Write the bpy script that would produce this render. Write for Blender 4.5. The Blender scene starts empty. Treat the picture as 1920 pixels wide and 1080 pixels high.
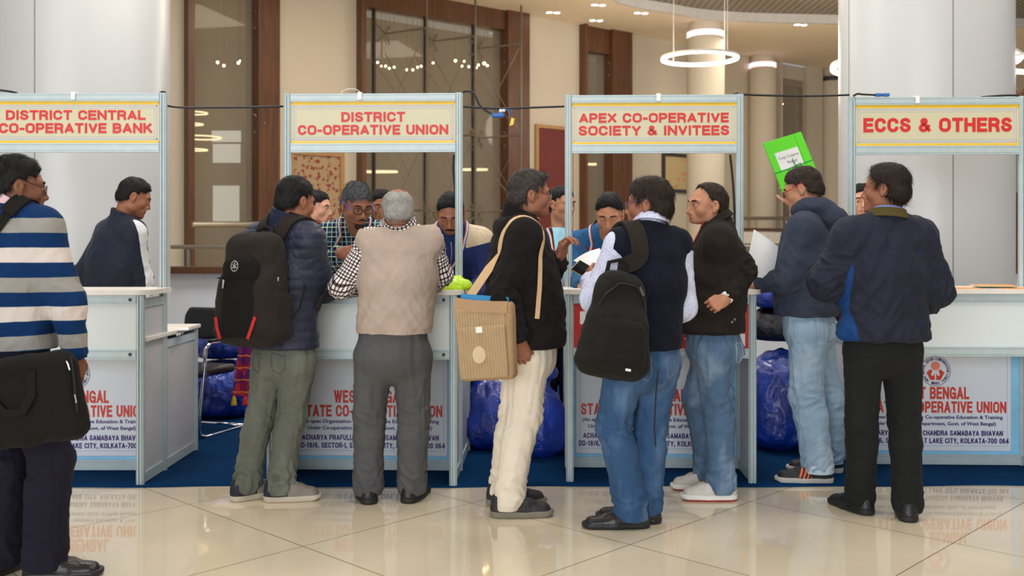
import bpy, bmesh, math, random
import numpy as np
from mathutils import Vector, Matrix
from mathutils.bvhtree import BVHTree

random.seed(7)
rng = np.random.default_rng(7)
SC = bpy.context.scene
COL = SC.collection
F, HC, CX, HY = 1866.67, 1.306, 960.0, 457.0     # 35 mm lens on a 1920 px wide frame, eye height, horizon
R_ = math.radians
A = lambda *v: np.array(v, float)


def J(px, py, Y):
    """point seen at (px, py) of the 1920x1080 frame, at distance Y"""
    return A((px - CX) / F * Y, Y, HC - (py - HY) / F * Y)


def nrm(v):
    v = np.asarray(v, float)
    return v / max(np.linalg.norm(v), 1e-9)


def lerp(a, b, t):
    return a + (b - a) * t


# ------------------------------------------------------------------ colour + materials
def lin(r, g, b, k=1.0):
    f = lambda c: (c / 255 / 12.92) if c / 255 <= 0.04045 else ((c / 255 + 0.055) / 1.055) ** 2.4
    return tuple(min(0.9, f(c) * k) for c in (r, g, b)) + (1.0,)


def c(r, g, b, k=1.35):
    return lin(r, g, b, k)


class NT:
    def __init__(s, name):
        s.m = bpy.data.materials.new(name)
        s.m.use_nodes = True
        s.t = s.m.node_tree
        s.b = s.t.nodes['Principled BSDF']
        s.out = s.t.nodes['Material Output']

    def n(s, typ, ins=None, **kw):
        nd = s.t.nodes.new(typ)
        for k, v in kw.items():
            setattr(nd, k, v)
        for k, v in (ins or {}).items():
            s.put(nd.inputs[k], v)
        return nd

    def put(s, sock, v):
        if isinstance(v, bpy.types.NodeSocket):
            s.t.links.new(v, sock)
        elif isinstance(v, bpy.types.Node):
            s.t.links.new(v.outputs[0], sock)
        else:
            sock.default_value = v

    def math(s, op, a, b=0.0, cc=None):
        nd = s.n('ShaderNodeMath', operation=op)
        s.put(nd.inputs[0], a); s.put(nd.inputs[1], b)
        if cc is not None: s.put(nd.inputs[2], cc)
        return nd.outputs[0]

    def mix(s, f, a, b, blend='MIX'):
        nd = s.n('ShaderNodeMix', data_type='RGBA', blend_type=blend)
        s.put(nd.inputs[0], f); s.put(nd.inputs[6], a); s.put(nd.inputs[7], b)
        return nd.outputs[2]

    def ramp(s, f, stops, interp='LINEAR'):
        nd = s.n('ShaderNodeValToRGB')
        s.put(nd.inputs[0], f)
        e = nd.color_ramp.elements
        nd.color_ramp.interpolation = interp
        while len(e) < len(stops): e.new(0.5)
        for i, (p, col) in enumerate(stops):
            e[i].position = p; e[i].color = col if len(col) == 4 else tuple(col) + (1,)
        return nd.outputs[0]

    def obj(s):
        return s.n('ShaderNodeTexCoord').outputs['Object']

    def attr(s, name, out='Fac'):
        return s.n('ShaderNodeAttribute', attribute_name=name).outputs[out]

    def xyz(s, v):
        nd = s.n('ShaderNodeSeparateXYZ'); s.put(nd.inputs[0], v)
        return nd.outputs

    def noise(s, vec, scale, detail=3, rough=0.55, scl=None):
        if scl is not None:
            mp = s.n('ShaderNodeMapping'); s.put(mp.inputs[0], vec); mp.inputs['Scale'].default_value = scl
            vec = mp.outputs[0]
        nd = s.n('ShaderNodeTexNoise', {'Scale': scale, 'Detail': detail, 'Roughness': rough})
        s.put(nd.inputs['Vector'], vec)
        return nd.outputs[0]

    def bump(s, h, strength=0.3, dist=0.002):
        nd = s.n('ShaderNodeBump', {'Strength': strength, 'Distance': dist})
        s.put(nd.inputs['Height'], h)
        s.put(s.b.inputs['Normal'], nd.outputs[0])

    def set(s, **kw):
        names = dict(col='Base Color', rough='Roughness', metal='Metallic', spec='Specular IOR Level', sheen='Sheen Weight',
                     coat='Coat Weight', coatr='Coat Roughness', trans='Transmission Weight', ior='IOR', alpha='Alpha', sss='Subsurface Weight')
        for k, v in kw.items():
            s.put(s.b.inputs[names[k]], v)
        return s


MATS = {}


def plain(name, col, rough=0.5, metal=0.0, var=0.06, vs=8.0, bump=None, **kw):
    if name in MATS: return MATS[name]
    m = NT(name)
    v = m.obj()
    n = m.noise(v, vs, 4)
    dark = tuple(x * (1 - var) for x in col[:3]) + (1,)
    lite = tuple(min(1, x * (1 + var)) for x in col[:3]) + (1,)
    m.set(col=m.ramp(n, [(0.3, dark), (0.7, lite)]), rough=rough, metal=metal, **kw)
    if bump: m.bump(m.noise(v, bump[0], 3), bump[1], bump[2] if len(bump) > 2 else 0.002)
    MATS[name] = m.m
    return m.m


def fabric(name, col, rough=0.85, var=0.12, weave=900.0, bump=0.25, wear=None, sheen=0.03, colfn=None, spec=0.10, crumple=.55):
    """cloth: base colour (or a colour from colfn), blotchy wear, woven micro relief"""
    if name in MATS: return MATS[name]
    m = NT(name)
    v = m.obj()
    base = colfn(m, v) if colfn else col
    n = m.noise(v, 6, 5, 0.6)
    k = m.ramp(n, [(0.25, (1 - var,) * 3), (0.75, (1 + var,) * 3)])
    out = m.mix(1.0, base, k, 'MULTIPLY')
    if wear:
        w = m.noise(v, 7, 3, 0.5, (1, 1, 0.45))
        out = m.mix(m.ramp(w, [(0.48, (0, 0, 0)), (0.75, (1, 1, 1))]), out, wear)
    m.set(col=out, rough=rough, sheen=sheen, spec=spec)
    h = m.math('ADD', m.math('MULTIPLY', m.noise(v, weave, 1), 0.35), m.noise(v, 60, 3))
    cr = m.n('ShaderNodeTexNoise', {'Scale': 9.0, 'Detail': 3.0, 'Roughness': .5, 'Distortion': 1.6})
    mp = m.n('ShaderNodeMapping'); m.put(mp.inputs[0], v); mp.inputs['Scale'].default_value = (1, 1, .6); m.put(cr.inputs['Vector'], mp.outputs[0])
    b0 = m.n('ShaderNodeBump', {'Strength': crumple, 'Distance': .02}); m.put(b0.inputs['Height'], cr.outputs[0])
    b1 = m.n('ShaderNodeBump', {'Strength': bump, 'Distance': .0025}); m.put(b1.inputs['Height'], h); m.put(b1.inputs['Normal'], b0.outputs[0])
    m.put(m.b.inputs['Normal'], b1.outputs[0])
    MATS[name] = m.m
    return m.m


def emit(name, col, strength):
    if name in MATS: return MATS[name]
    m = NT(name)
    m.set(col=(0.8, 0.8, 0.8, 1))
    m.b.inputs['Emission Color'].default_value = tuple(col) + (1,)
    m.b.inputs['Emission Strength'].default_value = strength
    MATS[name] = m.m
    return m.m


# ------------------------------------------------------------------ mesh + objects
class MB:
    """collects vertices and faces of one mesh"""
    def __init__(s):
        s.v, s.f, s.mi = [], [], []
        s.nv = 0

    def add(s, v, f, mi=0):
        v = np.asarray(v, float).reshape(-1, 3)
        s.v.append(v)
        for q in f: s.f.append(tuple(int(i) + s.nv for i in q)); s.mi.append(mi)
        s.nv += len(v)
        return s

    def box(s, x0, x1, y0, y1, z0, z1, mi=0, bev=0.0):
        if bev <= 0:
            v = [(x, y, z) for x in (x0, x1) for y in (y0, y1) for z in (z0, z1)]
            f = [(0, 1, 3, 2), (4, 6, 7, 5), (0, 4, 5, 1), (2, 3, 7, 6), (0, 2, 6, 4), (1, 5, 7, 3)]
            return s.add(v, f, mi)
        bm = bmesh.new()
        bmesh.ops.create_cube(bm, size=1.0)
        for q in bm.verts:
            q.co = ((x0 + x1) / 2 + q.co.x * (x1 - x0), (y0 + y1) / 2 + q.co.y * (y1 - y0), (z0 + z1) / 2 + q.co.z * (z1 - z0))
        bmesh.ops.bevel(bm, geom=bm.edges[:], offset=bev, segments=2, affect='EDGES', profile=0.6)
        bm.verts.index_update()
        v = [q.co[:] for q in bm.verts]; f = [[q.index for q in p.verts] for p in bm.faces]
        bm.free()
        return s.add(v, f, mi)

    def tube(s, pts, r, seg=8, closed=False, mi=0, flat=1.0):
        pts = [np.asarray(p, float) for p in pts]
        n = len(pts)
        rr = r if hasattr(r, '__len__') else [r] * n
        up = None
        V = []
        for i in range(n):
            a = pts[(i - 1) % n] if (closed or i > 0) else pts[i]
            b = pts[(i + 1) % n] if (closed or i < n - 1) else pts[i]
            t = nrm(b - a)
            if up is None:
                up = A(0, 0, 1) if abs(t[2]) < 0.9 else A(1, 0, 0)
            x = nrm(np.cross(t, up)); up = np.cross(x, t)
            for k in range(seg):
                an = 2 * math.pi * k / seg
                V.append(pts[i] + rr[i] * (math.cos(an) * x + flat * math.sin(an) * up))
        Fc = []
        m = n if closed else n - 1
        for i in range(m):
            for k in range(seg):
                a0 = i * seg + k; a1 = i * seg + (k + 1) % seg
                b0 = ((i + 1) % n) * seg + k; b1 = ((i + 1) % n) * seg + (k + 1) % seg
                Fc.append((a0, a1, b1, b0))
        if not closed:
            Fc.append(tuple(range(seg))[::-1]); Fc.append(tuple((n - 1) * seg + k for k in range(seg)))
        return s.add(V, Fc, mi)

    def prism(s, poly, z0, z1, axis='z', mi=0):
        """extrude a 2D polygon; axis z: (x,y), axis y: (x,z)"""
        n = len(poly)
        g = (lambda p, h: (p[0], p[1], h)) if axis == 'z' else (lambda p, h: (p[0], h, p[1]))
        V = [g(p, z0) for p in poly] + [g(p, z1) for p in poly]
        Fc = [tuple(range(n))[::-1], tuple(range(n, 2 * n))]
        for i in range(n):
            j = (i + 1) % n
            Fc.append((i, j, n + j, n + i))
        return s.add(V, Fc, mi)

    def lathe(s, prof, cx=0, cy=0, seg=48, mi=0):
        V, Fc = [], []
        n = len(prof)
        for k in range(seg):
            a = 2 * math.pi * k / seg
            for r, z in prof: V.append((cx + r * math.cos(a), cy + r * math.sin(a), z))
        for k in range(seg):
            k2 = (k + 1) % seg
            for i in range(n - 1):
                Fc.append((k * n + i, k2 * n + i, k2 * n + i + 1, k * n + i + 1))
        return s.add(V, Fc, mi)

    def ball(s, ctr, r, seg=12, mi=0):
        ctr = np.asarray(ctr, float); rr = np.asarray(r if hasattr(r, '__len__') else (r, r, r), float)
        V, Fc = [ctr + rr * A(0, 0, 1)], []
        h = seg // 2
        for i in range(1, h):
            for k in range(seg):
                t = math.pi * i / h; p = 2 * math.pi * k / seg
                V.append(ctr + rr * A(math.sin(t) * math.cos(p), math.sin(t) * math.sin(p), math.cos(t)))
        V.append(ctr - rr * A(0, 0, 1))
        for k in range(seg):
            Fc.append((0, 1 + k, 1 + (k + 1) % seg))
            for i in range(h - 2):
                a = 1 + i * seg
                Fc.append((a + k, a + seg + k, a + seg + (k + 1) % seg, a + (k + 1) % seg))
            a = 1 + (h - 2) * seg
            Fc.append((a + k, len(V) - 1, a + (k + 1) % seg))
        return s.add(V, Fc, mi)

    def ribbon(s, P, N, w, th, mi=0):
        P = np.asarray(P, float); N = np.asarray(N, float)
        n = len(P)
        ww = w if hasattr(w, '__len__') else [w] * n
        V, Fc = [], []
        for i in range(n):
            t = nrm(P[min(i + 1, n - 1)] - P[max(i - 1, 0)])
            sd = nrm(np.cross(t, N[i])); nn = nrm(np.cross(sd, t))
            for a, b in ((-1, 0), (1, 0), (1, 1), (-1, 1)):
                V.append(P[i] + sd * a * ww[i] / 2 + nn * b * th)
        for i in range(n - 1):
            for k in range(4):
                Fc.append((i * 4 + k, i * 4 + (k + 1) % 4, i * 4 + 4 + (k + 1) % 4, i * 4 + 4 + k))
        Fc.append((3, 2, 1, 0)); Fc.append(tuple((n - 1) * 4 + k for k in range(4)))
        return s.add(V, Fc, mi)

    def xf(s, M):
        M = np.asarray(M)
        s.v = [v @ M[:3, :3].T + M[:3, 3] for v in s.v]
        return s

    def build(s, name, mats, parent=None, smooth=False, loc=None, off=None, auto=None):
        V = np.concatenate(s.v) if s.v else np.zeros((0, 3))
        if off is not None: V = V - np.asarray(off)
        me = bpy.data.meshes.new(name)
        me.from_pydata(V.tolist(), [], s.f)
        mats = mats if isinstance(mats, (list, tuple)) else [mats]
        for m in mats: me.materials.append(m)
        if len(mats) > 1: me.polygons.foreach_set('material_index', s.mi)
        bm = bmesh.new(); bm.from_mesh(me)
        bmesh.ops.recalc_face_normals(bm, faces=bm.faces[:])
        bm.to_mesh(me); bm.free()
        if smooth: me.polygons.foreach_set('use_smooth', [True] * len(me.polygons))
        if auto:
            try: me.set_sharp_from_angle(angle=R_(auto))
            except Exception: pass
        return link(name, me, parent, loc)


def link(name, me, parent=None, loc=None):
    o = bpy.data.objects.new(name, me)
    COL.objects.link(o)
    if parent is not None: o.parent = parent
    if loc is not None: o.location = loc
    return o


def tag(o, label=None, cat=None, group=None, kind=None):
    for k, v in (('label', label), ('category', cat), ('group', group), ('kind', kind)):
        if v: o[k] = v
    return o


def empty(name, loc, rz=0.0, **kw):
    o = bpy.data.objects.new(name, None)
    COL.objects.link(o)
    o.location = loc; o.rotation_euler = (0, 0, rz)
    o.empty_display_size = 0.1
    return tag(o, **kw)


def struct(o):
    o['kind'] = 'structure'
    return o


def copy_tree(o, parent=None):
    q = o.copy(); COL.objects.link(q)
    if parent is not None: q.parent = parent
    for ch in list(o.children): copy_tree(ch, q)
    return q


def text_mb(s, x0, x1, z0, z1, y, bold=0.0, thick=0.0015, mb=None, keep=False):
    """lettering in the XZ plane, fitted into the box, front towards -Y"""
    cu = bpy.data.curves.new('t', 'FONT')
    cu.body = s; cu.size = 1.0; cu.offset = bold; cu.extrude = 0.0; cu.resolution_u = 3
    ob = bpy.data.objects.new('t', cu); COL.objects.link(ob)
    dg = bpy.context.evaluated_depsgraph_get()
    me = bpy.data.meshes.new_from_object(ob.evaluated_get(dg))
    bpy.data.objects.remove(ob); bpy.data.curves.remove(cu)
    V = np.array([v.co[:] for v in me.vertices]); Fc = [tuple(p.vertices) for p in me.polygons]
    bpy.data.meshes.remove(me)
    lo, hi = V.min(0), V.max(0)
    sx = (x1 - x0) / (hi[0] - lo[0]); sz = (z1 - z0) / (hi[1] - lo[1])
    n = len(V)
    W = np.zeros((n, 3)); W[:, 0] = x0 + (V[:, 0] - lo[0]) * sx; W[:, 2] = z0 + (V[:, 1] - lo[1]) * sz
    W[:, 1] = y - thick
    mb = mb or MB()
    # rim so that the letters have a thickness
    from collections import Counter
    ed = Counter()
    for q in Fc:
        for i in range(len(q)): ed[(q[i], q[(i + 1) % len(q)])] += 1
    B = W.copy(); B[:, 1] = y
    rim = [(a, b, n + b, n + a) for (a, b) in ed if (b, a) not in ed]
    mb.add(np.vstack([W, B]), list(Fc) + rim)
    return mb


# ------------------------------------------------------------------ numpy noise
_perm = rng.permutation(256); _perm = np.concatenate([_perm, _perm, _perm])
_grad = rng.normal(size=(256, 3)); _grad /= np.linalg.norm(_grad, axis=1)[:, None]


def pn(P):
    P = np.asarray(P, float)
    I = np.floor(P).astype(int); Fr = P - I
    U = Fr * Fr * Fr * (Fr * (Fr * 6 - 15) + 10)
    I &= 255
    out = 0
    for dx in (0, 1):
        for dy in (0, 1):
            for dz in (0, 1):
                h = _perm[_perm[_perm[I[:, 0] + dx] + I[:, 1] + dy] + I[:, 2] + dz]
                g = _grad[h]
                d = ((Fr - A(dx, dy, dz)) * g).sum(1)
                w = (U[:, 0] if dx else 1 - U[:, 0]) * (U[:, 1] if dy else 1 - U[:, 1]) * (U[:, 2] if dz else 1 - U[:, 2])
                out = out + d * w
    return out * 1.6


def ridge(P):
    return 1 - 2 * np.abs(pn(P))


# ------------------------------------------------------------------ distance fields
def ecap(a, b, ra, rb, u=None, clip=None):
    """capsule with elliptic sections: ra/rb = radius or (half width along u, half depth); clip = (point, normal) flat end"""
    a = np.asarray(a, np.float32); b = np.asarray(b, np.float32)
    wa, da = ra if hasattr(ra, '__len__') else (ra, ra)
    wb, db = rb if hasattr(rb, '__len__') else (rb, rb)
    ab = b - a; L = float(np.linalg.norm(ab))
    n = (ab / L) if L > 1e-6 else np.array([0, 0, 1], np.float32)
    if u is None: u = A(1, 0, 0) if abs(n[0]) < 0.8 else A(0, 1, 0)
    u = np.asarray(u, float); u = nrm(u - n * float(u @ n)); v = np.cross(n, u)
    M = max(wa, da, wb, db)
    lo = np.minimum(a, b) - M; hi = np.maximum(a, b) + M

    def f(X, Y, Z):
        x, y, z = X - a[0], Y - a[1], Z - a[2]
        q = x * n[0] + y * n[1] + z * n[2]
        t = np.clip(q / max(L, 1e-6), 0, 1)
        qn = q - t * L
        qu = x * u[0] + y * u[1] + z * u[2]
        qv = x * v[0] + y * v[1] + z * v[2]
        W = wa + (wb - wa) * t; Dd = da + (db - da) * t; E = np.minimum(W, Dd)
        k0 = np.sqrt((qu / W) ** 2 + (qv / Dd) ** 2 + (qn / E) ** 2) + 1e-6
        k1 = np.sqrt((qu / W ** 2) ** 2 + (qv / Dd ** 2) ** 2 + (qn / E ** 2) ** 2) + 1e-6
        d = k0 * (k0 - 1) / k1
        if clip is not None:
            p, m = clip
            d = np.maximum(d, (X - p[0]) * m[0] + (Y - p[1]) * m[1] + (Z - p[2]) * m[2])
        return d
    return f, lo, hi


def ell(ctr, r):
    ctr = np.asarray(ctr, float); r = np.asarray(r if hasattr(r, '__len__') else (r, r, r), float)

    def f(X, Y, Z):
        x, y, z = X - ctr[0], Y - ctr[1], Z - ctr[2]
        k0 = np.sqrt((x / r[0]) ** 2 + (y / r[1]) ** 2 + (z / r[2]) ** 2) + 1e-6
        k1 = np.sqrt((x / r[0] ** 2) ** 2 + (y / r[1] ** 2) ** 2 + (z / r[2] ** 2) ** 2) + 1e-6
        return k0 * (k0 - 1) / k1
    return f, ctr - r, ctr + r


def rbox(ctr, half, rad, taper=0.0, tapery=0.0):
    ctr = np.asarray(ctr, float); half = np.asarray(half, float)

    def f(X, Y, Z):
        z = Z - ctr[2]
        k = 1 - taper * np.clip(z / half[2], -1, 1)
        k2 = 1 - tapery * np.clip(z / half[2], -1, 1)
        qx = np.abs((X - ctr[0]) / k) - half[0] + rad
        qy = np.abs((Y - ctr[1]) / k2) - half[1] + rad
        qz = np.abs(z) - half[2] + rad
        return np.sqrt(np.maximum(qx, 0) ** 2 + np.maximum(qy, 0) ** 2 + np.maximum(qz, 0) ** 2) + np.minimum(np.maximum(qx, np.maximum(qy, qz)), 0) - rad
    return f, ctr - half * 1.3, ctr + half * 1.3


class Fld:
    def __init__(s, lo, hi, h):
        s.lo = np.asarray(lo, float) - 2 * h; s.h = h
        s.n = np.ceil((np.asarray(hi, float) + 2 * h - s.lo) / h).astype(int) + 1
        s.ax = [(s.lo[i] + h * np.arange(s.n[i])).astype(np.float32) for i in range(3)]
        s.D = np.full(tuple(s.n), 0.5, np.float32)

    def _sl(s, lo, hi, pad):
        i0 = np.clip(np.floor((lo - pad - s.lo) / s.h).astype(int), 0, s.n - 1)
        i1 = np.clip(np.ceil((hi + pad - s.lo) / s.h).astype(int) + 1, i0 + 1, s.n)
        return tuple(slice(int(a), int(b)) for a, b in zip(i0, i1))

    def add(s, prim, k=0.02, sub=False):
        f, lo, hi = prim
        sl = s._sl(lo, hi, k + 2.5 * s.h)
        X = s.ax[0][sl[0]][:, None, None]; Y = s.ax[1][sl[1]][None, :, None]; Z = s.ax[2][sl[2]][None, None, :]
        d = f(X, Y, Z).astype(np.float32)
        D = s.D[sl]
        if sub:
            d = -d
            h = np.maximum(k - np.abs(D - d), 0) / max(k, 1e-6)
            s.D[sl] = np.maximum(D, d) + h * h * k * 0.25
        else:
            h = np.maximum(k - np.abs(D - d), 0) / max(k, 1e-6)
            s.D[sl] = np.minimum(D, d) - h * h * k * 0.25
        return s

    def cut(s, p, n):
        """remove the half space in front of (p, n)"""
        n = nrm(n)
        d = (s.ax[0][:, None, None] - p[0]) * n[0] + (s.ax[1][None, :, None] - p[1]) * n[1] + (s.ax[2][None, None, :] - p[2]) * n[2]
        s.D = np.maximum(s.D, d.astype(np.float32))
        return s

    def inter(s, fn):
        s.D = np.maximum(s.D, fn(s.ax[0][:, None, None], s.ax[1][None, :, None], s.ax[2][None, None, :]).astype(np.float32))
        return s

    def extract(s):
        D = s.D.copy()
        for ax in range(3):                      # closed at the border
            for e in (0, -1):
                ix = [slice(None)] * 3; ix[ax] = e
                D[tuple(ix)] = np.maximum(D[tuple(ix)], 1e-4)
        S = D < 0
        n = D.shape
        cs = np.zeros((n[0] - 1, n[1] - 1, n[2] - 1), np.int8)
        offs = [(a, b, cc) for a in (0, 1) for b in (0, 1) for cc in (0, 1)]
        for a, b, cc in offs: cs += S[a:n[0] - 1 + a, b:n[1] - 1 + b, cc:n[2] - 1 + cc]
        act = (cs > 0) & (cs < 8)
        I = np.argwhere(act)
        idx = np.full(act.shape, -1, np.int32); idx[act] = np.arange(len(I))
        V8 = {o: D[I[:, 0] + o[0], I[:, 1] + o[1], I[:, 2] + o[2]] for o in offs}
        acc = np.zeros((len(I), 3)); cnt = np.zeros(len(I))
        for o in offs:
            for ax in range(3):
                if o[ax] == 0:
                    o2 = list(o); o2[ax] = 1; o2 = tuple(o2)
                    v0, v1 = V8[o], V8[o2]
                    m = (v0 < 0) != (v1 < 0)
                    t = v0[m] / (v0[m] - v1[m])
                    p = np.tile(np.array(o, float), (int(m.sum()), 1)); p[:, ax] = t
                    acc[m] += p; cnt[m] += 1
        V = s.lo + s.h * (I + acc / cnt[:, None])
        Q = []
        for ax in range(3):
            b, cc = (ax + 1) % 3, (ax + 2) % 3
            s0 = [slice(None)] * 3; s1 = [slice(None)] * 3
            s0[ax] = slice(0, -1); s1[ax] = slice(1, None)
            S0, S1 = S[tuple(s0)], S[tuple(s1)]
            E = np.argwhere(S0 != S1)
            ok = (E[:, b] > 0) & (E[:, b] < n[b] - 1) & (E[:, cc] > 0) & (E[:, cc] < n[cc] - 1)
            E = E[ok]
            ins = S0[E[:, 0], E[:, 1], E[:, 2]]
            q = []
            for db, dc in ((-1, -1), (0, -1), (0, 0), (-1, 0)):
                G = E.copy(); G[:, b] += db; G[:, cc] += dc
                q.append(idx[G[:, 0], G[:, 1], G[:, 2]])
            q = np.stack(q, 1)
            q[~ins] = q[~ins][:, ::-1]
            Q.append(q)
        return V, np.concatenate(Q)


def vnormals(V, Q):
    a = V[Q[:, 2]] - V[Q[:, 0]]; b = V[Q[:, 3]] - V[Q[:, 1]]
    fn = np.cross(a, b)
    N = np.zeros_like(V)
    for k in range(4):
        for i in range(3):
            N[:, i] += np.bincount(Q[:, k], weights=fn[:, i], minlength=len(V))
    return N / np.maximum(np.linalg.norm(N, axis=1), 1e-9)[:, None]


def relax(V, Q, it=1, lam=0.5):
    for _ in range(it):
        S = np.zeros_like(V); n = np.zeros(len(V))
        for k in range(4):
            for o in (1, 3):
                t = Q[:, (k + o) % 4]
                for i in range(3): S[:, i] += np.bincount(Q[:, k], weights=V[t, i], minlength=len(V))
                n += np.bincount(Q[:, k], minlength=len(V))
        V = V + lam * (S / np.maximum(n, 1)[:, None] - V)
    return V


def qmesh(name, V, Q, mats, parent=None, off=None, attrs=None, fmat=None):
    """mesh from quads (numpy), smooth shaded"""
    if off is not None: V = V - np.asarray(off, float)
    me = bpy.data.meshes.new(name)
    me.vertices.add(len(V)); me.vertices.foreach_set('co', V.astype(np.float32).ravel())
    me.loops.add(Q.size); me.loops.foreach_set('vertex_index', Q.astype(np.int32).ravel())
    me.polygons.add(len(Q))
    me.polygons.foreach_set('loop_start', np.arange(0, Q.size, 4, dtype=np.int32))
    try: me.polygons.foreach_set('loop_total', np.full(len(Q), 4, np.int32))
    except Exception: pass
    mats = mats if isinstance(mats, (list, tuple)) else [mats]
    for m in mats: me.materials.append(m)
    if fmat is not None: me.polygons.foreach_set('material_index', fmat.astype(np.int32))
    me.update(calc_edges=True)
    me.polygons.foreach_set('use_smooth', np.ones(len(Q), bool))
    for k, v in (attrs or {}).items():
        v = np.asarray(v, np.float32)
        if v.ndim == 1:
            at = me.attributes.new(k, 'FLOAT', 'POINT'); at.data.foreach_set('value', v)
        else:
            at = me.attributes.new(k, 'FLOAT_VECTOR', 'POINT'); at.data.foreach_set('vector', v.ravel())
    return link(name, me, parent)


def rotm(yaw, pitch=0.0, roll=0.0):
    """columns: right, forward, up. yaw 0 = +Y, +90 = -X; pitch>0 looks down; roll>0 tilts to its right"""
    return np.array(Matrix.Rotation(R_(yaw), 3, 'Z') @ Matrix.Rotation(R_(-pitch), 3, 'X') @ Matrix.Rotation(R_(roll), 3, 'Y'))
# ------------------------------------------------------------------ heavy block capitals drawn with strokes
def _arc(cx, cy, rx, ry, a0, a1, n=10):
    return [(cx + rx * math.cos(R_(a0 + (a1 - a0) * i / n)), cy + ry * math.sin(R_(a0 + (a1 - a0) * i / n))) for i in range(n + 1)]


_O = lambda rx=.5: [_arc(.5, .70, .5, .30, 0, 180)[:-1] + _arc(.5, .30, .5, .30, 180, 360) + [(1, .70)]]
GLYPH = {
    'A': (.78, [[(.0, 0), (.5, 1)], [(.5, 1), (1, 0)], [(.2, .27), (.8, .27)]]),
    'B': (.72, [[(0, 0), (0, 1)], [(0, 1), (.6, 1)] + _arc(.6, .76, .36, .24, 90, -90) + [(0, .52)], [(0, 0), (.62, 0)] + _arc(.62, .26, .38, .26, -90, 90)]),
    'C': (.74, [_arc(.5, .68, .5, .32, 10, 180) + _arc(.5, .32, .5, .32, 180, 350)]),
    'D': (.74, [[(0, 0), (0, 1)], [(0, 1), (.42, 1)] + _arc(.42, .62, .58, .38, 90, 0) + _arc(.42, .38, .58, .38, 0, -90) + [(0, 0)]]),
    'E': (.66, [[(0, 0), (0, 1)], [(0, 1), (1, 1)], [(0, .52), (.9, .52)], [(0, 0), (1, 0)]]),
    'F': (.62, [[(0, 0), (0, 1)], [(0, 1), (1, 1)], [(0, .5), (.85, .5)]]),
    'G': (.78, [_arc(.5, .68, .5, .32, 15, 180) + _arc(.5, .32, .5, .32, 180, 330), [(.55, .44), (1, .44)], [(1, .44), (1, 0)]]),
    'H': (.74, [[(0, 0), (0, 1)], [(1, 0), (1, 1)], [(0, .52), (1, .52)]]),
    'I': (.24, [[(.5, 0), (.5, 1)]]),
    'K': (.76, [[(0, 0), (0, 1)], [(0, .36), (.92, 1)], [(.36, .60), (1, 0)]]),
    'L': (.62, [[(0, 0), (0, 1)], [(0, 0), (1, 0)]]),
    'M': (.86, [[(0, 0), (0, 1)], [(0, 1), (.5, .12)], [(.5, .12), (1, 1)], [(1, 0), (1, 1)]]),
    'N': (.76, [[(0, 0), (0, 1)], [(0, 1), (1, 0)], [(1, 0), (1, 1)]]),
    'O': (.78, _O()),
    'P': (.70, [[(0, 0), (0, 1)], [(0, 1), (.62, 1)] + _arc(.62, .72, .38, .28, 90, -90) + [(0, .44)]]),
    'R': (.74, [[(0, 0), (0, 1)], [(0, 1), (.60, 1)] + _arc(.60, .74, .38, .26, 90, -90) + [(0, .48)], [(.58, .46), (.90, .30)], [(.88, .34), (.96, 0)]]),
    'S': (.70, [_arc(.5, .75, .48, .25, 15, 180) + [(.10, .62), (.5, .52), (.90, .40)] + _arc(.5, .26, .5, .26, 20, -180)]),
    'T': (.70, [[(0, 1), (1, 1)], [(.5, 0), (.5, 1)]]),
    'U': (.74, [[(0, 1), (0, .32)] + _arc(.5, .32, .5, .32, 180, 360) + [(1, 1)]]),
    'V': (.74, [[(0, 1), (.5, 0)], [(.5, 0), (1, 1)]]),
    'W': (1.0, [[(0, 1), (.25, 0)], [(.25, 0), (.5, 1)], [(.5, 1), (.75, 0)], [(.75, 0), (1, 1)]]),
    'X': (.76, [[(0, 0), (1, 1)], [(0, 1), (1, 0)]]),
    'Y': (.74, [[(0, 1), (.5, .42)], [(1, 1), (.5, .42)], [(.5, 0), (.5, .42)]]),
    '&': (.82, [[(1, .0), (.22, .74)] + _arc(.42, .83, .22, .17, 200, -20) + [(.55, .62), (.12, .40)] + _arc(.36, .22, .34, .22, 140, 300) + [(.75, .16), (.92, .44)]]),
    '-': (.40, [[(.0, .40), (1, .40)]]), '/': (.42, [[(0, 0), (1, 1)]]), ',': (.24, [[(.5, .06), (.3, -.16)]]),
    '0': (.66, _O()), '1': (.42, [[(.7, 0), (.7, 1)], [(.7, .98), (.0, .74)]]),
    '4': (.70, [[(.74, 0), (.74, 1)], [(.74, 1), (0, .30)], [(0, .26), (1, .26)]]),
    '6': (.66, [_arc(.5, .30, .5, .30, 0, 360, 18), _arc(.56, .62, .56, .38, 180, 60), [(0, .30), (0, .62)]]),
    '7': (.62, [[(0, 1), (1, 1)], [(1, 1), (.35, 0)]]),
    '8': (.66, [_arc(.5, .75, .42, .25, 0, 360, 18), _arc(.5, .26, .5, .26, 0, 360, 18)]),
    ' ': (.34, []),
}


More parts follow.
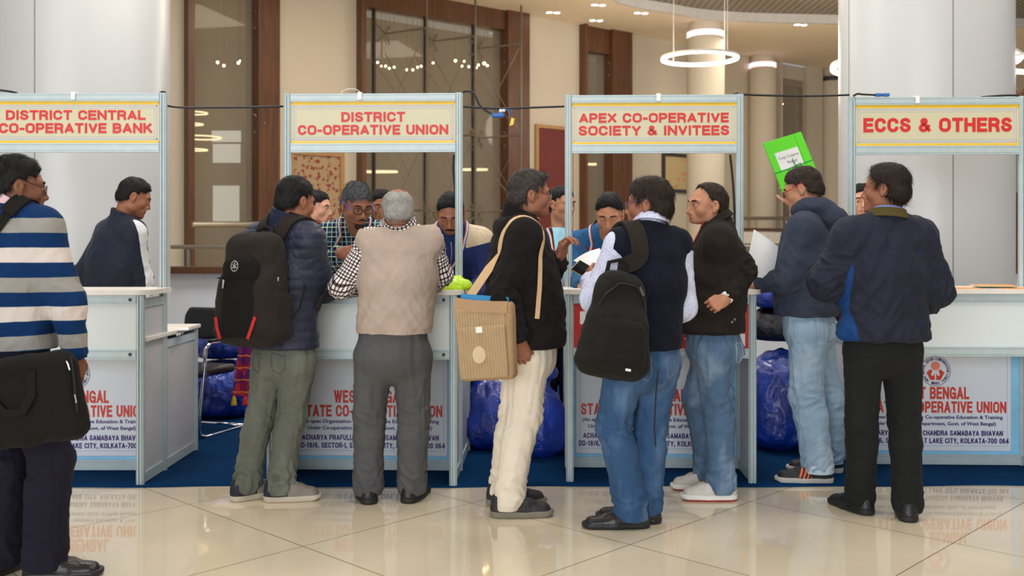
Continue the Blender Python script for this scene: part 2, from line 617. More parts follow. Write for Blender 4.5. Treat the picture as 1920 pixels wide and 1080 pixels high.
def block_text(s, x0, x1, z0, z1, y, k=.21, gap=.10, thick=.0018, mb=None):
    """k = stroke width over capital height"""
    mb = mb or MB()
    w = (z1 - z0) * k
    tot = sum(GLYPH[ch][0] for ch in s) + gap * (len(s) - 1)
    sx = (x1 - x0) / tot
    gx = x0
    wx = min(w, .30 * .74 * sx)
    for ch in s:
        a, st = GLYPH[ch]
        ia, ib = gx + wx / 2, gx + a * sx - wx / 2
        if ib < ia: ia = ib = gx + a * sx / 2
        for i, pl in enumerate(st):
            P = np.array([(ia + (ib - ia) * px, y - .0003, z0 + w / 2 + (z1 - z0 - w) * pz) for px, pz in pl])
            closed = np.linalg.norm(P[0] - P[-1]) < 1e-6 and len(P) > 3
            if not closed:                      # square ends
                for e, q in ((0, 1), (-1, -2)):
                    d = nrm(P[e] - P[q]); dia = abs(d[0]) > .25 and abs(d[2]) > .25
                    P[e] = P[e] + d * (w if abs(d[2]) > abs(d[0]) else wx) / 2 * (.55 if dia else 1.0)
            T = [nrm(P[min(j + 1, len(P) - 1)] - P[max(j - 1, 0)]) for j in range(len(P))]
            if closed: T[0] = T[-1] = nrm(P[1] - P[-2])
            ww = [math.hypot(t[2] * wx, t[0] * w) for t in T]
            n = len(P); V, Fc = [], []
            for j in range(n):
                sd = A(-T[j][2], 0, T[j][0]) * ww[j] / 2
                th = thick * (1 + .22 * i)
                V += [P[j] + sd, P[j] - sd, P[j] - sd - A(0, th, 0), P[j] + sd - A(0, th, 0)]
            for j in range(n - 1):
                for m in range(4): Fc.append((j * 4 + m, j * 4 + (m + 1) % 4, j * 4 + 4 + (m + 1) % 4, j * 4 + 4 + m))
            Fc.append((3, 2, 1, 0)); Fc.append(tuple((n - 1) * 4 + m for m in range(4)))
            mb.add(V, Fc)
        gx += (a + gap) * sx
    return mb
# ------------------------------------------------------------------ people
def skin_mat(name, col, stub=0.0, lip=None):
    if name in MATS: return MATS[name]
    m = NT(name)
    v = m.obj()
    n = m.noise(v, 25, 4)
    base = m.mix(1.0, col, m.ramp(n, [(0.3, (0.88, 0.86, 0.86)), (0.7, (1.1, 1.08, 1.08))]), 'MULTIPLY')
    lp = lip or tuple(x * y for x, y in zip(col[:3], (0.78, 0.55, 0.55))) + (1,)
    o = m.mix(m.attr('lip'), base, lp)
    dk = tuple(x * 0.42 for x in col[:3]) + (1,)
    sn = m.noise(v, 700, 2)
    o = m.mix(m.math('MULTIPLY', m.attr('stubble'), m.math('ADD', m.math('MULTIPLY', sn, 0.5), 0.25)), o, dk)
    m.set(col=o, rough=0.5, spec=0.4, sss=0.06)
    m.b.inputs['Subsurface Radius'].default_value = (0.008, 0.003, 0.0015)
    m.bump(m.noise(v, 260, 3), 0.12, 0.002)
    MATS[name] = m.m
    return m.m


def hair_mat(name, col, grey=None, amount=0.4):
    if name in MATS: return MATS[name]
    m = NT(name)
    v = m.obj()
    n = m.noise(v, 300, 4, 0.6, (1, 1, 0.25))
    o = m.ramp(n, [(0.3, tuple(x * 0.6 for x in col[:3])), (0.7, tuple(min(1, x * 1.5) for x in col[:3]))])
    if grey:
        g = m.noise(v, 420, 4, 0.7, (1, 1, 0.2))
        o = m.mix(m.ramp(g, [(0.62 - amount * 0.4, (0, 0, 0)), (0.8 - amount * 0.3, (1, 1, 1))]), o, grey)
    m.set(col=o, rough=0.58, spec=0.22)
    m.bump(n, 0.6, 0.003)
    MATS[name] = m.m
    return m.m


class Person:
    def __init__(s, name, label, group, Y, hips, yaw, sh, head, syaw=None, hyaw=0, hpitch=0, hroll=0, sw=0.175, sroll=0.0,
                 L=None, Rr=None, legL=None, legR=None, foot=(0, 0), bw=1.0, bd=1.0, belly=0.0, skin=None, hs=1.0, sway=0.0,
                 handL=None, handR=None, origin=None, slit=.0042, down=0.0, h=0.0065, stub=0.0, neck_r=0.055):
        P = lambda t: J(t[0], t[1], Y + (t[2] if len(t) > 2 else 0)) if not isinstance(t, np.ndarray) else t
        s.slit, s.down = slit, down
        s.Y, s.h, s.hs, s.bw, s.bd, s.belly, s.stub = Y, h, hs, bw, bd, belly, stub
        s.yaw = yaw; s.syaw = yaw if syaw is None else syaw
        s.pel = P(hips); s.sm = P(sh) + A(0, 0, .018); s.hc = P(head)
        Rm = rotm(yaw); s.hR, s.hF = Rm[:, 0], Rm[:, 1]
        Rs = rotm(s.syaw); s.sR, s.sF = Rs[:, 0], Rs[:, 1]
        s.sRt = nrm(s.sR + A(0, 0, math.tan(R_(sroll))))
        s.sj = {'L': s.sm - s.sRt * sw, 'R': s.sm + s.sRt * sw}
        s.HM = rotm(hyaw, hpitch, hroll)
        s.nb = s.sm + A(0, 0, 0.086) - s.sF * 0.016 + (s.hc - s.sm - A(0, 0, .2)) * A(.32, .32, 0)   # neck base
        s.arm = {}
        for k, a in (('L', L), ('R', Rr)):
            if a is None:
                e = s.sj[k] + A(0, 0, -0.28) + (s.sR * (0.06 if k == 'R' else -0.06))
                w = e + A(0, 0, -0.235) + s.sF * 0.05
            else: e, w = P(a[0]), P(a[1])
            s.arm[k] = [s.sj[k], e, w]
        s.leg = {}
        for k, lg, sg in (('L', legL, -1), ('R', legR, 1)):
            hj = s.pel + s.hR * sg * 0.088 * bw + A(0, 0, -0.02)
            if lg is None:
                an = A(hj[0] + s.hR[0] * sg * .03, hj[1] + s.hR[1] * sg * .03, 0.085); kn = lerp(hj, an, 0.5) + s.hF * 0.015
            else: kn, an = P(lg[0]), P(lg[1])
            an = an.copy(); an[2] = 0.085
            s.leg[k] = [hj, kn, an]
        s.foot = {'L': foot[0], 'R': foot[1]}
        s.hand = {'L': handL or {}, 'R': handR or {}}
        s.org = A(s.pel[0], s.pel[1], 0.0)
        s.skin = skin
        s.sway = sway
        # spine: quadratic curve pelvis -> shoulders
        s.ctrl = (s.pel + s.sm) / 2 + s.hF * sway
        s.root = None
        s.label, s.group, s.name = label, group, name
        s.bvhs = {}

    def spine(s, t):
        if t < 0: return s.pel + (s.ctrl - s.pel) * 2 * t * 0.6 + A(0, 0, 0)
        return (1 - t) ** 2 * s.pel + 2 * t * (1 - t) * s.ctrl + t * t * s.sm

    SECT = ((-0.05, .158, .112), (0.15, .156, .114), (0.40, .149, .112), (0.66, .165, .118), (0.88, .158, .100))

    def torso(s, f, infl, k=0.03, shr=0.052, lo_ext=0.0, flare=0.0):
        sec = []
        if lo_ext > 0:
            up = nrm(s.ctrl - s.pel)
            sec.append((s.pel - A(0, 0, 1) * lo_ext, (.158 + flare) * s.bw + infl, (.114 + flare) * s.bd + infl, s.hR))
        for t, w, d in s.SECT:
            u = nrm(lerp(s.hR, s.sR, np.clip(t, 0, 1)))
            b = s.belly * math.exp(-((t - 0.3) / 0.25) ** 2)
            p = s.spine(t) + nrm(lerp(s.hF, s.sF, max(t, 0))) * b * 0.6
            sec.append((p, w * s.bw + infl, d * s.bd + infl + b * 0.5, u))
        for a, b in zip(sec[:-1], sec[1:]):
            f.add(ecap(a[0], b[0], a[1:3], b[1:3], nrm(a[3] + b[3])), k)
        r = shr + infl
        dn = A(0, 0, -0.012)
        f.add(ecap(lerp(s.sj['L'], s.sm, .12) + dn, lerp(s.sj['R'], s.sm, .12) + dn, r - .008, r - .008), 0.05)
        for q in 'LR':
            f.add(ecap(s.nb - A(0, 0, .02), lerp(s.sj[q], s.nb, 0.10) + A(0, 0, 0.006), 0.046 + infl * 0.7, 0.036 + infl * 0.8), 0.06)

    # -------------------------------------------------- body: one mesh (rough where clothed, fine head and hands)
    def build_body(s):
        pts = np.array([s.pel, s.sm, s.hc] + s.arm['L'] + s.arm['R'] + s.leg['L'] + s.leg['R'])
        lo, hi = pts.min(0) - 0.2, pts.max(0) + 0.2
        lo[2] = -0.01; hi[2] = s.hc[2] + 0.02
        f = Fld(lo, hi, 0.011)
        s.torso(f, -0.022)
        for k in 'LR':
            a, e, w = s.arm[k]
            f.add(ecap(a, e, 0.045, 0.036), 0.04); f.add(ecap(e, w, 0.036, 0.026), 0.02)
            hj, kn, an = s.leg[k]
            f.add(ecap(hj, kn, 0.078, 0.052), 0.03); f.add(ecap(kn, an, 0.050, 0.036), 0.02)
            fw = rotm(s.foot[k])[:, 1]
            p = A(an[0], an[1], 0.034)
            f.add(ecap(p - fw * 0.03, p + fw * 0.11, (0.028, 0.020), (0.028, 0.012), rotm(s.foot[k])[:, 0]), 0.02)
        nk = s.hc + s.HM @ A(0, -0.02, -0.06) * s.hs
        f.add(ecap(s.nb - A(0, 0, 0.05), nk, 0.050, 0.046), 0.04)
        V, Q = f.extract()
        z = np.zeros(len(V))
        parts = [(V, Q, z, z)]
        parts.append(s.head_mesh())
        for k in 'LR': parts.append(s.hand_mesh(k))
        VV, QQ, LL, SS, n = [], [], [], [], 0
        for V, Q, l, st in parts:
            VV.append(V); QQ.append(Q + n); LL.append(l); SS.append(st); n += len(V)
        s.root = qmesh('person', np.concatenate(VV), np.concatenate(QQ), s.skin, None, s.org,
                       {'lip': np.concatenate(LL), 'stubble': np.concatenate(SS)})
        s.root.location = s.org
        tag(s.root, s.label, 'person', s.group)
        return s.root

    def head_mesh(s):
        h = 0.0027
        f = Fld((-.1, -.125, -.19), (.1, .135, .125), h)
        f.add(ell((0, -0.012, 0.034), (0.073, 0.093, 0.079)), 0.02)
        f.add(ecap((0, 0.022, 0.012), (0, 0.040, -0.062), (0.063, 0.060), (0.046, 0.046), A(1, 0, 0)), 0.03)
        f.add(ell((0, 0.071, -0.097), (0.024, 0.022, 0.021)), 0.035)
        for q in (-1, 1):
            f.add(ell((q * .050, 0.010, -0.058), (.017, .026, .026)), 0.035)
            f.add(ell((q * .043, 0.056, -0.022), (.020, .020, .019)), 0.03)
            f.add(ecap((q * .008, 0.083, 0.024), (q * .046, 0.070, 0.026), 0.009, 0.008), 0.02)
        f.add(ecap((0, 0.084, 0.016), (0, 0.106, -0.025), 0.0070, 0.0088), 0.012)
        f.add(ecap((0, 0.074, 0.016), (0, 0.086, -0.028), (0.0085, .013), (0.0120, .016), A(1, 0, 0)), 0.012)
        f.add(ell((0, 0.1045, -0.030), (.0098, .0105, .0085)), 0.008)
        for q in (-1, 1):
            f.add(ell((q * .0120, 0.0945, -0.034), (.0068, .0095, .0072)), 0.007)
            f.add(ell((q * .033, 0.092, 0.006), (.018, .0165, .0115)), 0.012, sub=True)
            f.add(ell((q * .032, 0.0740, 0.005), (.0155, .0142, .0140)), 0.004)      # lids with a slit over the eyeball
            f.add(ecap((q * .0225, 0.0905, 0.0035 - s.down), (q * .0415, 0.0885, 0.0040 - s.down), (.0125, s.slit), (.0115, s.slit), A(0, 1, 0)), 0.003, sub=True)
        # mouth
        f.add(ell((0, 0.080, -0.058), (.028, .016, .022)), 0.02)
        f.add(ecap((-.020, 0.083, -0.0585), (.020, 0.083, -0.0585), .0055, .0055), 0.006)
        f.add(ell((0, 0.091, -0.0575), (.012, .0065, .005)), 0.006)
        f.add(ecap((-.017, 0.083, -0.069), (.017, 0.083, -0.069), .0065, .0065), 0.006)
        f.add(ell((0, 0.090, -0.069), (.011, .0065, .006)), 0.006)
        f.add(ecap((-.024, 0.0935, -0.0635), (.024, 0.0935, -0.0635), .0022, .0022), 0.004, sub=True)
        for q in (-1, 1):
            # ear: rim, lobe, hollow
            f.add(ell((q * .077, -0.012, 0.002), (.009, .019, .028)), 0.006)
            f.add(ell((q * .074, -0.004, -0.024), (.008, .010, .012)), 0.008)
            f.add(ell((q * .087, -0.009, 0.004), (.0075, .010, .016)), 0.004, sub=True)
        f.add(ecap((0, -0.022, -0.04), (0, -0.030, -0.175), (0.050, 0.054), (0.052, 0.056), A(1, 0, 0)), 0.03)
        V, Q = f.extract()
        V = relax(V, Q, 1, 0.35)
        x, y, z = V.T
        lipm = np.clip(1.3 - np.sqrt((x / .027) ** 2 + ((z + .064) / .0125) ** 2) * 1.1, 0, 1) * (y > 0.075)
        lipm = np.clip(lipm * 2.5, 0, 1) * 0.9
        jaw = np.clip((-0.028 - z + 0.25 * np.minimum(0, y - 0.05)) / 0.02, 0, 1) * np.clip((y + 0.03) / 0.03, 0, 1) * np.clip((z + 0.13) / 0.02, 0, 1)
        mus = np.clip(1.4 - np.abs(z + 0.047) / .008, 0, 1) * (np.abs(x) < .034) * (y > 0.07)
        st = np.maximum(jaw, mus) * s.stub * (1 - np.clip(lipm * 1.5, 0, 1))
        # keep the part of the neck that runs down into the body in line with the neck base
        nb_l = s.HM.T @ (s.nb - s.hc) / s.hs
        w = np.clip((-0.075 - z) / 0.10, 0, 1)
        V = V.copy()
        V += w[:, None] * (nb_l - A(0, -0.030, -0.175) + A(0, 0, -0.02))[None, :]
        W = (V * s.hs) @ s.HM.T + s.hc
        return W, Q, lipm, st

    def hw(s, p):
        return s.HM @ (np.asarray(p, float) * s.hs) + s.hc

    def hand_frame(s, k):
        a, e, w = s.arm[k]
        sp = s.hand[k]
        d = nrm(sp['dir']) if 'dir' in sp else nrm(w - e)
        n = np.asarray(sp['n'], float) if 'n' in sp else (s.sR if k == 'R' else -s.sR)
        n = nrm(n - d * float(n @ d))
        x = np.cross(n, d) if k == 'R' else np.cross(d, n)
        return np.stack([x, d, n], 1), w

    def hand_mesh(s, k):
        sp = s.hand[k]
        curl = sp.get('curl', (22, 26, 30, 34)); curl = curl if hasattr(curl, '__len__') else (curl,) * 4
        spread = sp.get('spread', 5)
        h = 0.0031
        f = Fld((-.095, -.06, -.11), (.105, .21, .06), h)
        f.add(ecap((0, (-0.018 if 'dir' in sp else -.05), 0), (0, 0.005, 0), (0.0265, 0.021), (0.027, 0.019), A(1, 0, 0)), 0.01)
        f.add(ecap((0.002, 0.0, 0), (0.001, 0.07, 0.001), (0.027, 0.017), (0.039, 0.0125), A(1, 0, 0)), 0.02)
        f.add(ecap((0.024, 0.018, -0.008), (0.026, 0.05, -0.008), 0.015, 0.011), 0.02)
        f.add(ell((-0.026, 0.03, -0.006), (.013, .028, .013)), 0.015)
        bx_ = (.029, .0095, -.0105, -.029); by = (.078, .083, .080, .072)
        ln = ((.042, .026, .021), (.046, .030, .022), (.043, .028, .021), (.033, .021, .018))
        for i in range(4):
            p = A(bx_[i], by[i], 0.001)
            ang = 0.0
            sa = R_((1.5 - i) * spread)
            r = (.0092, .0082, .0076, .0066) if i < 3 else (.0080, .0072, .0066, .0058)
            f.add(ell(p + A(0, 0, .002), .0098 if i < 3 else .0088), 0.012)
            cv = (curl[i] * 0.8, curl[i] * 1.05, curl[i] * 0.7)
            for j in range(3):
                ang += R_(cv[j])
                q = p + ln[i][j] * A(math.sin(sa) * math.cos(ang), math.cos(sa) * math.cos(ang), -math.sin(ang))
                f.add(ecap(p, q, r[j], r[j + 1]), 0.004)
                p = q
        th = sp.get('thumb', (0.75, 0.62, -0.25)); t2 = sp.get('thumb2', (0.35, 0.85, -0.40))
        p = A(.024, .018, -.006); th = nrm(th); t2 = nrm(t2)
        q = p + th * .038; f.add(ecap(p, q, .0135, .0105), 0.012)
        r2 = q + nrm(th + t2) * .032; f.add(ecap(q, r2, .0105, .0092), 0.004)
        r3 = r2 + t2 * .026; f.add(ecap(r2, r3, .0092, .0072), 0.004)
        V, Q = f.extract()
        M, w = s.hand_frame(k)
        W = V @ M.T + w
        if np.linalg.det(M) < 0: Q = Q[:, ::-1]
        z = np.zeros(len(V))
        return W, Q, z, z

    def hand_pt(s, k, p):
        M, w = s.hand_frame(k)
        return M @ np.asarray(p, float) + w

    def eyes(s):
        m = MATS.get('eye')
        if m is None:
            n = NT('eye'); x = n.xyz(n.obj())
            r = n.math('SQRT', n.math('ADD', n.math('POWER', x[0], 2.0), n.math('POWER', x[2], 2.0)))
            iris = n.math('MULTIPLY', n.math('LESS_THAN', r, 0.0058), n.math('GREATER_THAN', x[1], 0.0))
            n.set(col=n.mix(iris, (0.62, 0.58, 0.54, 1), (0.02, 0.012, 0.008, 1)), rough=0.15)
            m = MATS['eye'] = n.m
        for q in (-1, 1):
            o = MB().ball((0, 0, 0), 0.0114 * s.hs, 16).build('eye', m, s.root, True)
            o.location = s.hw((q * .0318, 0.0752, 0.0046)) - s.org
            o.rotation_euler = Matrix(s.HM.tolist()).to_euler()

    # -------------------------------------------------- hair
    def hair(s, mat, front=0.050, slope=0.85, recede=0.0, thick=0.012, top=0.011, nape=-0.062, crown_bald=0.0, side=0.006, long=0.0,
             strands=1400, slen=0.03, fluff=0.003, name='hair', sweep=0.0, nape_y=0.0, temple=0.0, spike=0.0, swirl=0.3):
        f = Fld((-.115, -.15 - long * .3, -.14 - long), (.115, .125, .16), 0.0042)
        f.add(ell((0, -0.012, 0.036 + top * 0.4), (0.073 + side, 0.093 + thick * .8, 0.079 + top * .8)), 0.02)
        f.add(ell((0, -0.038, -0.012), (0.066 + side, 0.064 + thick, 0.07)), 0.02)
        if long:
            f.add(ecap((0, -0.055, -0.02), (0, -0.06, -0.05 - long), (.07, .05), (.06, .035), A(1, 0, 0)), 0.03)
        if sweep:
            f.add(ecap((-0.03, 0.055, 0.098), (0.04, 0.062, 0.092), 0.017 + sweep, 0.015 + sweep), 0.02)

        def reg(X, Y, Z):
            d = Y - front - slope * (Z - 0.055) - recede * np.abs(X) * np.clip(Z / 0.05, 0, 1) + 0 * X
            lowz = (-Z + nape + 0.52 * (Y + 0.10)) if not long else (-Z + np.where(Y < -0.01, -0.3, nape + 0.52 * (Y + 0.10)))
            d = np.maximum(d, lowz * 0.9 + 0 * X)
            ear = 0.031 - np.sqrt(((Y + 0.010) / 0.9) ** 2 + (Z + 0.0) ** 2)
            ear = np.where(np.abs(X) > 0.045, ear, -1)
            d = np.maximum(d, ear)
            tmp = np.where((Z < 0.045), Y - 0.018 - temple, -1) + 0 * X
            d = np.maximum(d, tmp)
            if crown_bald:
                d = np.maximum(d, crown_bald - np.sqrt(X ** 2 + ((Y + 0.045) / 1.15) ** 2) + np.where(Z > 0.05, 0, -1))
            return d
        f.inter(reg)
        V, Q = f.extract()
        # sideburns and fading edges stay; soften and add clumps
        V = relax(V, Q, 2, 0.5)
        N = vnormals(V, Q)
        cl = ridge(np.stack([V[:, 0] * 55, V[:, 1] * 55, V[:, 2] * 18], 1)) * fluff + pn(V * 28) * fluff * 1.2
        V = V + N * cl[:, None]
        W = (V * s.hs) @ s.HM.T + s.hc
        hr = qmesh(name, W, Q, mat, s.root, s.org)
        # loose strands
        if strands:
            rg = np.random.default_rng(11)
            ok = np.where(((N[:, 2] > -0.5) | (V[:, 1] < 0)) & (V[:, 2] < (.092 if crown_bald else 1)))[0]
            I = rg.choice(ok, strands)
            cr = A(0.012, -0.055, 0.115)
            d = V[I] - cr; d[:, 2] -= 0.03
            if sweep or spike: d += A(0.02, 0.05, 0.0)
            wf = np.clip((V[I][:, 1] - .015) / .05, 0, 1)[:, None] * np.clip((V[I][:, 2] - .03) / .03, 0, 1)[:, None] * (0 if spike > .2 else 1)
            d = d * (1 - wf) + wf * A(.09, -.035, .03)
            d = d + rg.normal(size=d.shape) * 0.018 * (1 + swirl)
            n = N[I]
            d = d - n * (d * n).sum(1)[:, None]
            d /= np.maximum(np.linalg.norm(d, axis=1), 1e-6)[:, None]
            L = slen * (0.5 + rg.random(strands))[:, None]
            p0 = V[I] - n * 0.003
            lift = (0.05 + 0.10 * rg.random(strands) + spike * (V[I][:, 2] > 0.07))[:, None]
            p1 = p0 + d * L * 0.5 + n * L * lift * 0.6
            p2 = p0 + d * L + n * L * lift * (0.3 + spike) - n * L * .10 * (spike < .1)
            sd = np.cross(d, n) * 0.0009
            T = np.stack([p0 - sd, p0 + sd, p1 + sd * .8, p1 - sd * .8, p2 + sd * .2, p2 - sd * .2], 1)
            T = (T.reshape(-1, 3) * s.hs) @ s.HM.T + s.hc
            b = np.arange(strands)[:, None] * 6
            QQ = np.concatenate([b + A(0, 1, 2, 3).astype(int), b + A(3, 2, 4, 5).astype(int)])
            qmesh('loose_strands', T, QQ, mat, hr, s.org)
        return hr

    def patch(s, name, mat, prims, k=0.006, h=0.003, rough=0.0015, inter=None):
        """small head-local hair mesh: brow, moustache, beard"""
        lo = np.min([p[1] for p in prims], 0) - 0.006; hi = np.max([p[2] for p in prims], 0) + 0.006
        f = Fld(lo, hi, h)
        for p in prims: f.add(p, k)
        if inter: f.inter(inter)
        V, Q = f.extract()
        if len(V) < 8: return None
        N = vnormals(V, Q)
        V = V + N * (pn(V * A(160, 160, 60)) * rough)[:, None]
        return qmesh(name, (V * s.hs) @ s.HM.T + s.hc, Q, mat, s.root, s.org)

    def brows(s, mat, r=0.0031):
        for q in (-1, 1):
            s.patch('eyebrow', mat, [ecap((q * .011, 0.0915, 0.0255), (q * .022, 0.0915, 0.0290), r, r), ecap((q * .022, 0.0915, 0.029), (q * .038, 0.0865, 0.0305), r, r * .9), ecap((q * .038, 0.0865, 0.0305), (q * .053, 0.0765, 0.0255), r * .9, r * .6)], rough=.0006, h=.002)

    def moustache(s, mat, r=0.0062, w=0.028):
        s.patch('moustache', mat, [ecap((q * .003, 0.0992, -0.0475), (q * w, 0.0865, -0.057), r, r * .65) for q in (-1, 1)])

    def beard(s, mat, kind='goatee'):
        if kind == 'goatee':
            pr = [ell((0, 0.0790, -0.095), (.026, .016, .019)), ecap((-.030, .0765, -.06), (-.022, .0765, -.09), .005, .008), ecap((.030, .0765, -.06), (.022, .0765, -.09), .005, .008)]
        else:
            pr = [ell((0, 0.0845, -0.084), (.010, .008, .012))]
        s.patch('beard', mat, pr, k=0.012, rough=0.002)

    def glasses(s, mat, lens=None, w=0.0235, hgt=0.017, r=0.0014, arm_mat=None, rim=True, arm_r=None):
        mb = MB()
        for q in (-1, 1):
            pts = []
            for i in range(20):
                a = 2 * math.pi * i / 20
                ca, sa = math.cos(a), math.sin(a)
                e = 0.6
                x = w * math.copysign(abs(ca) ** e, ca); z = hgt * math.copysign(abs(sa) ** e, sa)
                pts.append(s.hw((q * .034 + x, 0.101 - abs(q * .034 + x) * 0.13, 0.001 + z)) - s.org)
            if rim: mb.tube(pts, r, 6, True)
            else: mb.tube(pts[:11], r * 0.6, 6)
        mb.tube([s.hw(p) - s.org for p in ((-.011, .1, .004), (0, .104, .006), (.011, .1, .004))], r, 6)
        g = mb.build('glasses', mat, s.root, True)
        am = MB()
        for q in (-1, 1):
            am.tube([s.hw(p) - s.org for p in ((q * .058, .0935, .008), (q * .070, .082, .010), (q * .0785, .03, .018), (q * .0835, .004, .027), (q * .0830, -.018, .033), (q * .0800, -.034, .012))], arm_r or r * 1.1, 6)
        am.build('temple', arm_mat or mat, g, True)
        lm = MATS.get('lens')
        if lm is None:
            n = NT('lens'); n.set(col=(0.9, 0.93, 0.95, 1), rough=0.05, trans=1.0, ior=1.05, alpha=0.35)
            lm = MATS['lens'] = n.m
        for q in (-1, 1):
            poly = []
            for i in range(20):
                a = 2 * math.pi * i / 20; ca, sa = math.cos(a), math.sin(a)
                poly.append((w * math.copysign(abs(ca) ** .6, ca), hgt * math.copysign(abs(sa) ** .6, sa)))
            V = [s.hw((q * .034 + x, 0.1005 + o - abs(q * .034 + x) * 0.13, 0.001 + z)) - s.org for o in (0, -.0012) for x, z in poly]
            MB().add(V, [tuple(range(20)), tuple(range(20, 40))[::-1]] + [(i, (i + 1) % 20, 20 + (i + 1) % 20, 20 + i) for i in range(20)]).build('lens', lm, g)

    # -------------------------------------------------- clothes
    def limb_coord(s, V, chain):
        """distance along and from a limb polyline"""
        best = np.full(len(V), 9.0); along = np.zeros(len(V)); acc = 0.0; ang = np.zeros(len(V))
        for a, b in zip(chain[:-1], chain[1:]):
            ab = b - a; L = np.linalg.norm(ab); n = ab / L
            t = np.clip((V - a) @ n / L, 0, 1)
            c_ = a + t[:, None] * ab
            r = V - c_
            d = np.linalg.norm(r, axis=1)
            m = d < best
            u = nrm(np.cross(n, A(0, 1, 0.01))); v = np.cross(n, u)
            best[m] = d[m]; along[m] = acc + t[m] * L; ang[m] = np.arctan2(r[m] @ v, r[m] @ u)
            acc += L
        return best, along, ang, acc

    def top(s, name, mat, infl=0.018, hem=0.10, ar=(0.060, 0.050, 0.040), sleeves='LR', fold=0.006, h=None, puff=0.0, flare=0.0,
            fmat=None, cuff=True, label=None, short=None, neck_cut=0.02, masks=None, rib=0.0, shr=0.052, armhole=0.0, seed=0.0, hemtilt=0.0, torso=True):
        h = h or s.h
        pts = [s.pel - A(0, 0, hem), s.sm, s.nb]
        for k in sleeves: pts += s.arm[k]
        pts += [s.sj['L'], s.sj['R']]
        pts = np.array(pts)
        f = Fld(pts.min(0) - A(.24, .24, .02), pts.max(0) + A(.24, .24, .12), h)
        if torso: s.torso(f, infl, lo_ext=hem + 0.05, flare=flare, shr=shr)
        for k in sleeves:
            a, e, w = s.arm[k]
            nrmw = nrm(w - e)
            end = w - nrmw * (0.0 if cuff else -0.02)
            a2 = lerp(a, s.sm, .10) - A(0, 0, .014)
            f.add(ecap(a2, e, ar[0] * .97, ar[1]), 0.055)
            f.add(ecap(e, w + nrmw * 0.01, ar[1], ar[2], clip=(end, nrmw)), 0.02)
        if armhole:
            for k in 'LR':
                if k not in sleeves:
                    a, e, w = s.arm[k]
                    sg = 1 if k == 'R' else -1
                    f.cut(s.sj[k] + s.sR * sg * armhole, nrm(s.sR * sg + A(0, 0, 0.30)))
        zc = s.pel[2] - hem
        # flat hem, only below the torso (sleeves may hang lower)
        up = A(0, 0, -1.0) + s.hF * hemtilt
        if sleeves and any(s.arm[k][2][2] < zc + 0.06 for k in sleeves):
            keep = Fld(f.lo + 2 * f.h, f.lo + 2 * f.h + (f.n - 5) * f.h, h)
            for k in sleeves:
                a, e, w = s.arm[k]
                keep.add(ecap(a, e, ar[0], ar[1]), 0.01); keep.add(ecap(e, w + nrm(w - e) * .01, ar[1], ar[2], clip=(w, nrm(w - e))), 0.01)
            t = Fld(f.lo + 2 * f.h, f.lo + 2 * f.h + (f.n - 5) * f.h, h)
            n = [min(a, b) for a, b in zip(keep.D.shape, f.D.shape)]
            D0 = f.D[:n[0], :n[1], :n[2]].copy(); f.cut(A(s.pel[0], s.pel[1], zc), up)
            f.D[:n[0], :n[1], :n[2]] = np.minimum(f.D[:n[0], :n[1], :n[2]], np.maximum(keep.D[:n[0], :n[1], :n[2]], D0))
        else:
            f.cut(A(s.pel[0], s.pel[1], zc), up)
        # neck opening
        ax = nrm(lerp(A(0, 0, 1), nrm(s.hc - s.nb), .45))
        f.cut(s.nb + ax * (0.012 + neck_cut), ax)
        V, Q = f.extract()
        V = relax(V, Q, 1, 0.4)
        N = vnormals(V, Q)
        V0 = V
        guv = np.stack([(V - s.sm) @ s.sR, V[:, 2] - s.sm[2], np.zeros(len(V))], 1)
        isarm = np.zeros(len(V))
        # folds of the trunk: loose diagonal drapery, stronger at the waist and under the arms
        zt = (V[:, 2] - zc) / max(s.sm[2] - zc, .1)
        lat = (V - s.sm) @ s.sR
        P1 = np.stack([lat * 5.0 + seed, (V - s.sm) @ s.sF * 5.0, V[:, 2] * 9 + np.abs(lat) * 14 + seed], 1)
        P2 = np.stack([lat * 11.0, (V - s.sm) @ s.sF * 9.0 + seed, V[:, 2] * 20 - np.abs(lat) * 20], 1)
        disp = fold * (0.75 * ridge(P1) + 0.45 * pn(P2)) * np.clip(1.25 - zt * 0.7, 0.35, 1.2)
        for k in sleeves:
            ch = s.arm[k]
            d, al, an, tot = s.limb_coord(V, ch)
            L1 = np.linalg.norm(ch[1] - ch[0])
            n1, n2 = nrm(ch[1] - ch[0]), nrm(ch[2] - ch[1])
            d1 = s.limb_coord(V, ch[:2])[0]; d2 = s.limb_coord(V, ch[1:])[0]
            wv = np.clip(.5 + (d1 - d2) / .06, 0, 1)
            vv = lerp((V - ch[0]) @ n1, L1 + (V - ch[1]) @ n2, wv)
            rr = np.interp(al, [0, L1, tot], ar)
            m = np.clip((rr * 1.35 - d) / (rr * 0.2), 0, 1) * np.clip((al - 0.03) / 0.07, 0, 1) if torso else np.ones(len(V))
            ce = np.exp(-((al - L1) / 0.09) ** 2) + 0.7 * np.exp(-((al - tot) / 0.06) ** 2)
            fa = fold * (0.35 + 0.75 * ce) * ridge(np.stack([vv * 19 + 0.7 * np.sin(an * 1.0 + seed), np.cos(an) * 1.1, np.sin(an) * 1.1 + seed], 1)) + fold * 0.4 * pn(V * 16)
            disp = disp * (1 - m) + fa * m
            guv[:, 0] = guv[:, 0] * (1 - (m > .5)) + (m > .5) * an * rr
            guv[:, 1] = np.where(m > .5, -vv, guv[:, 1])
            guv[:, 2] = np.where(m > .5, 1.0, guv[:, 2])
            isarm = np.maximum(isarm, m)
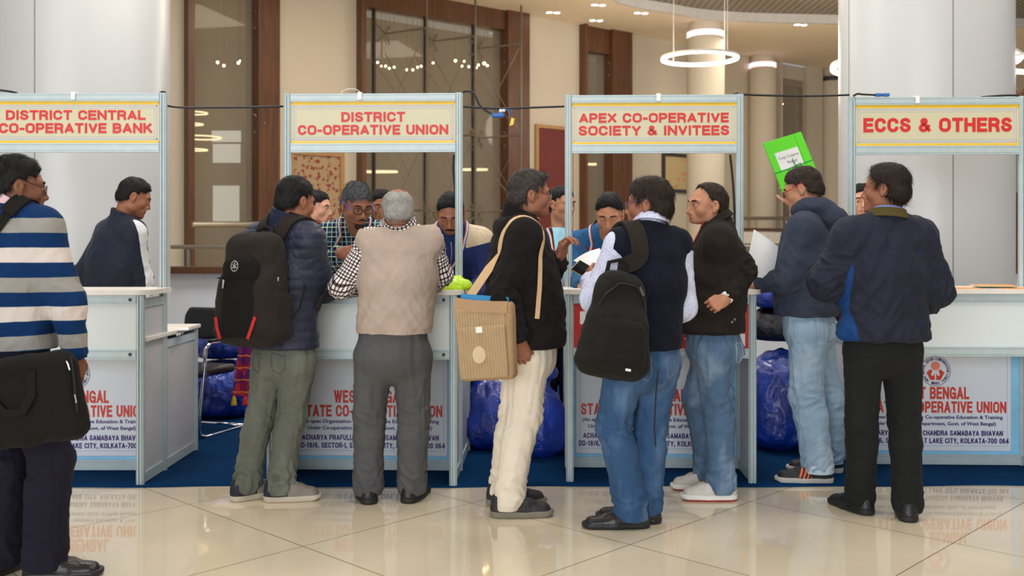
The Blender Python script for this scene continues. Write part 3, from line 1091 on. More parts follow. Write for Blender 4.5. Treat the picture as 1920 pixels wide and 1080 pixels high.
        if puff:
            coord = np.where(guv[:, 2] > .5, -guv[:, 1], s.sm[2] + 0.05 - V[:, 2])
            ph = coord / puff
            disp = disp * 0.6 + 0.007 * (np.abs(np.sin(np.pi * ph)) ** 0.6 - 0.6) + 0.0015 * pn(V * 45)
        if rib:
            disp = disp - rib * np.exp(-((V[:, 2] - zc) / 0.035) ** 2) * (1 - isarm) * 0.012
        edge = np.abs(V[:, 2] - zc) < h * 0.8
        disp[edge & (isarm < .5)] *= 0.5
        V = V + N * disp[:, None]
        attrs = {'guv': guv}
        for mk, fn in (masks or {}).items(): attrs[mk] = fn(s, V0, guv, lat, zt)
        o = qmesh(name, V, Q, mat, s.root, s.org, attrs, fmat(s, V, Q) if fmat else None)
        if label: o['label'] = label
        s.bvhs[name] = (V, Q)
        return o

    def trousers(s, mat, lr=(0.096, 0.066, 0.056), fold=0.006, top_z=0.13, h=None, name='trousers', seed=0.0, hem=0.035, crease=False, seat=0.0, brk=1.0):
        h = h or s.h
        pts = np.array([s.pel + A(0, 0, top_z)] + s.leg['L'] + s.leg['R'])
        lo = pts.min(0) - .18; hi = pts.max(0) + .18; lo[2] = 0.0; hi[2] = s.pel[2] + top_z + .02
        f = Fld(lo, hi, h)
        up = A(0, 0, 1)
        b = s.belly * 0.4
        f.add(ecap(s.pel - up * 0.015 + s.hF * b * .5, s.pel + up * (top_z + .05) + s.hF * b, (.160 * s.bw, .112 * s.bd + seat + b * .5), (.152 * s.bw, .110 * s.bd + b), s.hR), 0.03)
        f.add(ell(s.pel - s.hF * (0.03 + seat) - up * 0.03, (.12, .10, .10)), 0.04)
        for k in 'LR':
            hj, kn, an = s.leg[k]
            bot = A(an[0], an[1], hem)
            md = lerp(hj, kn, 0.5)
            f.add(ecap(hj, kn, lr[0], lr[1]), 0.03)
            mid = lerp(kn, an, 0.3) - rotm(s.foot[k])[:, 1] * 0.008
            f.add(ecap(kn, mid, lr[1], lerp(lr[1], lr[2], .3) + .003), 0.02)
            f.add(ecap(mid, bot, lerp(lr[1], lr[2], .3) + .003, lr[2], clip=(bot, A(0, 0, -1))), 0.02)
        f.cut(s.pel + up * top_z, up)
        f.cut(A(0, 0, hem), -up)
        V, Q = f.extract()
        V = relax(V, Q, 1, 0.4)
        N = vnormals(V, Q)
        best = np.full(len(V), 9.0); disp = np.zeros(len(V)); guv = np.zeros((len(V), 3))
        for k in 'LR':
            ch = s.leg[k]
            d, al, an, tot = s.limb_coord(V, ch)
            L1 = np.linalg.norm(ch[1] - ch[0])
            m = d < best; best = np.minimum(best, d)
            # stacked rings over the shoe, broken folds at the knee, long drags on the thigh
            ck = np.exp(-((al - L1) / 0.09) ** 2); ca = np.exp(-((al - tot) / 0.11) ** 2) * brk
            fd = fold * ((0.25 + 0.9 * ck + 1.25 * ca) * ridge(np.stack([al * 21 + 0.9 * np.sin(an + seed), np.cos(an) * 1.0, np.sin(an) * 1.0 + seed + (5 if k == 'L' else 0)], 1))
                         + 0.7 * ridge(np.stack([al * 4 + seed, np.cos(an) * 2.0, np.sin(an) * 2.0 + (3 if k == 'R' else 0)], 1)) * np.clip(1.1 - al / tot, 0.2, 1)
                         + 0.35 * pn(V * 18))
            disp = np.where(m, fd, disp)
            guv[m] = np.stack([an * 0.07, -al, np.full(len(V), 1.0 if k == 'R' else -1.0)], 1)[m]
        disp *= np.clip((V[:, 2] - hem) / .03, 0.15, 1)
        V = V + N * disp[:, None]
        o = qmesh(name, V, Q, mat, s.root, s.org, {'guv': guv})
        s.bvhs[name] = (V, Q)
        return o

    def pockets(s, mat, sides='LR', back=True, w=.054, hgt=.065, dz=-.03, r=.0013):
        V, Q = s.bvhs['trousers']
        o = None
        for k in sides:
            sg = 1 if k == 'R' else -1
            base = s.pel + s.hR * sg * .092 * s.bw - s.hF * (.17 if back else -.17) + A(0, 0, dz)
            pts = [(-w, hgt), (w, hgt), (w * .92, -hgt * .55), (0, -hgt), (-w * .92, -hgt * .55), (-w, hgt)]
            P, N = s.hug([base + s.hR * x * .9 + A(0, 0, z) for x, z in pts], 'trousers', .001, 40, 0)
            for off in (0,):
                MB().tube([q - s.org for q in P], r, 5).build('pocket_stitching', mat, s.root, True)

    def shoe(s, k, mat, sole_mat, L=0.275, sole=0.024, w=0.049, sporty=False, collar=None, hgt=0.098, over=0.004, low=1.0, lace=None):
        h = 0.0055
        an = s.leg[k][2]; M = rotm(s.foot[k])
        org = A(an[0], an[1], 0)
        y0, y1 = -0.075, L - 0.075
        f = Fld((-.075, y0 - .03, 0), (.075, y1 + .03, .16), h)
        e1 = y1 - w * 0.85; e0 = y0 + w * 0.75
        f.add(ecap((0, e0, .045), (0, lerp(e0, e1, .55), .040), (w * .82, .060), (w, .052), A(1, 0, 0)), 0.02)
        f.add(ecap((0, lerp(e0, e1, .55), .036), (0, e1, .030), (w, .048), (w * .90, .036), A(1, 0, 0)), 0.02)
        f.add(ecap((0, -0.02, .045), (0, -0.025, hgt + .03), (.040, .052), (.037, .044), A(1, 0, 0)), 0.025)
        f.add(ecap((0, 0.015, .085), (0, 0.085, .058), .036, .030), 0.03)
        f.cut(A(0, 0, hgt), nrm(A(0, 0.12, 1)))
        f.cut(A(0, 0, sole * .6), A(0, 0, -1))
        f.add(ecap((0, -0.022, hgt + .01), (0, -0.022, hgt + .06), (.031, .040), (.030, .04), A(1, 0, 0)), 0.002, sub=True)
        V, Q = f.extract()
        V = relax(V, Q, 1, .4)
        N = vnormals(V, Q)
        V = V + N * (0.0012 * pn(V * 60))[:, None]
        V = V * A(1, 1, low)
        attrs = {'sy': (V[:, 1] - y0) / L, 'sz': V[:, 2], 'sx': V[:, 0]}
        up = qmesh('shoe', V @ M.T + org, Q, mat, s.root, s.org, attrs)
        if sporty:
            lc = MB()
            for j in range(4):
                yy = .028 + .017 * j
                q = V[(np.abs(V[:, 0]) < .024) & (np.abs(V[:, 1] - yy) < .009)]
                if len(q) < 4: continue
                zt = lambda x: q[np.argmin(np.abs(q[:, 0] - x) - q[:, 2] * .6), 2] + .002
                P = [M @ A(x, yy + .005 * (1 if x > 0 else -1), zt(x)) + org - s.org for x in (-.022, -.008, .008, .022)]
                lc.tube(P, .0028, 6)
            if lc.nv: lc.build('laces', lace or sole_mat, up, True)
        f = Fld((-.075, y0 - .03, -.002), (.075, y1 + .03, sole + .02), h * .8)
        f.add(ecap((0, e0, .02), (0, lerp(e0, e1, .55), .02), (w * .84 + over, .06), (w + over, .06), A(1, 0, 0)), 0.01)
        f.add(ecap((0, lerp(e0, e1, .55), .02), (0, e1 + over, .02), (w + over, .06), (w * .90 + over, .06), A(1, 0, 0)), 0.01)
        f.cut(A(0, 0, sole + 0.002), nrm(A(0, .0, 1)))
        f.inter(lambda X, Y, Z: 0.001 + 0.012 * np.clip((Y - (y1 - .05)) / .05, 0, 1) ** 2 * (1 if sporty else 0.35) - Z + 0 * X)
        V2, Q2 = f.extract()
        qmesh('sole', relax(V2, Q2, 1, .3) @ M.T + org, Q2, sole_mat, up, s.org, {'sy': (V2[:, 1] - y0) / L, 'sz': V2[:, 2]})
        return up

    def shoes(s, mat, sole_mat, **kw):
        return [s.shoe(k, mat, sole_mat, **kw) for k in 'LR']

    def collar(s, mat, parent, rx=0.064, ry=0.068, h0=-0.02, h1=0.045, th=0.008, gap=0.35, fold=0.0, flare=0.006, lean=0.5, name='collar', n=36, drop=0.03, back=0.0, infl=0.0):
        """band around the neck; fold>0 turns it down over the outside like a shirt collar"""
        ax = nrm(lerp(A(0, 0, 1), nrm(s.hc + s.HM @ A(0, -.02, -.06) - s.nb), lean))
        fw = nrm(s.sF - ax * float(s.sF @ ax)); rt = np.cross(fw, ax)
        prof = [(0, h0), (flare, h1)]
        if fold: prof = [(0, h0), (flare, h1), (flare + th, h1 + .004), (flare + th + fold * .45, h1 - fold), (flare + th + fold * .45 - th, h1 - fold - .002), (th * 1.0, h1 - .014), (th, h0)]
        else: prof = [(0, h0), (flare, h1), (flare + th * .5, h1 + th * .4), (flare + th, h1), (th, h0)]
        V, Fc = [], []
        m = len(prof)
        for i in range(n + 1):
            a = gap + (2 * math.pi - 2 * gap) * i / n
            ca, sa = math.cos(a), math.sin(a)
            dz = -drop * (0.5 + 0.5 * ca) ** 1.5 + back * (0.5 - 0.5 * ca)
            for r, z in prof:
                V.append(s.nb + fw * ca * (ry + infl + r) + rt * sa * (rx + infl + r) + ax * (z + dz))
        for i in range(n):
            for j in range(m):
                a0 = i * m + j; a1 = i * m + (j + 1) % m
                Fc.append((a0, a0 + m, a1 + m, a1))
        Fc.append(tuple(range(m))); Fc.append(tuple(n * m + j for j in range(m))[::-1])
        o = MB().add(V, Fc).build(name, mat, parent, True, off=s.org, auto=50)
        at = o.data.attributes.new('guv', 'FLOAT_VECTOR', 'POINT')
        at.data.foreach_set('vector', np.array([(((gap + (2 * math.pi - 2 * gap) * i / n) * rx), z, 0) for i in range(n + 1) for r, z in prof], np.float32).ravel())
        return o

    def hug(s, path, gname, off=0.006, n=24, smooth=2):
        """resample a path and lay it on a garment; returns points and normals (world)"""
        V, Q = s.bvhs[gname]
        key = '_b' + gname
        if key not in s.__dict__: s.__dict__[key] = BVHTree.FromPolygons(V.tolist(), Q.tolist())
        t = s.__dict__[key]
        path = [np.asarray(p, float) for p in path]
        L = np.cumsum([0] + [np.linalg.norm(b - a) for a, b in zip(path[:-1], path[1:])])
        P, N = [], []
        for q in np.linspace(0, L[-1], n):
            p = A(*[np.interp(q, L, [x[i] for x in path]) for i in range(3)])
            r = t.find_nearest(Vector(p))
            nn = np.array(r[1]); P.append(np.array(r[0]) + nn * off); N.append(nn)
        P, N = np.array(P), np.array(N)
        for _ in range(smooth):
            P[1:-1] = (P[:-2] + 2 * P[1:-1] + P[2:]) / 4; N[1:-1] = (N[:-2] + N[1:-1] + N[2:])
        N /= np.linalg.norm(N, axis=1)[:, None]
        return P, N

    def strap(s, path, gname, w, th, mat, name='strap', parent=None, off=0.006, n=28, loc0=None):
        P, N = s.hug(path, gname, off, n)
        base = s.org if parent is None or parent is s.root else loc0
        return MB().ribbon(P, N, w, th).build(name, mat, parent or s.root, True, off=base, auto=40)

    def lanyard(s, mat, gname, end_drop=0.26, off=0.008, w=0.016, n=20, spread=0.075):
        """ribbon round the neck that meets on the chest"""
        mid = s.sm + s.sF * 0.16 - A(0, 0, end_drop)
        mb = MB()
        for q in (-1, 1):
            path = [s.nb + s.sR * q * 0.062 + A(0, 0, .035) - s.sF * .02, s.nb + s.sR * q * spread + s.sF * .06 + A(0, 0, .0), s.sm + s.sR * q * 0.06 + s.sF * .15 - A(0, 0, .08), mid + s.sR * q * .006]
            P, N = s.hug(path, gname, off, n)
            mb.ribbon(P, N, w, 0.0012)
        return mb.build('lanyard', mat, s.root, True, off=s.org)
# ------------------------------------------------------------------ materials of the place
def floor_mat():
    m = NT('polished_floor_tiles')
    v = m.obj()
    mp = m.n('ShaderNodeMapping', vector_type='TEXTURE'); m.put(mp.inputs[0], v)
    mp.inputs['Location'].default_value = (-0.207, 5.016, 0); mp.inputs['Rotation'].default_value = (0, 0, R_(46.0))
    x = m.xyz(mp.outputs[0])
    def joint(cc):
        fr = m.math('FRACT', m.math('ADD', cc, 0.5))
        return m.math('LESS_THAN', m.math('ABSOLUTE', m.math('SUBTRACT', fr, 0.5)), 0.0024)
    j = m.math('MAXIMUM', joint(x[0]), joint(x[1]))
    cell = m.n('ShaderNodeTexWhiteNoise', noise_dimensions='2D')
    fl = m.n('ShaderNodeVectorMath', operation='FLOOR'); m.put(fl.inputs[0], mp.outputs[0]); m.put(cell.inputs['Vector'], fl.outputs[0])
    n = m.noise(v, 1.3, 5, .6)
    base = m.ramp(n, [(0.3, c(198, 184, 158, 1.35)), (0.7, c(210, 196, 170, 1.35))])
    base = m.mix(m.math('MULTIPLY', cell.outputs[0], 0.10), base, c(170, 155, 132, 1.2))
    sp = m.n('ShaderNodeTexVoronoi', {'Scale': 3.0}); m.put(sp.inputs['Vector'], v)
    base = m.mix(m.math('LESS_THAN', sp.outputs['Distance'], 0.012), base, (0.1, 0.08, 0.06, 1))
    m.set(col=m.mix(j, base, c(112, 92, 70, 1.0)), rough=m.mix(j, (0.04,) * 3 + (1,), (0.5,) * 3 + (1,)), spec=0.5, coat=0.3, coatr=0.03)
    m.bump(m.noise(v, 2.2, 2), 0.02, 0.01)
    return m.m


def alu_mat():
    return plain('aluminium_profile', c(182, 196, 198, 1.1), 0.42, 0.1, 0.05, 20)


ALU = alu_mat()
PANEL = plain('white_laminate_panel', c(200, 206, 206, 1.3), 0.45, var=0.025, vs=3)
TOPW = plain('counter_laminate', c(214, 208, 200, 1.3), 0.4, var=0.05, vs=30)
GREYP = plain('grey_laminate_side', c(182, 182, 186, 1.25), 0.45, var=0.03, vs=3)
FLEX = plain('banner_vinyl', c(203, 207, 226, 1.35), 0.42, var=0.02, vs=2)
FLEXB = plain('banner_blue_edge', c(126, 186, 224, 1.3), 0.42, var=0.12, vs=5)
LAV = plain('lavender_line', c(176, 176, 198, 1.2), 0.5)
CREAM = plain('sign_cream', c(200, 194, 162, 1.15), 0.42, var=0.03, vs=3)
YEL = plain('sign_yellow', c(224, 178, 46, 1.3), 0.45)
REDL = plain('sign_red_letters', c(196, 40, 34, 1.25), 0.45, var=0.03)
BRED = plain('banner_red_letters', c(196, 58, 44, 1.25), 0.45)
BPUR = plain('banner_violet_letters', c(62, 38, 108, 1.25), 0.45)
DARK = plain('dark_gap', c(40, 44, 46), 0.6)
BLK = plain('black_plastic', c(24, 24, 26), 0.45)
WHT = plain('white_plastic', c(225, 225, 222, 1.2), 0.4)


def prof(w=0.042):
    """eight sided extrusion with a groove in each main side"""
    r = w / 2; g = 0.0035; dd = 0.012; k = r * 0.45
    P = []
    for q in range(4):
        a = q * math.pi / 2
        ca, sa = math.cos(a), math.sin(a)
        for x, y in ((r, -k), (r, -g), (r - dd, -g), (r - dd, g), (r, g), (r, k)):
            P.append((x * ca - y * sa, x * sa + y * ca))
    return P


def post(root, x, y, z1, z0=0.0):
    p = [(x + a, y + b) for a, b in prof()]
    return MB().prism(p, z0, z1).build('post', ALU, root)


def rail(root, name, x0, x1, y, z0, z1, th=0.03, along='x'):
    """aluminium cross bar with two grooves on the face"""
    h = z1 - z0
    mb = MB()
    r = th / 2
    P = [(-r, z0), (r, z0), (r, z1), (-r, z1), (-r, z1 - h * .18), (-r + .004, z1 - h * .18), (-r + .004, z1 - h * .24), (-r, z1 - h * .24), (-r, z0 + h * .2), (-r + .004, z0 + h * .2), (-r + .004, z0 + h * .12), (-r, z0 + h * .12)]
    n = len(P)
    if along == 'x':
        V = [(x0, y + a, b) for a, b in P] + [(x1, y + a, b) for a, b in P]
    else:
        V = [(y + a, x0, b) for a, b in P] + [(y + a, x1, b) for a, b in P]
    mb.add(V, [tuple(range(n)), tuple(range(n, 2 * n))[::-1]] + [(i, n + i, n + (i + 1) % n, (i + 1) % n) for i in range(n)])
    return mb.build(name, ALU, root)


W2 = 0.495
YF, YB = -0.35, 0.56
ZT = 2.165


def emblem(parent, cx, cz, y, r):
    """round seal: two open hands under a disc inside a ring of letters"""
    mb = MB()
    n = 48
    V = [(cx + r * q * math.cos(2 * math.pi * i / n), y - .0012, cz + r * q * math.sin(2 * math.pi * i / n)) for q in (1.0, .965) for i in range(n)]
    mb.add(V, [(i, (i + 1) % n, n + (i + 1) % n, n + i) for i in range(n)])
    # letters round the ring
    def ring_text(txt, a0, a1, inward):
        for i, ch in enumerate(txt):
            if ch == ' ': continue
            a = R_(a0 + (a1 - a0) * i / (len(txt) - 1))
            w = r * 0.085 if ch != 'I' else r * .03
            t = text_mb(ch, -w, w, -r * .085, r * .085, 0, 0.02, 0.0012)
            V = np.concatenate(t.v)
            rot = (a - math.pi / 2) if not inward else (a + math.pi / 2)
            X = V[:, 0] * math.cos(rot) - V[:, 2] * math.sin(rot); Z = V[:, 0] * math.sin(rot) + V[:, 2] * math.cos(rot)
            mb.add(np.stack([cx + r * .82 * math.cos(a) + X, y + V[:, 1], cz + r * .82 * math.sin(a) + Z], 1), t.f)
    ring_text('WEST BENGAL STATE CO-OPERATIVE UNION', 232, -52, False)
    ring_text('1950', 257, 283, True)
    e = mb.build('emblem', BPUR, parent)
    m2 = MB()
    n = 28
    V = [(cx, y - .0014, cz + r * .34)] + [(cx + r * .30 * math.cos(2 * math.pi * i / n), y - .0014, cz + r * (.34 + .30 * math.sin(2 * math.pi * i / n))) for i in range(n)]
    m2.add(V, [(0, 1 + i, 1 + (i + 1) % n) for i in range(n)])
    m2.build('emblem_disc', plain('emblem_coral', c(220, 120, 104), 0.5), e)
    m3 = MB()
    for q in (-1, 1):
        for poly in (((.05, -.60), (.05, -.14), (.16, -.34), (.30, -.26), (.20, .02), (.34, .12), (.60, -.10), (.34, -.60)),):
            P = [(cx + q * a * r, cz + b * r) for a, b in poly]
            m3.add([(p[0], y - .0016, p[1]) for p in P], [tuple(range(len(P)))])
    m3.build('emblem_hands', BRED, e)
    return e


def banner(root, y, x0=-0.45, x1=0.43, full=True):
    """printed front cloth: white field, blue edge, lettering"""
    z0, z1 = 0.075, 0.69
    b = MB().box(-W2 + .02, W2 - .02, y, y + .012, 0.05, z1).build('banner', FLEXB, root)
    MB().box(x0, x1, y - .0012, y, z0 + .005, z1).build('banner_field', FLEX, b)
    fr = MB()
    yy = y - .0018
    fr.box(x0 + .022, x1 - .022, yy, yy + .0008, z0 + .034, z0 + .037); fr.box(x0 + .022, x0 + .025, yy, yy + .0008, z0 + .034, z1); fr.box(x1 - .025, x1 - .022, yy, yy + .0008, z0 + .034, z1)
    fr.box(x0, x1, yy, yy + .0008, z0 + .005, z0 + .008); fr.box(x1 - .004, x1, yy, yy + .0008, z0 + .005, z1)
    fr.build('banner_line', LAV, b)
    cx = (x0 + x1) / 2
    yl = y - .0012
    r = block_text('WEST BENGAL', cx - .215, cx + .195, .385, .457, yl, .20, .10)
    block_text('STATE CO-OPERATIVE UNION', x0 + .028, x1 - .03, .305, .372, yl, .20, .10, mb=r)
    r.build('lettering', BRED, b)
    p = text_mb('(An apex Organisation for Co-operative Education & Training', x0 + .035, x1 - .05, .262, .290, yl, .025)
    text_mb('Under Co-operation Department, Govt. of West Bengal)', x0 + .07, x1 - .09, .224, .252, yl, .025, mb=p)
    block_text('ACHARYA PRAFULLA CHANDRA SAMABAYA BHAVAN', x0 + .04, x1 - .05, .170, .201, yl, .19, .11, mb=p)
    block_text('DD-18/6, SECTOR-I, SALT LAKE CITY, KOLKATA-700 064', x0 + .015, x1 - .015, .125, .156, yl, .19, .11, mb=p)
    p.build('lettering', BPUR, b)
    emblem(b, cx, .55, yl, .088)
    return b


def booth(X, Y, rz, label, lines, ztop=ZT, apron='white', sides='LR'):
    """lines: [(text, x0, x1, z0, z1)] in booth coordinates"""
    root = empty('exhibition_booth', (X, Y, .0065), R_(rz), label=label, cat='booth', group='modular booths in a row')
    for sx in (-W2, W2):
        post(root, sx, YF, 1.022); post(root, sx, 0.0, ztop); post(root, sx, YB, 0.765)
    # header
    rail(root, 'header_rail', -W2 + .02, W2 - .02, 0.0, ztop - .048, ztop - .003)
    rail(root, 'header_rail', -W2 + .02, W2 - .02, 0.0, ztop - .340, ztop - .288)
    zs0, zs1 = ztop - .288, ztop - .048
    x0, x1 = -W2 + .02, W2 - .02
    sb = MB().box(x0, x1, -.006, .006, zs0, zs1).build('sign_board', CREAM, root)
    yb = -.0072
    bd = MB(); bd.box(x0, x1, yb, -.006, zs1 - .018, zs1); bd.box(x0, x1, yb, -.006, zs0, zs0 + .013); bd.box(x0, x0 + .004, yb, -.006, zs0, zs1); bd.box(x1 - .004, x1, yb, -.006, zs0, zs1)
    bd.build('sign_band', YEL, sb)
    ln = MB()
    a, b, g = x0 + .012, x1 - .012, .005
    for q in (0.0, 0.015):
        t = .006 if q == 0 else .0025
        ln.box(a + q, b - q, yb, -.006, zs1 - .024 - q - t, zs1 - .024 - q); ln.box(a + q, b - q, yb, -.006, zs0 + .020 + q, zs0 + .020 + q + t)
        ln.box(a + q, a + q + t, yb, -.006, zs0 + .02 + q, zs1 - .024 - q); ln.box(b - q - t, b - q, yb, -.006, zs0 + .02 + q, zs1 - .024 - q)
    ln.build('sign_line', LAV, sb)
    lt = MB()
    for t, a, b, q0, q1 in lines: block_text(t, a, b, q0, q1, -.006, .23, .09, mb=lt)
    lt.build('lettering', REDL, sb)
    # counter top with rounded front corners
    ox, r = W2 + .055, .085
    fy, by = YF - .035, -0.022
    P = [(-ox, by), (-W2 + 0.03, by), (-W2 + .03, .03), (W2 - .03, .03), (W2 - .03, by), (ox, by)]
    for ctr, a0 in (((ox - r, fy + r), 0), ((-ox + r, fy + r), -90)):
        for i in range(9):
            an = R_(a0 - 90 * i / 8)
            P.append((ctr[0] + r * math.cos(an), ctr[1] + r * math.sin(an)))
    MB().prism(P, 1.024, 1.050).build('counter_top', TOPW, root)
    # apron
    rail(root, 'apron_rail', -W2 + .02, W2 - .02, YF, .974, 1.022)
    rail(root, 'apron_rail', -W2 + .02, W2 - .02, YF, .678, .730)
    ap = MB().box(-W2 + .02, W2 - .02, YF - .006, YF + .006, .73, .974).build('apron_panel', PANEL if apron == 'white' else plain('apron_red', c(176, 30, 36, 1.25), .45), root)
    for sx in (-W2 + .09, W2 - .05):
        for z in (.998, .704): MB().tube([(sx, YF - .0155, z), (sx, YF - .019, z)], .009, 12).build('bolt', BLK, root)
    if apron != 'white':
        t = MB()
        for sx, za, zb in ((-.44, .86, .93), (.40, .745, .81)): MB().box(sx, sx + .055, YF - .0075, YF - .006, za, zb).build('white_block', WHT, ap)
        t = text_mb('A', .14, .20, .745, .81, YF - .006, .05); t.build('lettering', WHT, ap)
    # recessed lower front
    rail(root, 'base_rail', -W2 + .02, W2 - .02, 0.0, 0.002, .062)
    banner(root, -.004)
    # closed sides
    for q in sides:
        sx = -W2 if q == 'L' else W2
        for ya, yb_, zt in ((YF + .02, -.02, 1.0), (.02, YB - .02, .745)):
            MB().box(sx - .004, sx + .004, ya, yb_, .05, zt).build('side_panel', GREYP, root)
            rail(root, 'side_rail', ya, yb_, sx, 0.004, .058, .024, 'y'); rail(root, 'side_rail', ya, yb_, sx, zt - .045, zt, .024, 'y')
    # inner desk
    MB().box(-W2 - .03, W2 + .03, YF + .03, YB + .04, .768, .792, bev=.006).build('inner_desk', TOPW, root)
    # clip light on the header
    return root


def clip_light(px, Y, label):
    p = J(px, 179, Y)
    r = empty('clip_light', (p[0], p[1], ZT - .003), label=label, cat='clip light', group='white clips on the booth headers')
    MB().box(-.013, .013, -.024, -.017, -.032, .012, bev=.004).box(-.013, .013, -.024, .02, .006, .014, bev=.002).build('clip', WHT, r, off=(0, 0, 0))
    return r


# ------------------------------------------------------------------ far hall
CZ = 5.2
WS = lambda px: (429 - 0.185 * (px - 985)) / (CZ - HC)


def wp(px):
    """point of the far wall seen in picture column px"""
    Y = F / WS(px)
    return A((px - CX) / F * Y, Y, 0)


WN = nrm(A(0.626, -0.78, 0)); WT = nrm(A(0.78, 0.626, 0))


def zat(px, py):
    return HC - (py - HY) / WS(px)


def slabw(name, pa, pb, mat, z0=0.0, z1=CZ, front=0.0, back=-0.25, parent=None, mb=None):
    """upright block along the far wall between two picture columns"""
    a, b = wp(pa), wp(pb)
    V = [p + WN * o + A(0, 0, z) for z in (z0, z1) for p, o in ((a, front), (b, front), (b, back), (a, back))]
    f = [(0, 1, 2, 3), (4, 7, 6, 5), (0, 4, 5, 1), (1, 5, 6, 2), (2, 6, 7, 3), (3, 7, 4, 0)]
    m = mb or MB()
    m.add(V, f)
    return m if mb is not None else m.build(name, mat, parent)


def make_setting():
    fm = floor_mat()
    struct(MB().add([(-14, -8, 0), (16, -8, 0), (16, 34, 0), (-14, 34, 0)], [(0, 1, 2, 3)]).build('floor', fm))
    # blue carpet with a slightly wavy front edge
    n = 160
    V, Fc = [], []
    for i in range(n + 1):
        x = -4.6 + 9.2 * i / n
        e = 5.345 + 0.012 * math.sin(x * 3.1) + 0.010 * math.sin(x * 7.7 + 1) + .02 * x / 4
        lift = 0.006 + 0.004 * (0.5 + 0.5 * math.sin(x * 5.3))
        V += [(x, e, 0.001), (x, e + .004, lift), (x, e + .12, .006), (x, 9.2 if -2.68 < x < 2.5 else 7.18, .006)]
    for i in range(n):
        for j in range(3): Fc.append((i * 4 + j, i * 4 + 4 + j, i * 4 + 5 + j, i * 4 + 1 + j))
    cm = NT('blue_carpet'); v = cm.obj()
    k = cm.ramp(cm.noise(v, 300, 3), [(0.3, c(9, 44, 80, .95)), (0.7, c(14, 62, 108, .95))])
    k = cm.mix(1.0, k, cm.ramp(cm.noise(v, 2.5, 4), [(.3, (.85,) * 3), (.7, (1.12,) * 3)]), 'MULTIPLY')
    cm.set(col=k, rough=.95, spec=.05); cm.bump(cm.noise(v, 500, 2), .5, .003)
    o = MB().add(V, Fc).build('carpet', cm.m, smooth=True)
    tag(o, 'blue needle felt carpet running under all the booths', 'carpet')

    # the two big round columns
    wm = plain('column_panels', c(200, 200, 198, 1.08), .32, var=.015, vs=1.5)
    seam = plain('column_seam', c(120, 118, 116), .6)
    for nm, pc, pr, Y, seams in (('column_left', 150, 161, 8.0, (65,)), ('column_right', 1733, 154, 7.9, (1787, 1592))):
        X = (pc - CX) / F * Y; r = pr / F * Y * 0.996
        c0 = MB().lathe([(r, 0), (r, CZ + .1)], X, Y, 96).build(nm, wm, smooth=True); struct(c0)
        for sp in seams:
            a = min((abs(CX + F * (X + r * math.sin(t)) / (Y - r * math.cos(t)) - sp), t) for t in np.linspace(-1.4, 1.4, 1400))[1]
            x, y = X + r * math.sin(a), Y - r * math.cos(a)
            tn = A(math.cos(a), math.sin(a), 0); nn = A(math.sin(a), -math.cos(a), 0)
            V = [A(x, y, z) + tn * q * .004 + nn * d for z in (0, CZ) for q, d in ((-1, .0015), (1, .0015), (1, -.004), (-1, -.004))]
            MB().add(V, [(0, 1, 5, 4), (1, 2, 6, 5), (3, 0, 4, 7), (2, 3, 7, 6)]).build('seam', seam, c0)

    # far wall
    wall = plain('far_wall_paint', c(190, 180, 162, 1.15), .7, var=.02, vs=.8)
    br = NT('walnut_veneer'); v = br.obj()
    w = br.noise(v, 5, 5, .6, (6, 6, .35))
    br.set(col=br.ramp(w, [(.3, c(64, 38, 22, 1.3)), (.7, c(96, 60, 36, 1.3))]), rough=.4)
    brown = br.m
    dk = plain('mullion_dark', c(46, 40, 34), .5)
    i = 0
    wl = struct(slabw('wall_far', -260, 346, wall))
    for a, b in ((518, 669), (985, 1086), (1177, 1455), (1512, 2300)): slabw('wall_face', a, b, wall, parent=wl)
    for a, b, z0 in ((346, 518, 4.9), (669, 985, 4.9), (1086, 1177, 4.85), (1455, 1512, 4.5)): slabw('wall_face', a, b, wall, z0=z0 + .25, back=-.25, front=-.1, parent=wl)
    wi = 0
    gm = NT('tinted_glass')
    gm.set(col=(.62, .57, .48, 1), rough=.03, spec=.9)
    tr = gm.n('ShaderNodeBsdfTransparent', {'Color': (.80, .75, .66, 1)})
    mx = gm.n('ShaderNodeMixShader'); gm.put(mx.inputs[0], 0.22)
    gm.t.links.new(tr.outputs[0], mx.inputs[1]); gm.t.links.new(gm.b.outputs[0], mx.inputs[2]); gm.t.links.new(mx.outputs[0], gm.out.inputs[0])
    for k, (fa, fb, ga, gb, ja, jb, mull, head, tz) in enumerate((
            (345, 357, 357, 478, 478, 518, (), None, 5.2), (668, 677, 677, 945, 945, 985, (706, 803, 893), (677, 945), 5.2),
            (1086, 1091, 1091, 1140, 1140, 1177, (), (1091, 1140), 5.2), (1453, 1456, 1456, 1512, 1512, 1534, (), None, 4.9))):
        wr = slabw('window_%d' % (k + 1), ga, gb, gm.m, .0, tz, front=-.10, back=-.11); struct(wr)
        bm_ = brown if k < 3 else wall
        slabw('window_frame', fa, fb, bm_, front=.16, back=-.3, parent=wr)
        slabw('window_jamb', ja, jb, bm_, front=.12, back=-.3, parent=wr)
        if head: slabw('window_head', head[0], head[1], brown, z0=tz - (.32 if k == 1 else .45), z1=tz, front=.04, back=-.2, parent=wr)
        for m_ in mull: slabw('mullion', m_ - 1.7, m_ + 1.7, dk, front=-.05, back=-.12, parent=wr)
    # the space behind the glass
    bk = plain('back_hall_paint', c(150, 132, 104, 1.2), .8, var=.05, vs=.4)
    q0, q1 = wp(-260) - WN * 2.6, wp(2300) - WN * 2.6
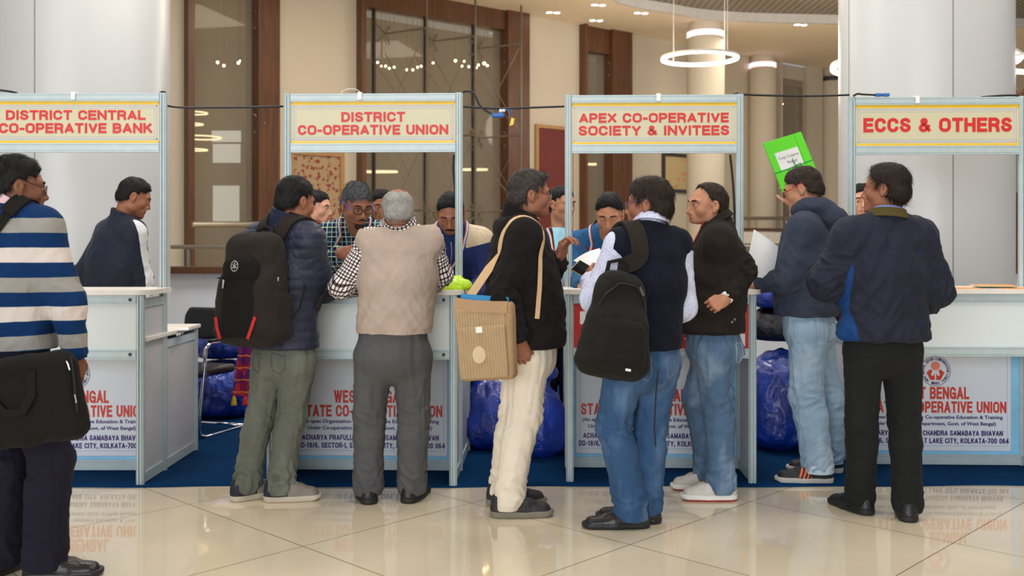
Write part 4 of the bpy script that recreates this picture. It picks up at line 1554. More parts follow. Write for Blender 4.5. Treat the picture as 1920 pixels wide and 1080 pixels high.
    struct(MB().add([q0, q1, q1 + A(0, 0, 5.4), q0 + A(0, 0, 5.4), q0 - WN * .2, q1 - WN * .2, q1 - WN * .2 + A(0, 0, 5.4), q0 - WN * .2 + A(0, 0, 5.4)], [(0, 1, 2, 3), (4, 7, 6, 5), (3, 2, 6, 7)]).build('wall_back_hall', bk))

    # ceiling beyond the curved edge, metal mesh ceiling in front of it
    arc = [(1090, -60), (1120, -22), (1160, 1), (1205, 12), (1255, 20), (1300, 28), (1345, 33), (1400, 36.5), (1450, 38), (1580, 41), (1700, 44), (1920, 47), (2300, 50)]
    ap = [J(x, y, F * (CZ - HC) / (HY - y)) for x, y in arc]
    far = [wp(2300), wp(-260)]
    cl = plain('ceiling_paint', c(205, 190, 168, 1.35), .8, var=.02)
    near = A(-9.0, 9.5, 0)
    pts = [A(p[0], p[1], CZ) for p in ap] + [A(far[0][0], far[0][1], CZ), A(far[1][0], far[1][1], CZ), A(near[0], near[1], CZ), A(0.6, 10.5, CZ)]
    cb = MB(); n = len(pts)
    cb.add([p for p in pts] + [p + A(0, 0, .1) for p in pts], [tuple(range(n)), tuple(range(n, 2 * n))[::-1]])
    ceil = struct(cb.build('ceiling', cl))
    tr_ = MB()
    for i_ in range(len(ap) - 1):
        a, b = ap[i_], ap[i_ + 1]
        V = [A(p[0], p[1] + d, z) for p in (a, b) for d, z in ((0, CZ + .16), (0, CZ - .03), (.10, CZ - .03), (.10, CZ + .16))]
        tr_.add(V, [(0, 4, 5, 1), (1, 5, 6, 2), (2, 6, 7, 3), (0, 3, 7, 4)])
    struct(tr_.build('trim_1', plain('ceiling_trim', c(176, 172, 168), .5)))
    mm = NT('mesh_ceiling'); v = mm.obj(); x = mm.xyz(v)
    wv = mm.math('MULTIPLY', mm.math('SINE', mm.math('MULTIPLY', mm.math('ADD', x[0], x[1]), 26.0)), mm.math('SINE', mm.math('MULTIPLY', mm.math('SUBTRACT', x[0], x[1]), 26.0)))
    mm.set(col=mm.ramp(wv, [(.2, c(104, 94, 82, 1.1)), (.6, c(150, 140, 126, 1.1))]), rough=.6)
    mp = [A(p[0], p[1], CZ + .12) for p in ap] + [A(ap[-1][0], 9.0, CZ + .12), A(ap[0][0] + .6, 9.0, CZ + .12)]
    n = len(mp)
    struct(MB().add([p for p in mp] + [p + A(0, 0, .05) for p in mp], [tuple(range(n)), tuple(range(n, 2 * n))[::-1]]).build('ceiling_mesh', mm.m))

    # round wall columns with a lit collar
    pk = emit('cove_pink', (1.0, .74, .86), 1.1)
    for px, pr, py, lab in ((1323, 35, 43, 0), (1430, 25, 104, 1), (1562, 28, 132, 2)):
        s = (HY - py) / (CZ - HC); Y = F / s; X = (px - CX) / s; r = pr / s
        c0 = struct(MB().lathe([(r, 0), (r, CZ - .28), (r * .86, CZ - .28), (r * .86, CZ)], X, Y, 40).build('column_far_%d' % (lab + 1), wall, smooth=True, auto=40))
        MB().lathe([(r * .88, CZ - .26), (r * 1.0, CZ - .26), (r * 1.0, CZ - .17), (r * .88, CZ - .17), (r * .88, CZ - .26)], X, Y, 32).build('cove_light', pk if lab < 2 else dk, c0)

    # parapet of the opening behind the booths, with ledge and handrail
    py_ = 9.6
    pw = struct(MB().box((262 - CX) / F * py_, 6.2, py_, py_ + .22, 0, 1.02).build('wall_parapet', plain('parapet_paint', c(200, 206, 222, 1.3), .5, var=.02)))
    MB().box((262 - CX) / F * py_, 6.2, py_ - .10, py_ + .26, 1.02, 1.085, bev=.01).build('ledge', brown, pw)
    steel = plain('brushed_steel', c(150, 144, 134, 1.2), .3, .9)
    hr = empty('handrail', (0, py_ + .06, 1.085), label='flat steel handrail on two short posts along the brown ledge', cat='handrail')
    xa = (317 - CX) / F * py_
    MB().box(xa, 6.0, -.06, .06, .17, .21, bev=.018).build('rail', steel, hr)
    for i_ in range(9):
        x_ = (351 - CX) / F * py_ + i_ * 1.15
        MB().tube([(x_, -.02, 0), (x_, -.02, .175)], .018, 10).build('support', steel, hr)
    # upper rails in front of the far wall
    for (pa, pb, ya, yb, d) in ((313, 560, 423, 421, .9), (1225, 1460, 411, 411, .9)):
        a, b = wp(pa) + WN * d, wp(pb) + WN * d
        za, zb = zat(pa, ya), zat(pb, yb)
        g = empty('balustrade', (a[0], a[1], 0), label=('thin steel rail before the left glass bay' if pa < 900 else 'brown-edged rail before the wall with the pink picture'), cat='balustrade')
        mb = MB().tube([A(a[0], a[1], za) - A(a[0], a[1], 0), A(b[0], b[1], zb) - A(a[0], a[1], 0)], .035, 8)
        mb.build('rail', steel, g)
        for zz, hh, mt in () if pa < 900 else ((za - .22, .06, brown), (za - .46, .22, plain('balustrade_band', c(205, 200, 192), .5)), (za - .52, .05, brown)):
            V = [p + WN * o + A(0, 0, z) - A(a[0], a[1], 0) for z in (zz, zz + hh) for p, o in ((a, .03), (b, .03), (b, -.05), (a, -.05))]
            MB().add(V, [(0, 1, 2, 3), (4, 7, 6, 5), (0, 4, 5, 1), (1, 5, 6, 2), (2, 6, 7, 3), (3, 7, 4, 0)]).build('band', mt, g)
        for i_ in range(5 if pa > 900 else 0):
            p = lerp(a, b, i_ / 4) - A(a[0], a[1], 0)
            MB().tube([p, p + A(0, 0, za)], .02, 8).build('post', steel, g)
    # art on the far wall
    def art(pa, pb, ya, yb, frame_mat, kind, label, fw=.06):
        a, b = wp(pa), wp(pb)
        z1, z0 = zat((pa + pb) / 2, ya), zat((pa + pb) / 2, yb)
        ctr = (a + b) / 2
        L = np.linalg.norm(b - a) / 2
        r = empty('framed_textile', tuple(ctr + WN * .02), math.atan2(WT[1], WT[0]), label=label, cat='picture')
        mb = MB()
        mb.box(-L, L, -.03, .015, z0, z0 + fw); mb.box(-L, L, -.03, .015, z1 - fw, z1); mb.box(-L, -L + fw, -.03, .015, z0 + fw, z1 - fw); mb.box(L - fw, L, -.03, .015, z0 + fw, z1 - fw)
        mb.build('frame', frame_mat, r)
        MB().box(-L + fw, L - fw, -.008, .012, z0 + fw, z1 - fw).build('panel', kind, r)
    fl = NT('flower_textile'); v = fl.obj()
    nz = fl.n('ShaderNodeTexNoise', {'Scale': 14.0, 'Detail': 2.0}); fl.put(nz.inputs['Vector'], v)
    ad = fl.n('ShaderNodeVectorMath', operation='MULTIPLY_ADD'); fl.put(ad.inputs[0], nz.outputs['Color']); ad.inputs[1].default_value = (.09, .09, .09); fl.put(ad.inputs[2], v)
    vo = fl.n('ShaderNodeTexVoronoi', {'Scale': 13.0}); fl.put(vo.inputs['Vector'], ad.outputs[0])
    col = fl.mix(fl.math('LESS_THAN', vo.outputs['Distance'], .36), c(164, 138, 106, 1.05), c(128, 62, 52, 1.05))
    col = fl.mix(fl.math('MULTIPLY', fl.math('LESS_THAN', fl.noise(v, 9, 2), .40), fl.math('GREATER_THAN', vo.outputs['Distance'], .3)), col, c(120, 100, 84))
    fl.set(col=col, rough=.8)
    rd = plain('maroon_textile', c(92, 36, 34), .7, var=.12)
    pkx = NT('pink_dot_textile'); v = pkx.obj()
    vo = pkx.n('ShaderNodeTexVoronoi', {'Scale': 8.0}); pkx.put(vo.inputs['Vector'], v)
    pkx.set(col=pkx.mix(pkx.math('LESS_THAN', vo.outputs['Distance'], .2), c(164, 146, 106), c(196, 76, 76)), rough=.8)
    gold = plain('pale_wood_frame', c(150, 112, 70), .5)
    art(540, 643, 284, 470, gold, fl.m, 'large framed textile with red flowers on tan, on the far wall')
    art(1002, 1072, 236, 452, gold, rd, 'tall framed maroon panel on the far wall right of the big glass bay')
    art(1240, 1290, 288, 361, plain('black_frame', c(44, 40, 40), .5), pkx.m, 'black framed textile with pink dots on the far wall')

    # truss rods and stays carrying the big glass bay
    rods = empty('cable_truss', tuple(wp(810)), label='steel rods, struts and crossed stays in front of the big glass bay', cat='truss')
    o0 = wp(810)
    st = plain('stainless_rod', c(120, 110, 96, 1.0), .35, .5)
    for px in (763, 853, 938):
        p = wp(px) + WN * .55
        MB().tube([p - o0, p - o0 + A(0, 0, CZ - .02)], .018, 8).build('rod', st, rods)
        for py in (64 + (px - 763) * .16, 258, 395):
            z = zat(px, py)
            q = wp(px - 40) - WN * .02
            MB().tube([p - o0 + A(0, 0, z), q - o0 + A(0, 0, z - .04)], [.020, .010], 8).build('strut', st, rods)
            hub = q - o0 + A(0, 0, z - .04)
            sp = MB()
            for da, db in ((.12, .14), (-.12, .14), (.12, -.14), (-.12, -.14)): sp.tube([hub, hub + WT * da + A(0, 0, db) - WN * .05], .010, 6)
            sp.build('spider_clamp', st, rods)
            z2 = z + 1.25
            for dx in (-38, 0):
                if z2 < CZ + .6: MB().tube([p - o0 + A(0, 0, z), wp(px - 40 + dx) - o0 + A(0, 0, min(z2, CZ - .05))], .005, 6).build('stay', st, rods)
            for dx in (-34, 30): MB().tube([p - o0 + A(0, 0, z), wp(px - 10 + dx) + WN * .2 - o0 + A(0, 0, z - 1.2)], .0045, 6).build('stay', st, rods)
    for px, pys in ((478, (38, 232)), (945, (105, 262)), (1140, (130,)), (1515, (187, 245))):
        for py in pys:
            h_ = wp(px) + WN * .12; z = zat(px, py)
            sp = MB()
            for db in (-.13, .13): sp.tube([h_ + WT * .1, h_ - WN * .1 + A(0, 0, db) - WT * .03], .012, 6)
            ob = sp.build('glass_clamp', st, loc=(h_[0], h_[1], z), off=h_)
            tag(ob, 'steel glass clamp, the %s one on the brown jamb %s' % ('upper' if py in (38, 105, 130, 187) else 'lower', {478: 'right of the left glass bay', 945: 'right of the big glass bay', 1140: 'of the narrow glass bay', 1515: 'of the far right pane'}[px]), 'clamp')

    # little hanging bulbs and glowing rings stand in for light reflections in the glass
    warm = emit('bulb_reflection_glow', (1.0, .74, .42), 38.0)
    wring = emit('ring_reflection_glow', (1.0, .86, .62), 3.0)
    glints = [(408, 117, 5), (420, 123, 5), (447, 118, 5), (450, 114, 3), (676, 116, 4), (683, 114, 5), (708, 117, 4), (715, 124, 3), (723, 124, 4), (730, 128, 4), (739, 126, 4), (763, 131, 4), (774, 131, 4), (783, 126, 4), (790, 124, 4), (797, 130, 4),
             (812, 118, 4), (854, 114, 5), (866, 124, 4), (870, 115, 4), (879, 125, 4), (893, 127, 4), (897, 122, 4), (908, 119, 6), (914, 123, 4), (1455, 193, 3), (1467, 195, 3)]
    for px, py, r in glints:
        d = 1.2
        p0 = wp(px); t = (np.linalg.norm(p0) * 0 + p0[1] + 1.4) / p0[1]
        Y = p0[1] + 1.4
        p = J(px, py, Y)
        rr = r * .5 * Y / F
        o = empty('bulb_reflection', tuple(p), cat='bulb', label='small warm bulb standing in for a light mirrored in the glass', group='warm bulbs standing in for reflections in the glass bays')
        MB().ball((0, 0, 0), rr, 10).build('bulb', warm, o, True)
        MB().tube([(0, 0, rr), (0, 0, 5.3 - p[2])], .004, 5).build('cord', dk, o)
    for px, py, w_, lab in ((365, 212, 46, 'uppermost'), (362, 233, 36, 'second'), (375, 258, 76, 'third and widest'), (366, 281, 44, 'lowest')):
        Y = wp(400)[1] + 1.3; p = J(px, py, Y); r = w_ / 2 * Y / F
        o = MB().tube([(r * math.cos(a), r * math.sin(a), 0) for a in np.linspace(0, 2 * math.pi, 33)[:-1]], .012, 6, True).build('ring_reflection', wring, smooth=True)
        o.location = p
        tag(o, '%s of four thin glowing rings mirrored in the left glass bay' % lab, 'ring reflection')
    for px, py, w_, lab in ((713, 322, 62, 'thin flat glowing ring mirrored in the big glass bay, left of the dark mullion'), (890, 318, 46, 'thin flat glowing ring mirrored in the big glass bay, by the booth post'), (1106, 308, 38, 'thin flat glowing ring mirrored in the narrow glass bay')):
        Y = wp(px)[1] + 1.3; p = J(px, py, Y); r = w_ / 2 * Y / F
        o = MB().tube([(r * math.cos(a), r * .25 * math.sin(a), 0) for a in np.linspace(0, 2 * math.pi, 25)[:-1]], .022, 6, True).build('ring_reflection', wring, smooth=True)
        o.location = p; tag(o, lab, 'ring reflection')
    # pale window seen deep in the left bay
    for k, (a, b, y0, y1) in enumerate(((397, 451, 245, 266), (399, 450, 270, 305), (399, 448, 348, 415))):
        Y = wp(420)[1] + 2.0
        p0, p1 = J(a, y1, Y), J(b, y0, Y)
        o = MB().box(p0[0], p1[0], Y, Y + .03, p0[2], p1[2]).build('lit_window', emit('pale_window', (.70, .82, .92), 1.0))
        tag(o, '%s pale daylit window deep behind the left glass bay' % ('topmost', 'middle', 'lowest')[k], 'window')

    # ring lamps under the ceiling
    white = emit('ring_lamp_glow', (1, .93, .84), 9.0)
    rim = plain('ring_lamp_rim', c(216, 206, 196), .4)
    for px, py, pr, lab, gr in ((1312, 111, 72, 'white ring lamp hanging in front of the round wall column', None), (1731, 122, 166, 'wide white ring lamp half hidden behind the big right column', None), (2010, 116, 130, 'white ring lamp cut by the right picture edge', None)):
        Y = (14.6, 11.0, 10.0)[(1312, 1731, 2010).index(px)]
        t = (3.6, 5.0, 5.0)[(1312, 1731, 2010).index(px)] * Y / F
        p = J(px, py, Y); r = pr * Y / F - t
        o = empty('ring_lamp', tuple(p), label=lab, cat='ring lamp')
        MB().lathe([(r - t, -t * .3), (r + t, -t * .3), (r + t, t * .4), (r - t, t * .4), (r - t, -t * .3)], 0, 0, 64).build('diffuser', white, o)
        MB().lathe([(r - t * .2, t * .4), (r + t * 1.15, t * .4), (r + t * 1.15, t * 1.5), (r - t * .2, t * 1.5), (r - t * .2, t * .4)], 0, 0, 64).build('housing', rim, o)
        for k in range(4):
            a = 2.2 + k * math.pi / 2
            MB().tube([(r * math.cos(a), r * math.sin(a), t * 2), (r * math.cos(a), r * math.sin(a), CZ - p[2])], .005, 5).build('wire', rim, o)
    # recessed twin downlights, vents
    dl = emit('downlight_glow', (1, .93, .82), 14.0)
    for px, py in ((1037, 23), (1122, 9), (1118, 38), (1202, 24), (1501, 46), (1918, 50)):
        s = (HY - py) / (CZ - HC); Y = F / s; X = (px - CX) / s
        o = empty('twin_downlight', (X, Y, CZ), .5, label='recessed twin downlight in the beige ceiling', cat='downlight', group='twin downlights in the beige ceiling')
        for q in (-1, 1):
            d = MB().lathe([(0, -.006), (.052, -.006), (.052, .02)], q * .062, q * -.02, 20).build('lamp', dl, o)
            MB().lathe([(.052, -.010), (.064, -.010), (.064, .0), (.052, .0)], q * .062, q * -.02, 20).build('lamp_ring', rim, d)
    for px, py, lab in ((1020, 5, 'near the glass bay'), (1203, 41, 'left of the round wall column'), (1470, 90, 'above the far right pane')):
        s = (HY - py) / (CZ - HC); Y = F / s; X = (px - CX) / s
        o = MB().lathe([(0, -.012), (.10, -.012), (.10, -.03), (.13, -.03), (.13, 0)], X, Y, 24).build('ceiling_vent', dk)
        o['label'] = 'round dark ceiling vent %s' % lab; o['category'] = 'vent'
    # right edge behind booth 4
    slabx = J(1896, 460, 9.6)
    tag(MB().box(slabx[0] - .02, slabx[0] + .5, 9.56, 9.62, 1.086, 1.80, bev=.01).build('menu_board', brown), 'dark brown board standing on the ledge behind the far right booth', 'board')
    f2 = plain('dry_flowers', c(120, 84, 66), .8, var=.4, vs=40)
    p = J(1896, 168, 9.5)
    mb = MB()
    for k in range(14): mb.ball(A(p[0] + rng.uniform(-.08, .25), 9.5 + rng.uniform(-.1, .1), p[2] + rng.uniform(-.06, .07)), rng.uniform(.02, .04), 8)
    tag(mb.build('wall_ornament', f2, smooth=True), 'brown clustered ornament on the wall at the right picture edge', 'ornament')
    return dict(brown=brown, wall=wall, dk=dk, steel=steel)


def make_booths():
    t2 = ZT
    sx = lambda px, c0, s: (px - c0) / s
    booth(-2.499, 5.72, 0, 'booth with the DISTRICT CENTRAL CO-OPERATIVE BANK sign', [('DISTRICT CENTRAL', sx(12, 144, 326), sx(273, 144, 326), 2.010, 2.066), ('CO-OPERATIVE BANK', sx(-1, 144, 326), sx(286, 144, 326), 1.934, 1.992)])
    booth(-0.799, 5.727, -2.0, 'booth with the DISTRICT CO-OPERATIVE UNION sign', [('DISTRICT', sx(640, 699.5, 326), sx(760, 699.5, 326), 2.000, 2.057), ('CO-OPERATIVE UNION', sx(558, 699.5, 326), sx(841, 699.5, 326), 1.926, 1.983)])
    booth(0.8235, 5.78, -2.0, 'booth with the APEX CO-OPERATIVE SOCIETY & INVITEES sign', [('APEX CO-OPERATIVE', sx(1086, 1226, 323), sx(1365, 1226, 323), 2.002, 2.058), ('SOCIETY & INVITEES', sx(1085, 1226, 323), sx(1366, 1226, 323), 1.928, 1.985)], apron='red')
    booth(2.503, 5.867, -2.0, 'booth with the ECCS & OTHERS sign', [('ECCS & OTHERS', sx(1620, 1756.5, 318), sx(1894, 1756.5, 318), 1.957, 2.041)])
    for px, Y, lab in ((140, 5.72, 'white clip on the header of the central bank booth'), (675, 5.73, 'white clip with wire loop on the district union header'), (1234, 5.78, 'white clip on the apex society header'), (1718, 5.87, 'white clip on the ECCS header')):
        clip_light(px, Y, lab)
    # wire loop beside the second clip
    a = J(672, 178, 5.71)
    w = MB().tube([A(a[0] + .012 - .055 + .055 * math.cos(t), a[1], ZT + .002 + .028 * math.sin(t)) for t in np.linspace(0, math.pi, 12)], .0018, 5).build('wire_loop', WHT)
    tag(w, 'thin white wire loop on top of the district union header', 'wire')
    # cables strung from booth to booth
    cab = plain('black_cable', c(20, 20, 22), .5)
    blu = plain('blue_connector', c(44, 92, 160), .45)
    yl = plain('yellow_tag', c(222, 178, 70), .5)
    def cable(pts, label, r=.006, mat=None):
        P = [J(*p) for p in pts]
        Q = []
        for i in range(len(P) - 1):
            p0, p1, p2, p3 = P[max(i - 1, 0)], P[i], P[i + 1], P[min(i + 2, len(P) - 1)]
            for t in np.linspace(0, 1, 9)[:-1]:
                Q.append(.5 * ((2 * p1) + (-p0 + p2) * t + (2 * p0 - 5 * p1 + 4 * p2 - p3) * t * t + (-p0 + 3 * p1 - 3 * p2 + p3) * t ** 3))
        Q.append(P[-1])
        o = MB().tube(Q, r, 8).build('cable', mat or cab, smooth=True)
        return tag(o, label, 'cable')
    Y = 5.76
    cable([(-10, 168, Y), (15, 171, Y), (32, 174.5, Y - .02)], 'black cable end on top of the central bank header')
    cable([(300, 174, Y), (306, 172, Y), (311, 176, Y), (317, 199, Y), (420, 201.5, Y), (531, 199.5, Y)], 'black cable strung from the central bank booth to the district union booth')
    cable([(862, 176, Y), (872, 171.5, Y), (884, 172, Y), (892, 181, Y), (899, 196, Y), (912, 208, Y), (926, 214, Y)], 'black cable drooping in an arc to the hanging blue connector')
    cable([(869, 200, Y), (900, 202, Y), (946, 203.5, Y), (990, 202, Y), (1058, 199.5, Y)], 'black cable strung from the district union booth to the apex society booth')
    cable([(1376, 178, Y), (1383, 175, Y), (1390, 177, Y), (1440, 179, Y), (1520, 180, Y), (1592, 178, Y + .1)], 'black cable strung from the apex society booth to the ECCS booth')
    cable([(1600, 180, 5.86), (1608, 176, 5.86), (1618, 177, 5.86), (1641, 178, 5.86)], 'short black cable to the blue connector on the ECCS header')
    cable([(1840, 182, 5.87), (1880, 179, 5.87), (1905, 179, 5.87), (1911, 182, 5.87)], 'black cable lying on the right end of the ECCS header')
    cable([(1369, 290, Y + .05), (1374, 340, Y + .05), (1377, 390, Y + .05), (1379, 450, Y + .05)], 'black cable hanging down inside the right post of the apex booth', .007)
    cable([(851, 290, Y + .05), (850, 318, Y + .05), (853, 352, Y + .05), (856, 420, Y + .06)], 'black cable hanging down inside the right post of the district union booth', .007)
    p = J(935, 216, Y)
    cn = empty('cable_connector', tuple(p), label='blue cable connector hanging between two booths with a yellow tag', cat='connector')
    MB().box(-.042, .033, -.012, .012, -.014, .012, bev=.009).build('plug', blu, cn, True)
    MB().tube([A(.02, 0, .012), A(.045, 0, .035), A(.075, 0, .03), A(.072, 0, -.005)], .005, 6).build('lead', blu, cn, True)
    MB().add([(.062, -.003, -.062), (.084, -.003, -.056), (.092, -.003, -.020), (.074, -.003, -.014), (.062, .003, -.062), (.084, .003, -.056), (.092, .003, -.020), (.074, .003, -.014)], [(0, 1, 2, 3), (4, 7, 6, 5), (0, 4, 5, 1), (1, 5, 6, 2), (2, 6, 7, 3), (3, 7, 4, 0)]).build('tag', yl, cn)
    MB().ball((.012, -.005, .024), .012, 8).ball((.03, -.005, .026), .010, 8).build('lead_end', WHT, cn, True)
    p = J(1654, 178, 5.865)
    cn = empty('cable_connector', tuple(p), label='blue cable connector lying on the ECCS header', cat='connector')
    MB().box(-.042, -.002, -.012, .012, -.010, .010, bev=.006).box(.002, .042, -.012, .012, -.010, .010, bev=.006).build('plug', blu, cn, True)
# ------------------------------------------------------------------ the people
SK1 = skin_mat('skin_brown', c(138, 90, 66)); SK2 = skin_mat('skin_tan', c(168, 118, 90)); SK3 = skin_mat('skin_deep', c(116, 74, 55)); SK4 = skin_mat('skin_fair', c(196, 146, 122))
HB = hair_mat('hair_black', (.008, .007, .007, 1)); HBR = hair_mat('hair_dark_brown', (.026, .016, .011, 1))
HG = hair_mat('hair_grey', (.10, .095, .09, 1), (.42, .40, .37, 1), .8); HSP = hair_mat('hair_salt_pepper', (.010, .010, .011, 1), (.30, .30, .32, 1), .45)
HTG = hair_mat('hair_greying', (.022, .018, .015, 1), (.17, .15, .13, 1), .35)
ALL = {}
FRONT = 'visitors in front of the counters'; BACK = 'people behind the counters'


def ribboned_lanyard(p, g, **kw):
    mats = [plain('lanyard_orange', c(226, 96, 52), .6), plain('lanyard_white', c(224, 222, 220), .6), plain('lanyard_blue', c(84, 110, 176), .6)]
    o = kw.pop('mats', mats)
    end_drop = kw.get('end_drop', .26); w = kw.get('w', .018); off = kw.get('off', .009)
    mid = p.sm + p.sF * 0.16 - A(0, 0, end_drop)
    mb = MB()
    for q in (-1, 1):
        path = [p.nb + p.sR * q * .05 - p.sF * .07 + A(0, 0, .02), p.nb + p.sR * q * .085 + A(0, 0, .015), p.sm + p.sR * q * .075 + p.sF * .13 - A(0, 0, .06), mid + p.sR * q * .006]
        P, N = p.hug(path, g, off, 24)
        T = np.gradient(P, axis=0); S = np.cross(T, N); S /= np.linalg.norm(S, axis=1)[:, None]
        for i in range(3): mb.ribbon(P + S * (i - 1) * w / 3 * q, N, w / 3, .0014, i)
    return mb.build('lanyard', o, p.root, True, off=p.org)


# ---- man in the striped sweater
def man_stripes():
    p = Person('m', 'man in navy, grey and white striped sweater, back to us, black bag at his hip', FRONT, 3.9, (8, 700), -15, (16, 434), (33, 353), hyaw=-52, hpitch=4, sw=.178,
               L=[(-95, 575, .05), (-105, 690, .1)], Rr=[(128, 570, -.03), (140, 668, .02)], legL=[(8, 870, 0), (2, 1045, .05)], legR=[(97, 862, 0), (84, 1045, .0)], foot=(-15, -80),
               skin=SK3, bw=1.08, bd=1.1, belly=.03, handR=dict(n=(.9, -.4, 0), curl=(30, 35, 40, 45)), stub=.15)
    p.build_body(); p.eyes()
    p.hair(HB, front=.058, slope=.7, top=.016, thick=.010, side=.004, nape=-.046, spike=.16, slen=.024, strands=2600)
    p.brows(HB)
    p.glasses(plain('black_frame_glasses', c(18, 16, 18), .3), w=.025, hgt=.017)

    def stripes(m, v):
        z = m.xyz(v)[2]
        wob = m.math('MULTIPLY', m.noise(v, 5, 2), .012)
        f = m.math('FRACT', m.math('ADD', m.math('DIVIDE', m.math('SUBTRACT', m.math('ADD', z, wob), 1.375 + .006), .224), 50.0))
        d0 = m.math('LESS_THAN', m.math('ABSOLUTE', m.math('SUBTRACT', m.math('FRACT', m.math('ADD', f, .5)), .5)), .125)
        d1 = m.math('LESS_THAN', m.math('ABSOLUTE', m.math('SUBTRACT', f, .5)), .125)
        lim = m.math('MULTIPLY', m.math('GREATER_THAN', z, .865), m.math('LESS_THAN', z, 1.425))
        col = m.mix(m.math('MULTIPLY', d0, lim), c(14, 44, 84), c(140, 136, 130))
        return m.mix(m.math('MULTIPLY', d1, lim), col, c(206, 194, 186, 1.2))
    sw = p.top('sweater', fabric('striped_knit', None, colfn=stripes, var=.06, bump=.45, weave=500), infl=.018, hem=-.095, ar=(.070, .062, .045), fold=.009, rib=.6)
    p.collar(fabric('pink_shirt', c(222, 178, 186)), sw, rx=.060, ry=.064, h0=-.03, h1=.036, flare=.002, lean=.6, gap=.2)
    p.trousers(fabric('dark_navy_trouser', c(28, 27, 38)), lr=(.10, .078, .078), fold=.006, top_z=.14)
    p.shoes(plain('dark_brown_shoe', c(34, 26, 24), .35), BLK, L=.285, low=.8)
    ALL['stripes'] = p


# ---- man bending inside the first booth
def man_bank():
    p = Person('m', 'man in dark jacket with white sleeve stripe, stooping inside the central bank booth', BACK, 6.45, (200, 600), -42, (226, 440, -.05), (252, 371, -.06), hyaw=-66, hpitch=22, sw=.18,
               L=[(152, 520, .0), (175, 590, .1)], Rr=[(266, 520, -.05), (268, 598, 0)], foot=(-40, -40), skin=SK1, bw=1.08, bd=1.1, h=.008, neck_r=.05, sway=-.03)
    p.build_body(); p.eyes(); p.hair(HB, front=.055, top=.014, strands=1500, slen=.03); p.brows(HB)

    def mk(s, V, guv, lat, zt):
        d, al, an, _ = s.limb_coord(V, s.arm['R'])
        return np.where((d < .105) & (lat > .04), .58 - np.abs(an - .30), -1)
    jm = fabric('dark_blue_tracktop', None, rough=.55, var=.10, colfn=lambda m, v: m.mix(m.math('GREATER_THAN', m.attr('stripe'), .0), c(37, 41, 52), c(205, 205, 205)))
    j = p.top('jacket', jm, infl=.028, hem=.08, ar=(.068, .062, .05), fold=.010, masks={'stripe': mk}, seed=3)
    p.collar(fabric('dark_blue_collar', c(38, 42, 54), rough=.55), j, rx=.062, ry=.066, h0=-.03, h1=.05, gap=.3, th=.012, lean=.7)
    p.trousers(fabric('charcoal_trouser', c(40, 40, 46)), h=.012); p.shoes(BLK, BLK)
    ALL['bank'] = p


# ---- man with the big backpack
def man_backpack():
    p = Person('m', 'man in navy quilted jacket and olive trousers carrying a big black backpack', FRONT, 5.12, (532, 668), -28, (532, 454), (554, 380), hyaw=-40, hpitch=9, sw=.185,
               L=[(440, 540, .06), (455, 575, .28)], Rr=[(608, 544, .08), (656, 526, .36)], legL=[(490, 778, .02), (460, 905, -.03)], legR=[(546, 785, -.02), (525, 908, -.06)], foot=(-46, -80),
               skin=SK1, bw=1.02, bd=1.0)
    p.build_body(); p.eyes()
    p.hair(HB, front=.06, slope=.8, top=.020, thick=.015, side=.007, nape=-.055, slen=.03, strands=2400)
    p.brows(HB)
    j = p.top('quilted_jacket', fabric('navy_quilt', c(32, 36, 54), rough=.5, bump=.15, sheen=.05, spec=.4), infl=.026, hem=-.045, ar=(.072, .064, .052), puff=.052, fold=.006, seed=8)
    p.collar(fabric('navy_quilt_collar', c(34, 38, 56), rough=.55), j, rx=.064, ry=.068, h0=-.03, h1=.052, th=.016, gap=.3, lean=.6)
    p.trousers(fabric('olive_denim', c(92, 95, 86), wear=c(112, 114, 104)), lr=(.094, .066, .060), fold=.008, brk=1.5)
    sm = NT('grey_navy_trainer'); y = sm.attr('sy')
    sm.set(col=sm.mix(sm.math('LESS_THAN', y, .42), c(120, 112, 102), c(28, 30, 42)), rough=.7); sm.bump(sm.noise(sm.obj(), 300, 2), .3)
    p.pockets(fabric('olive_seam', c(70, 72, 66)))
    p.shoes(sm.m, plain('dirty_white_sole', c(176, 164, 146), .6), sporty=True, sole=.028)
    ALL['backpack'] = p


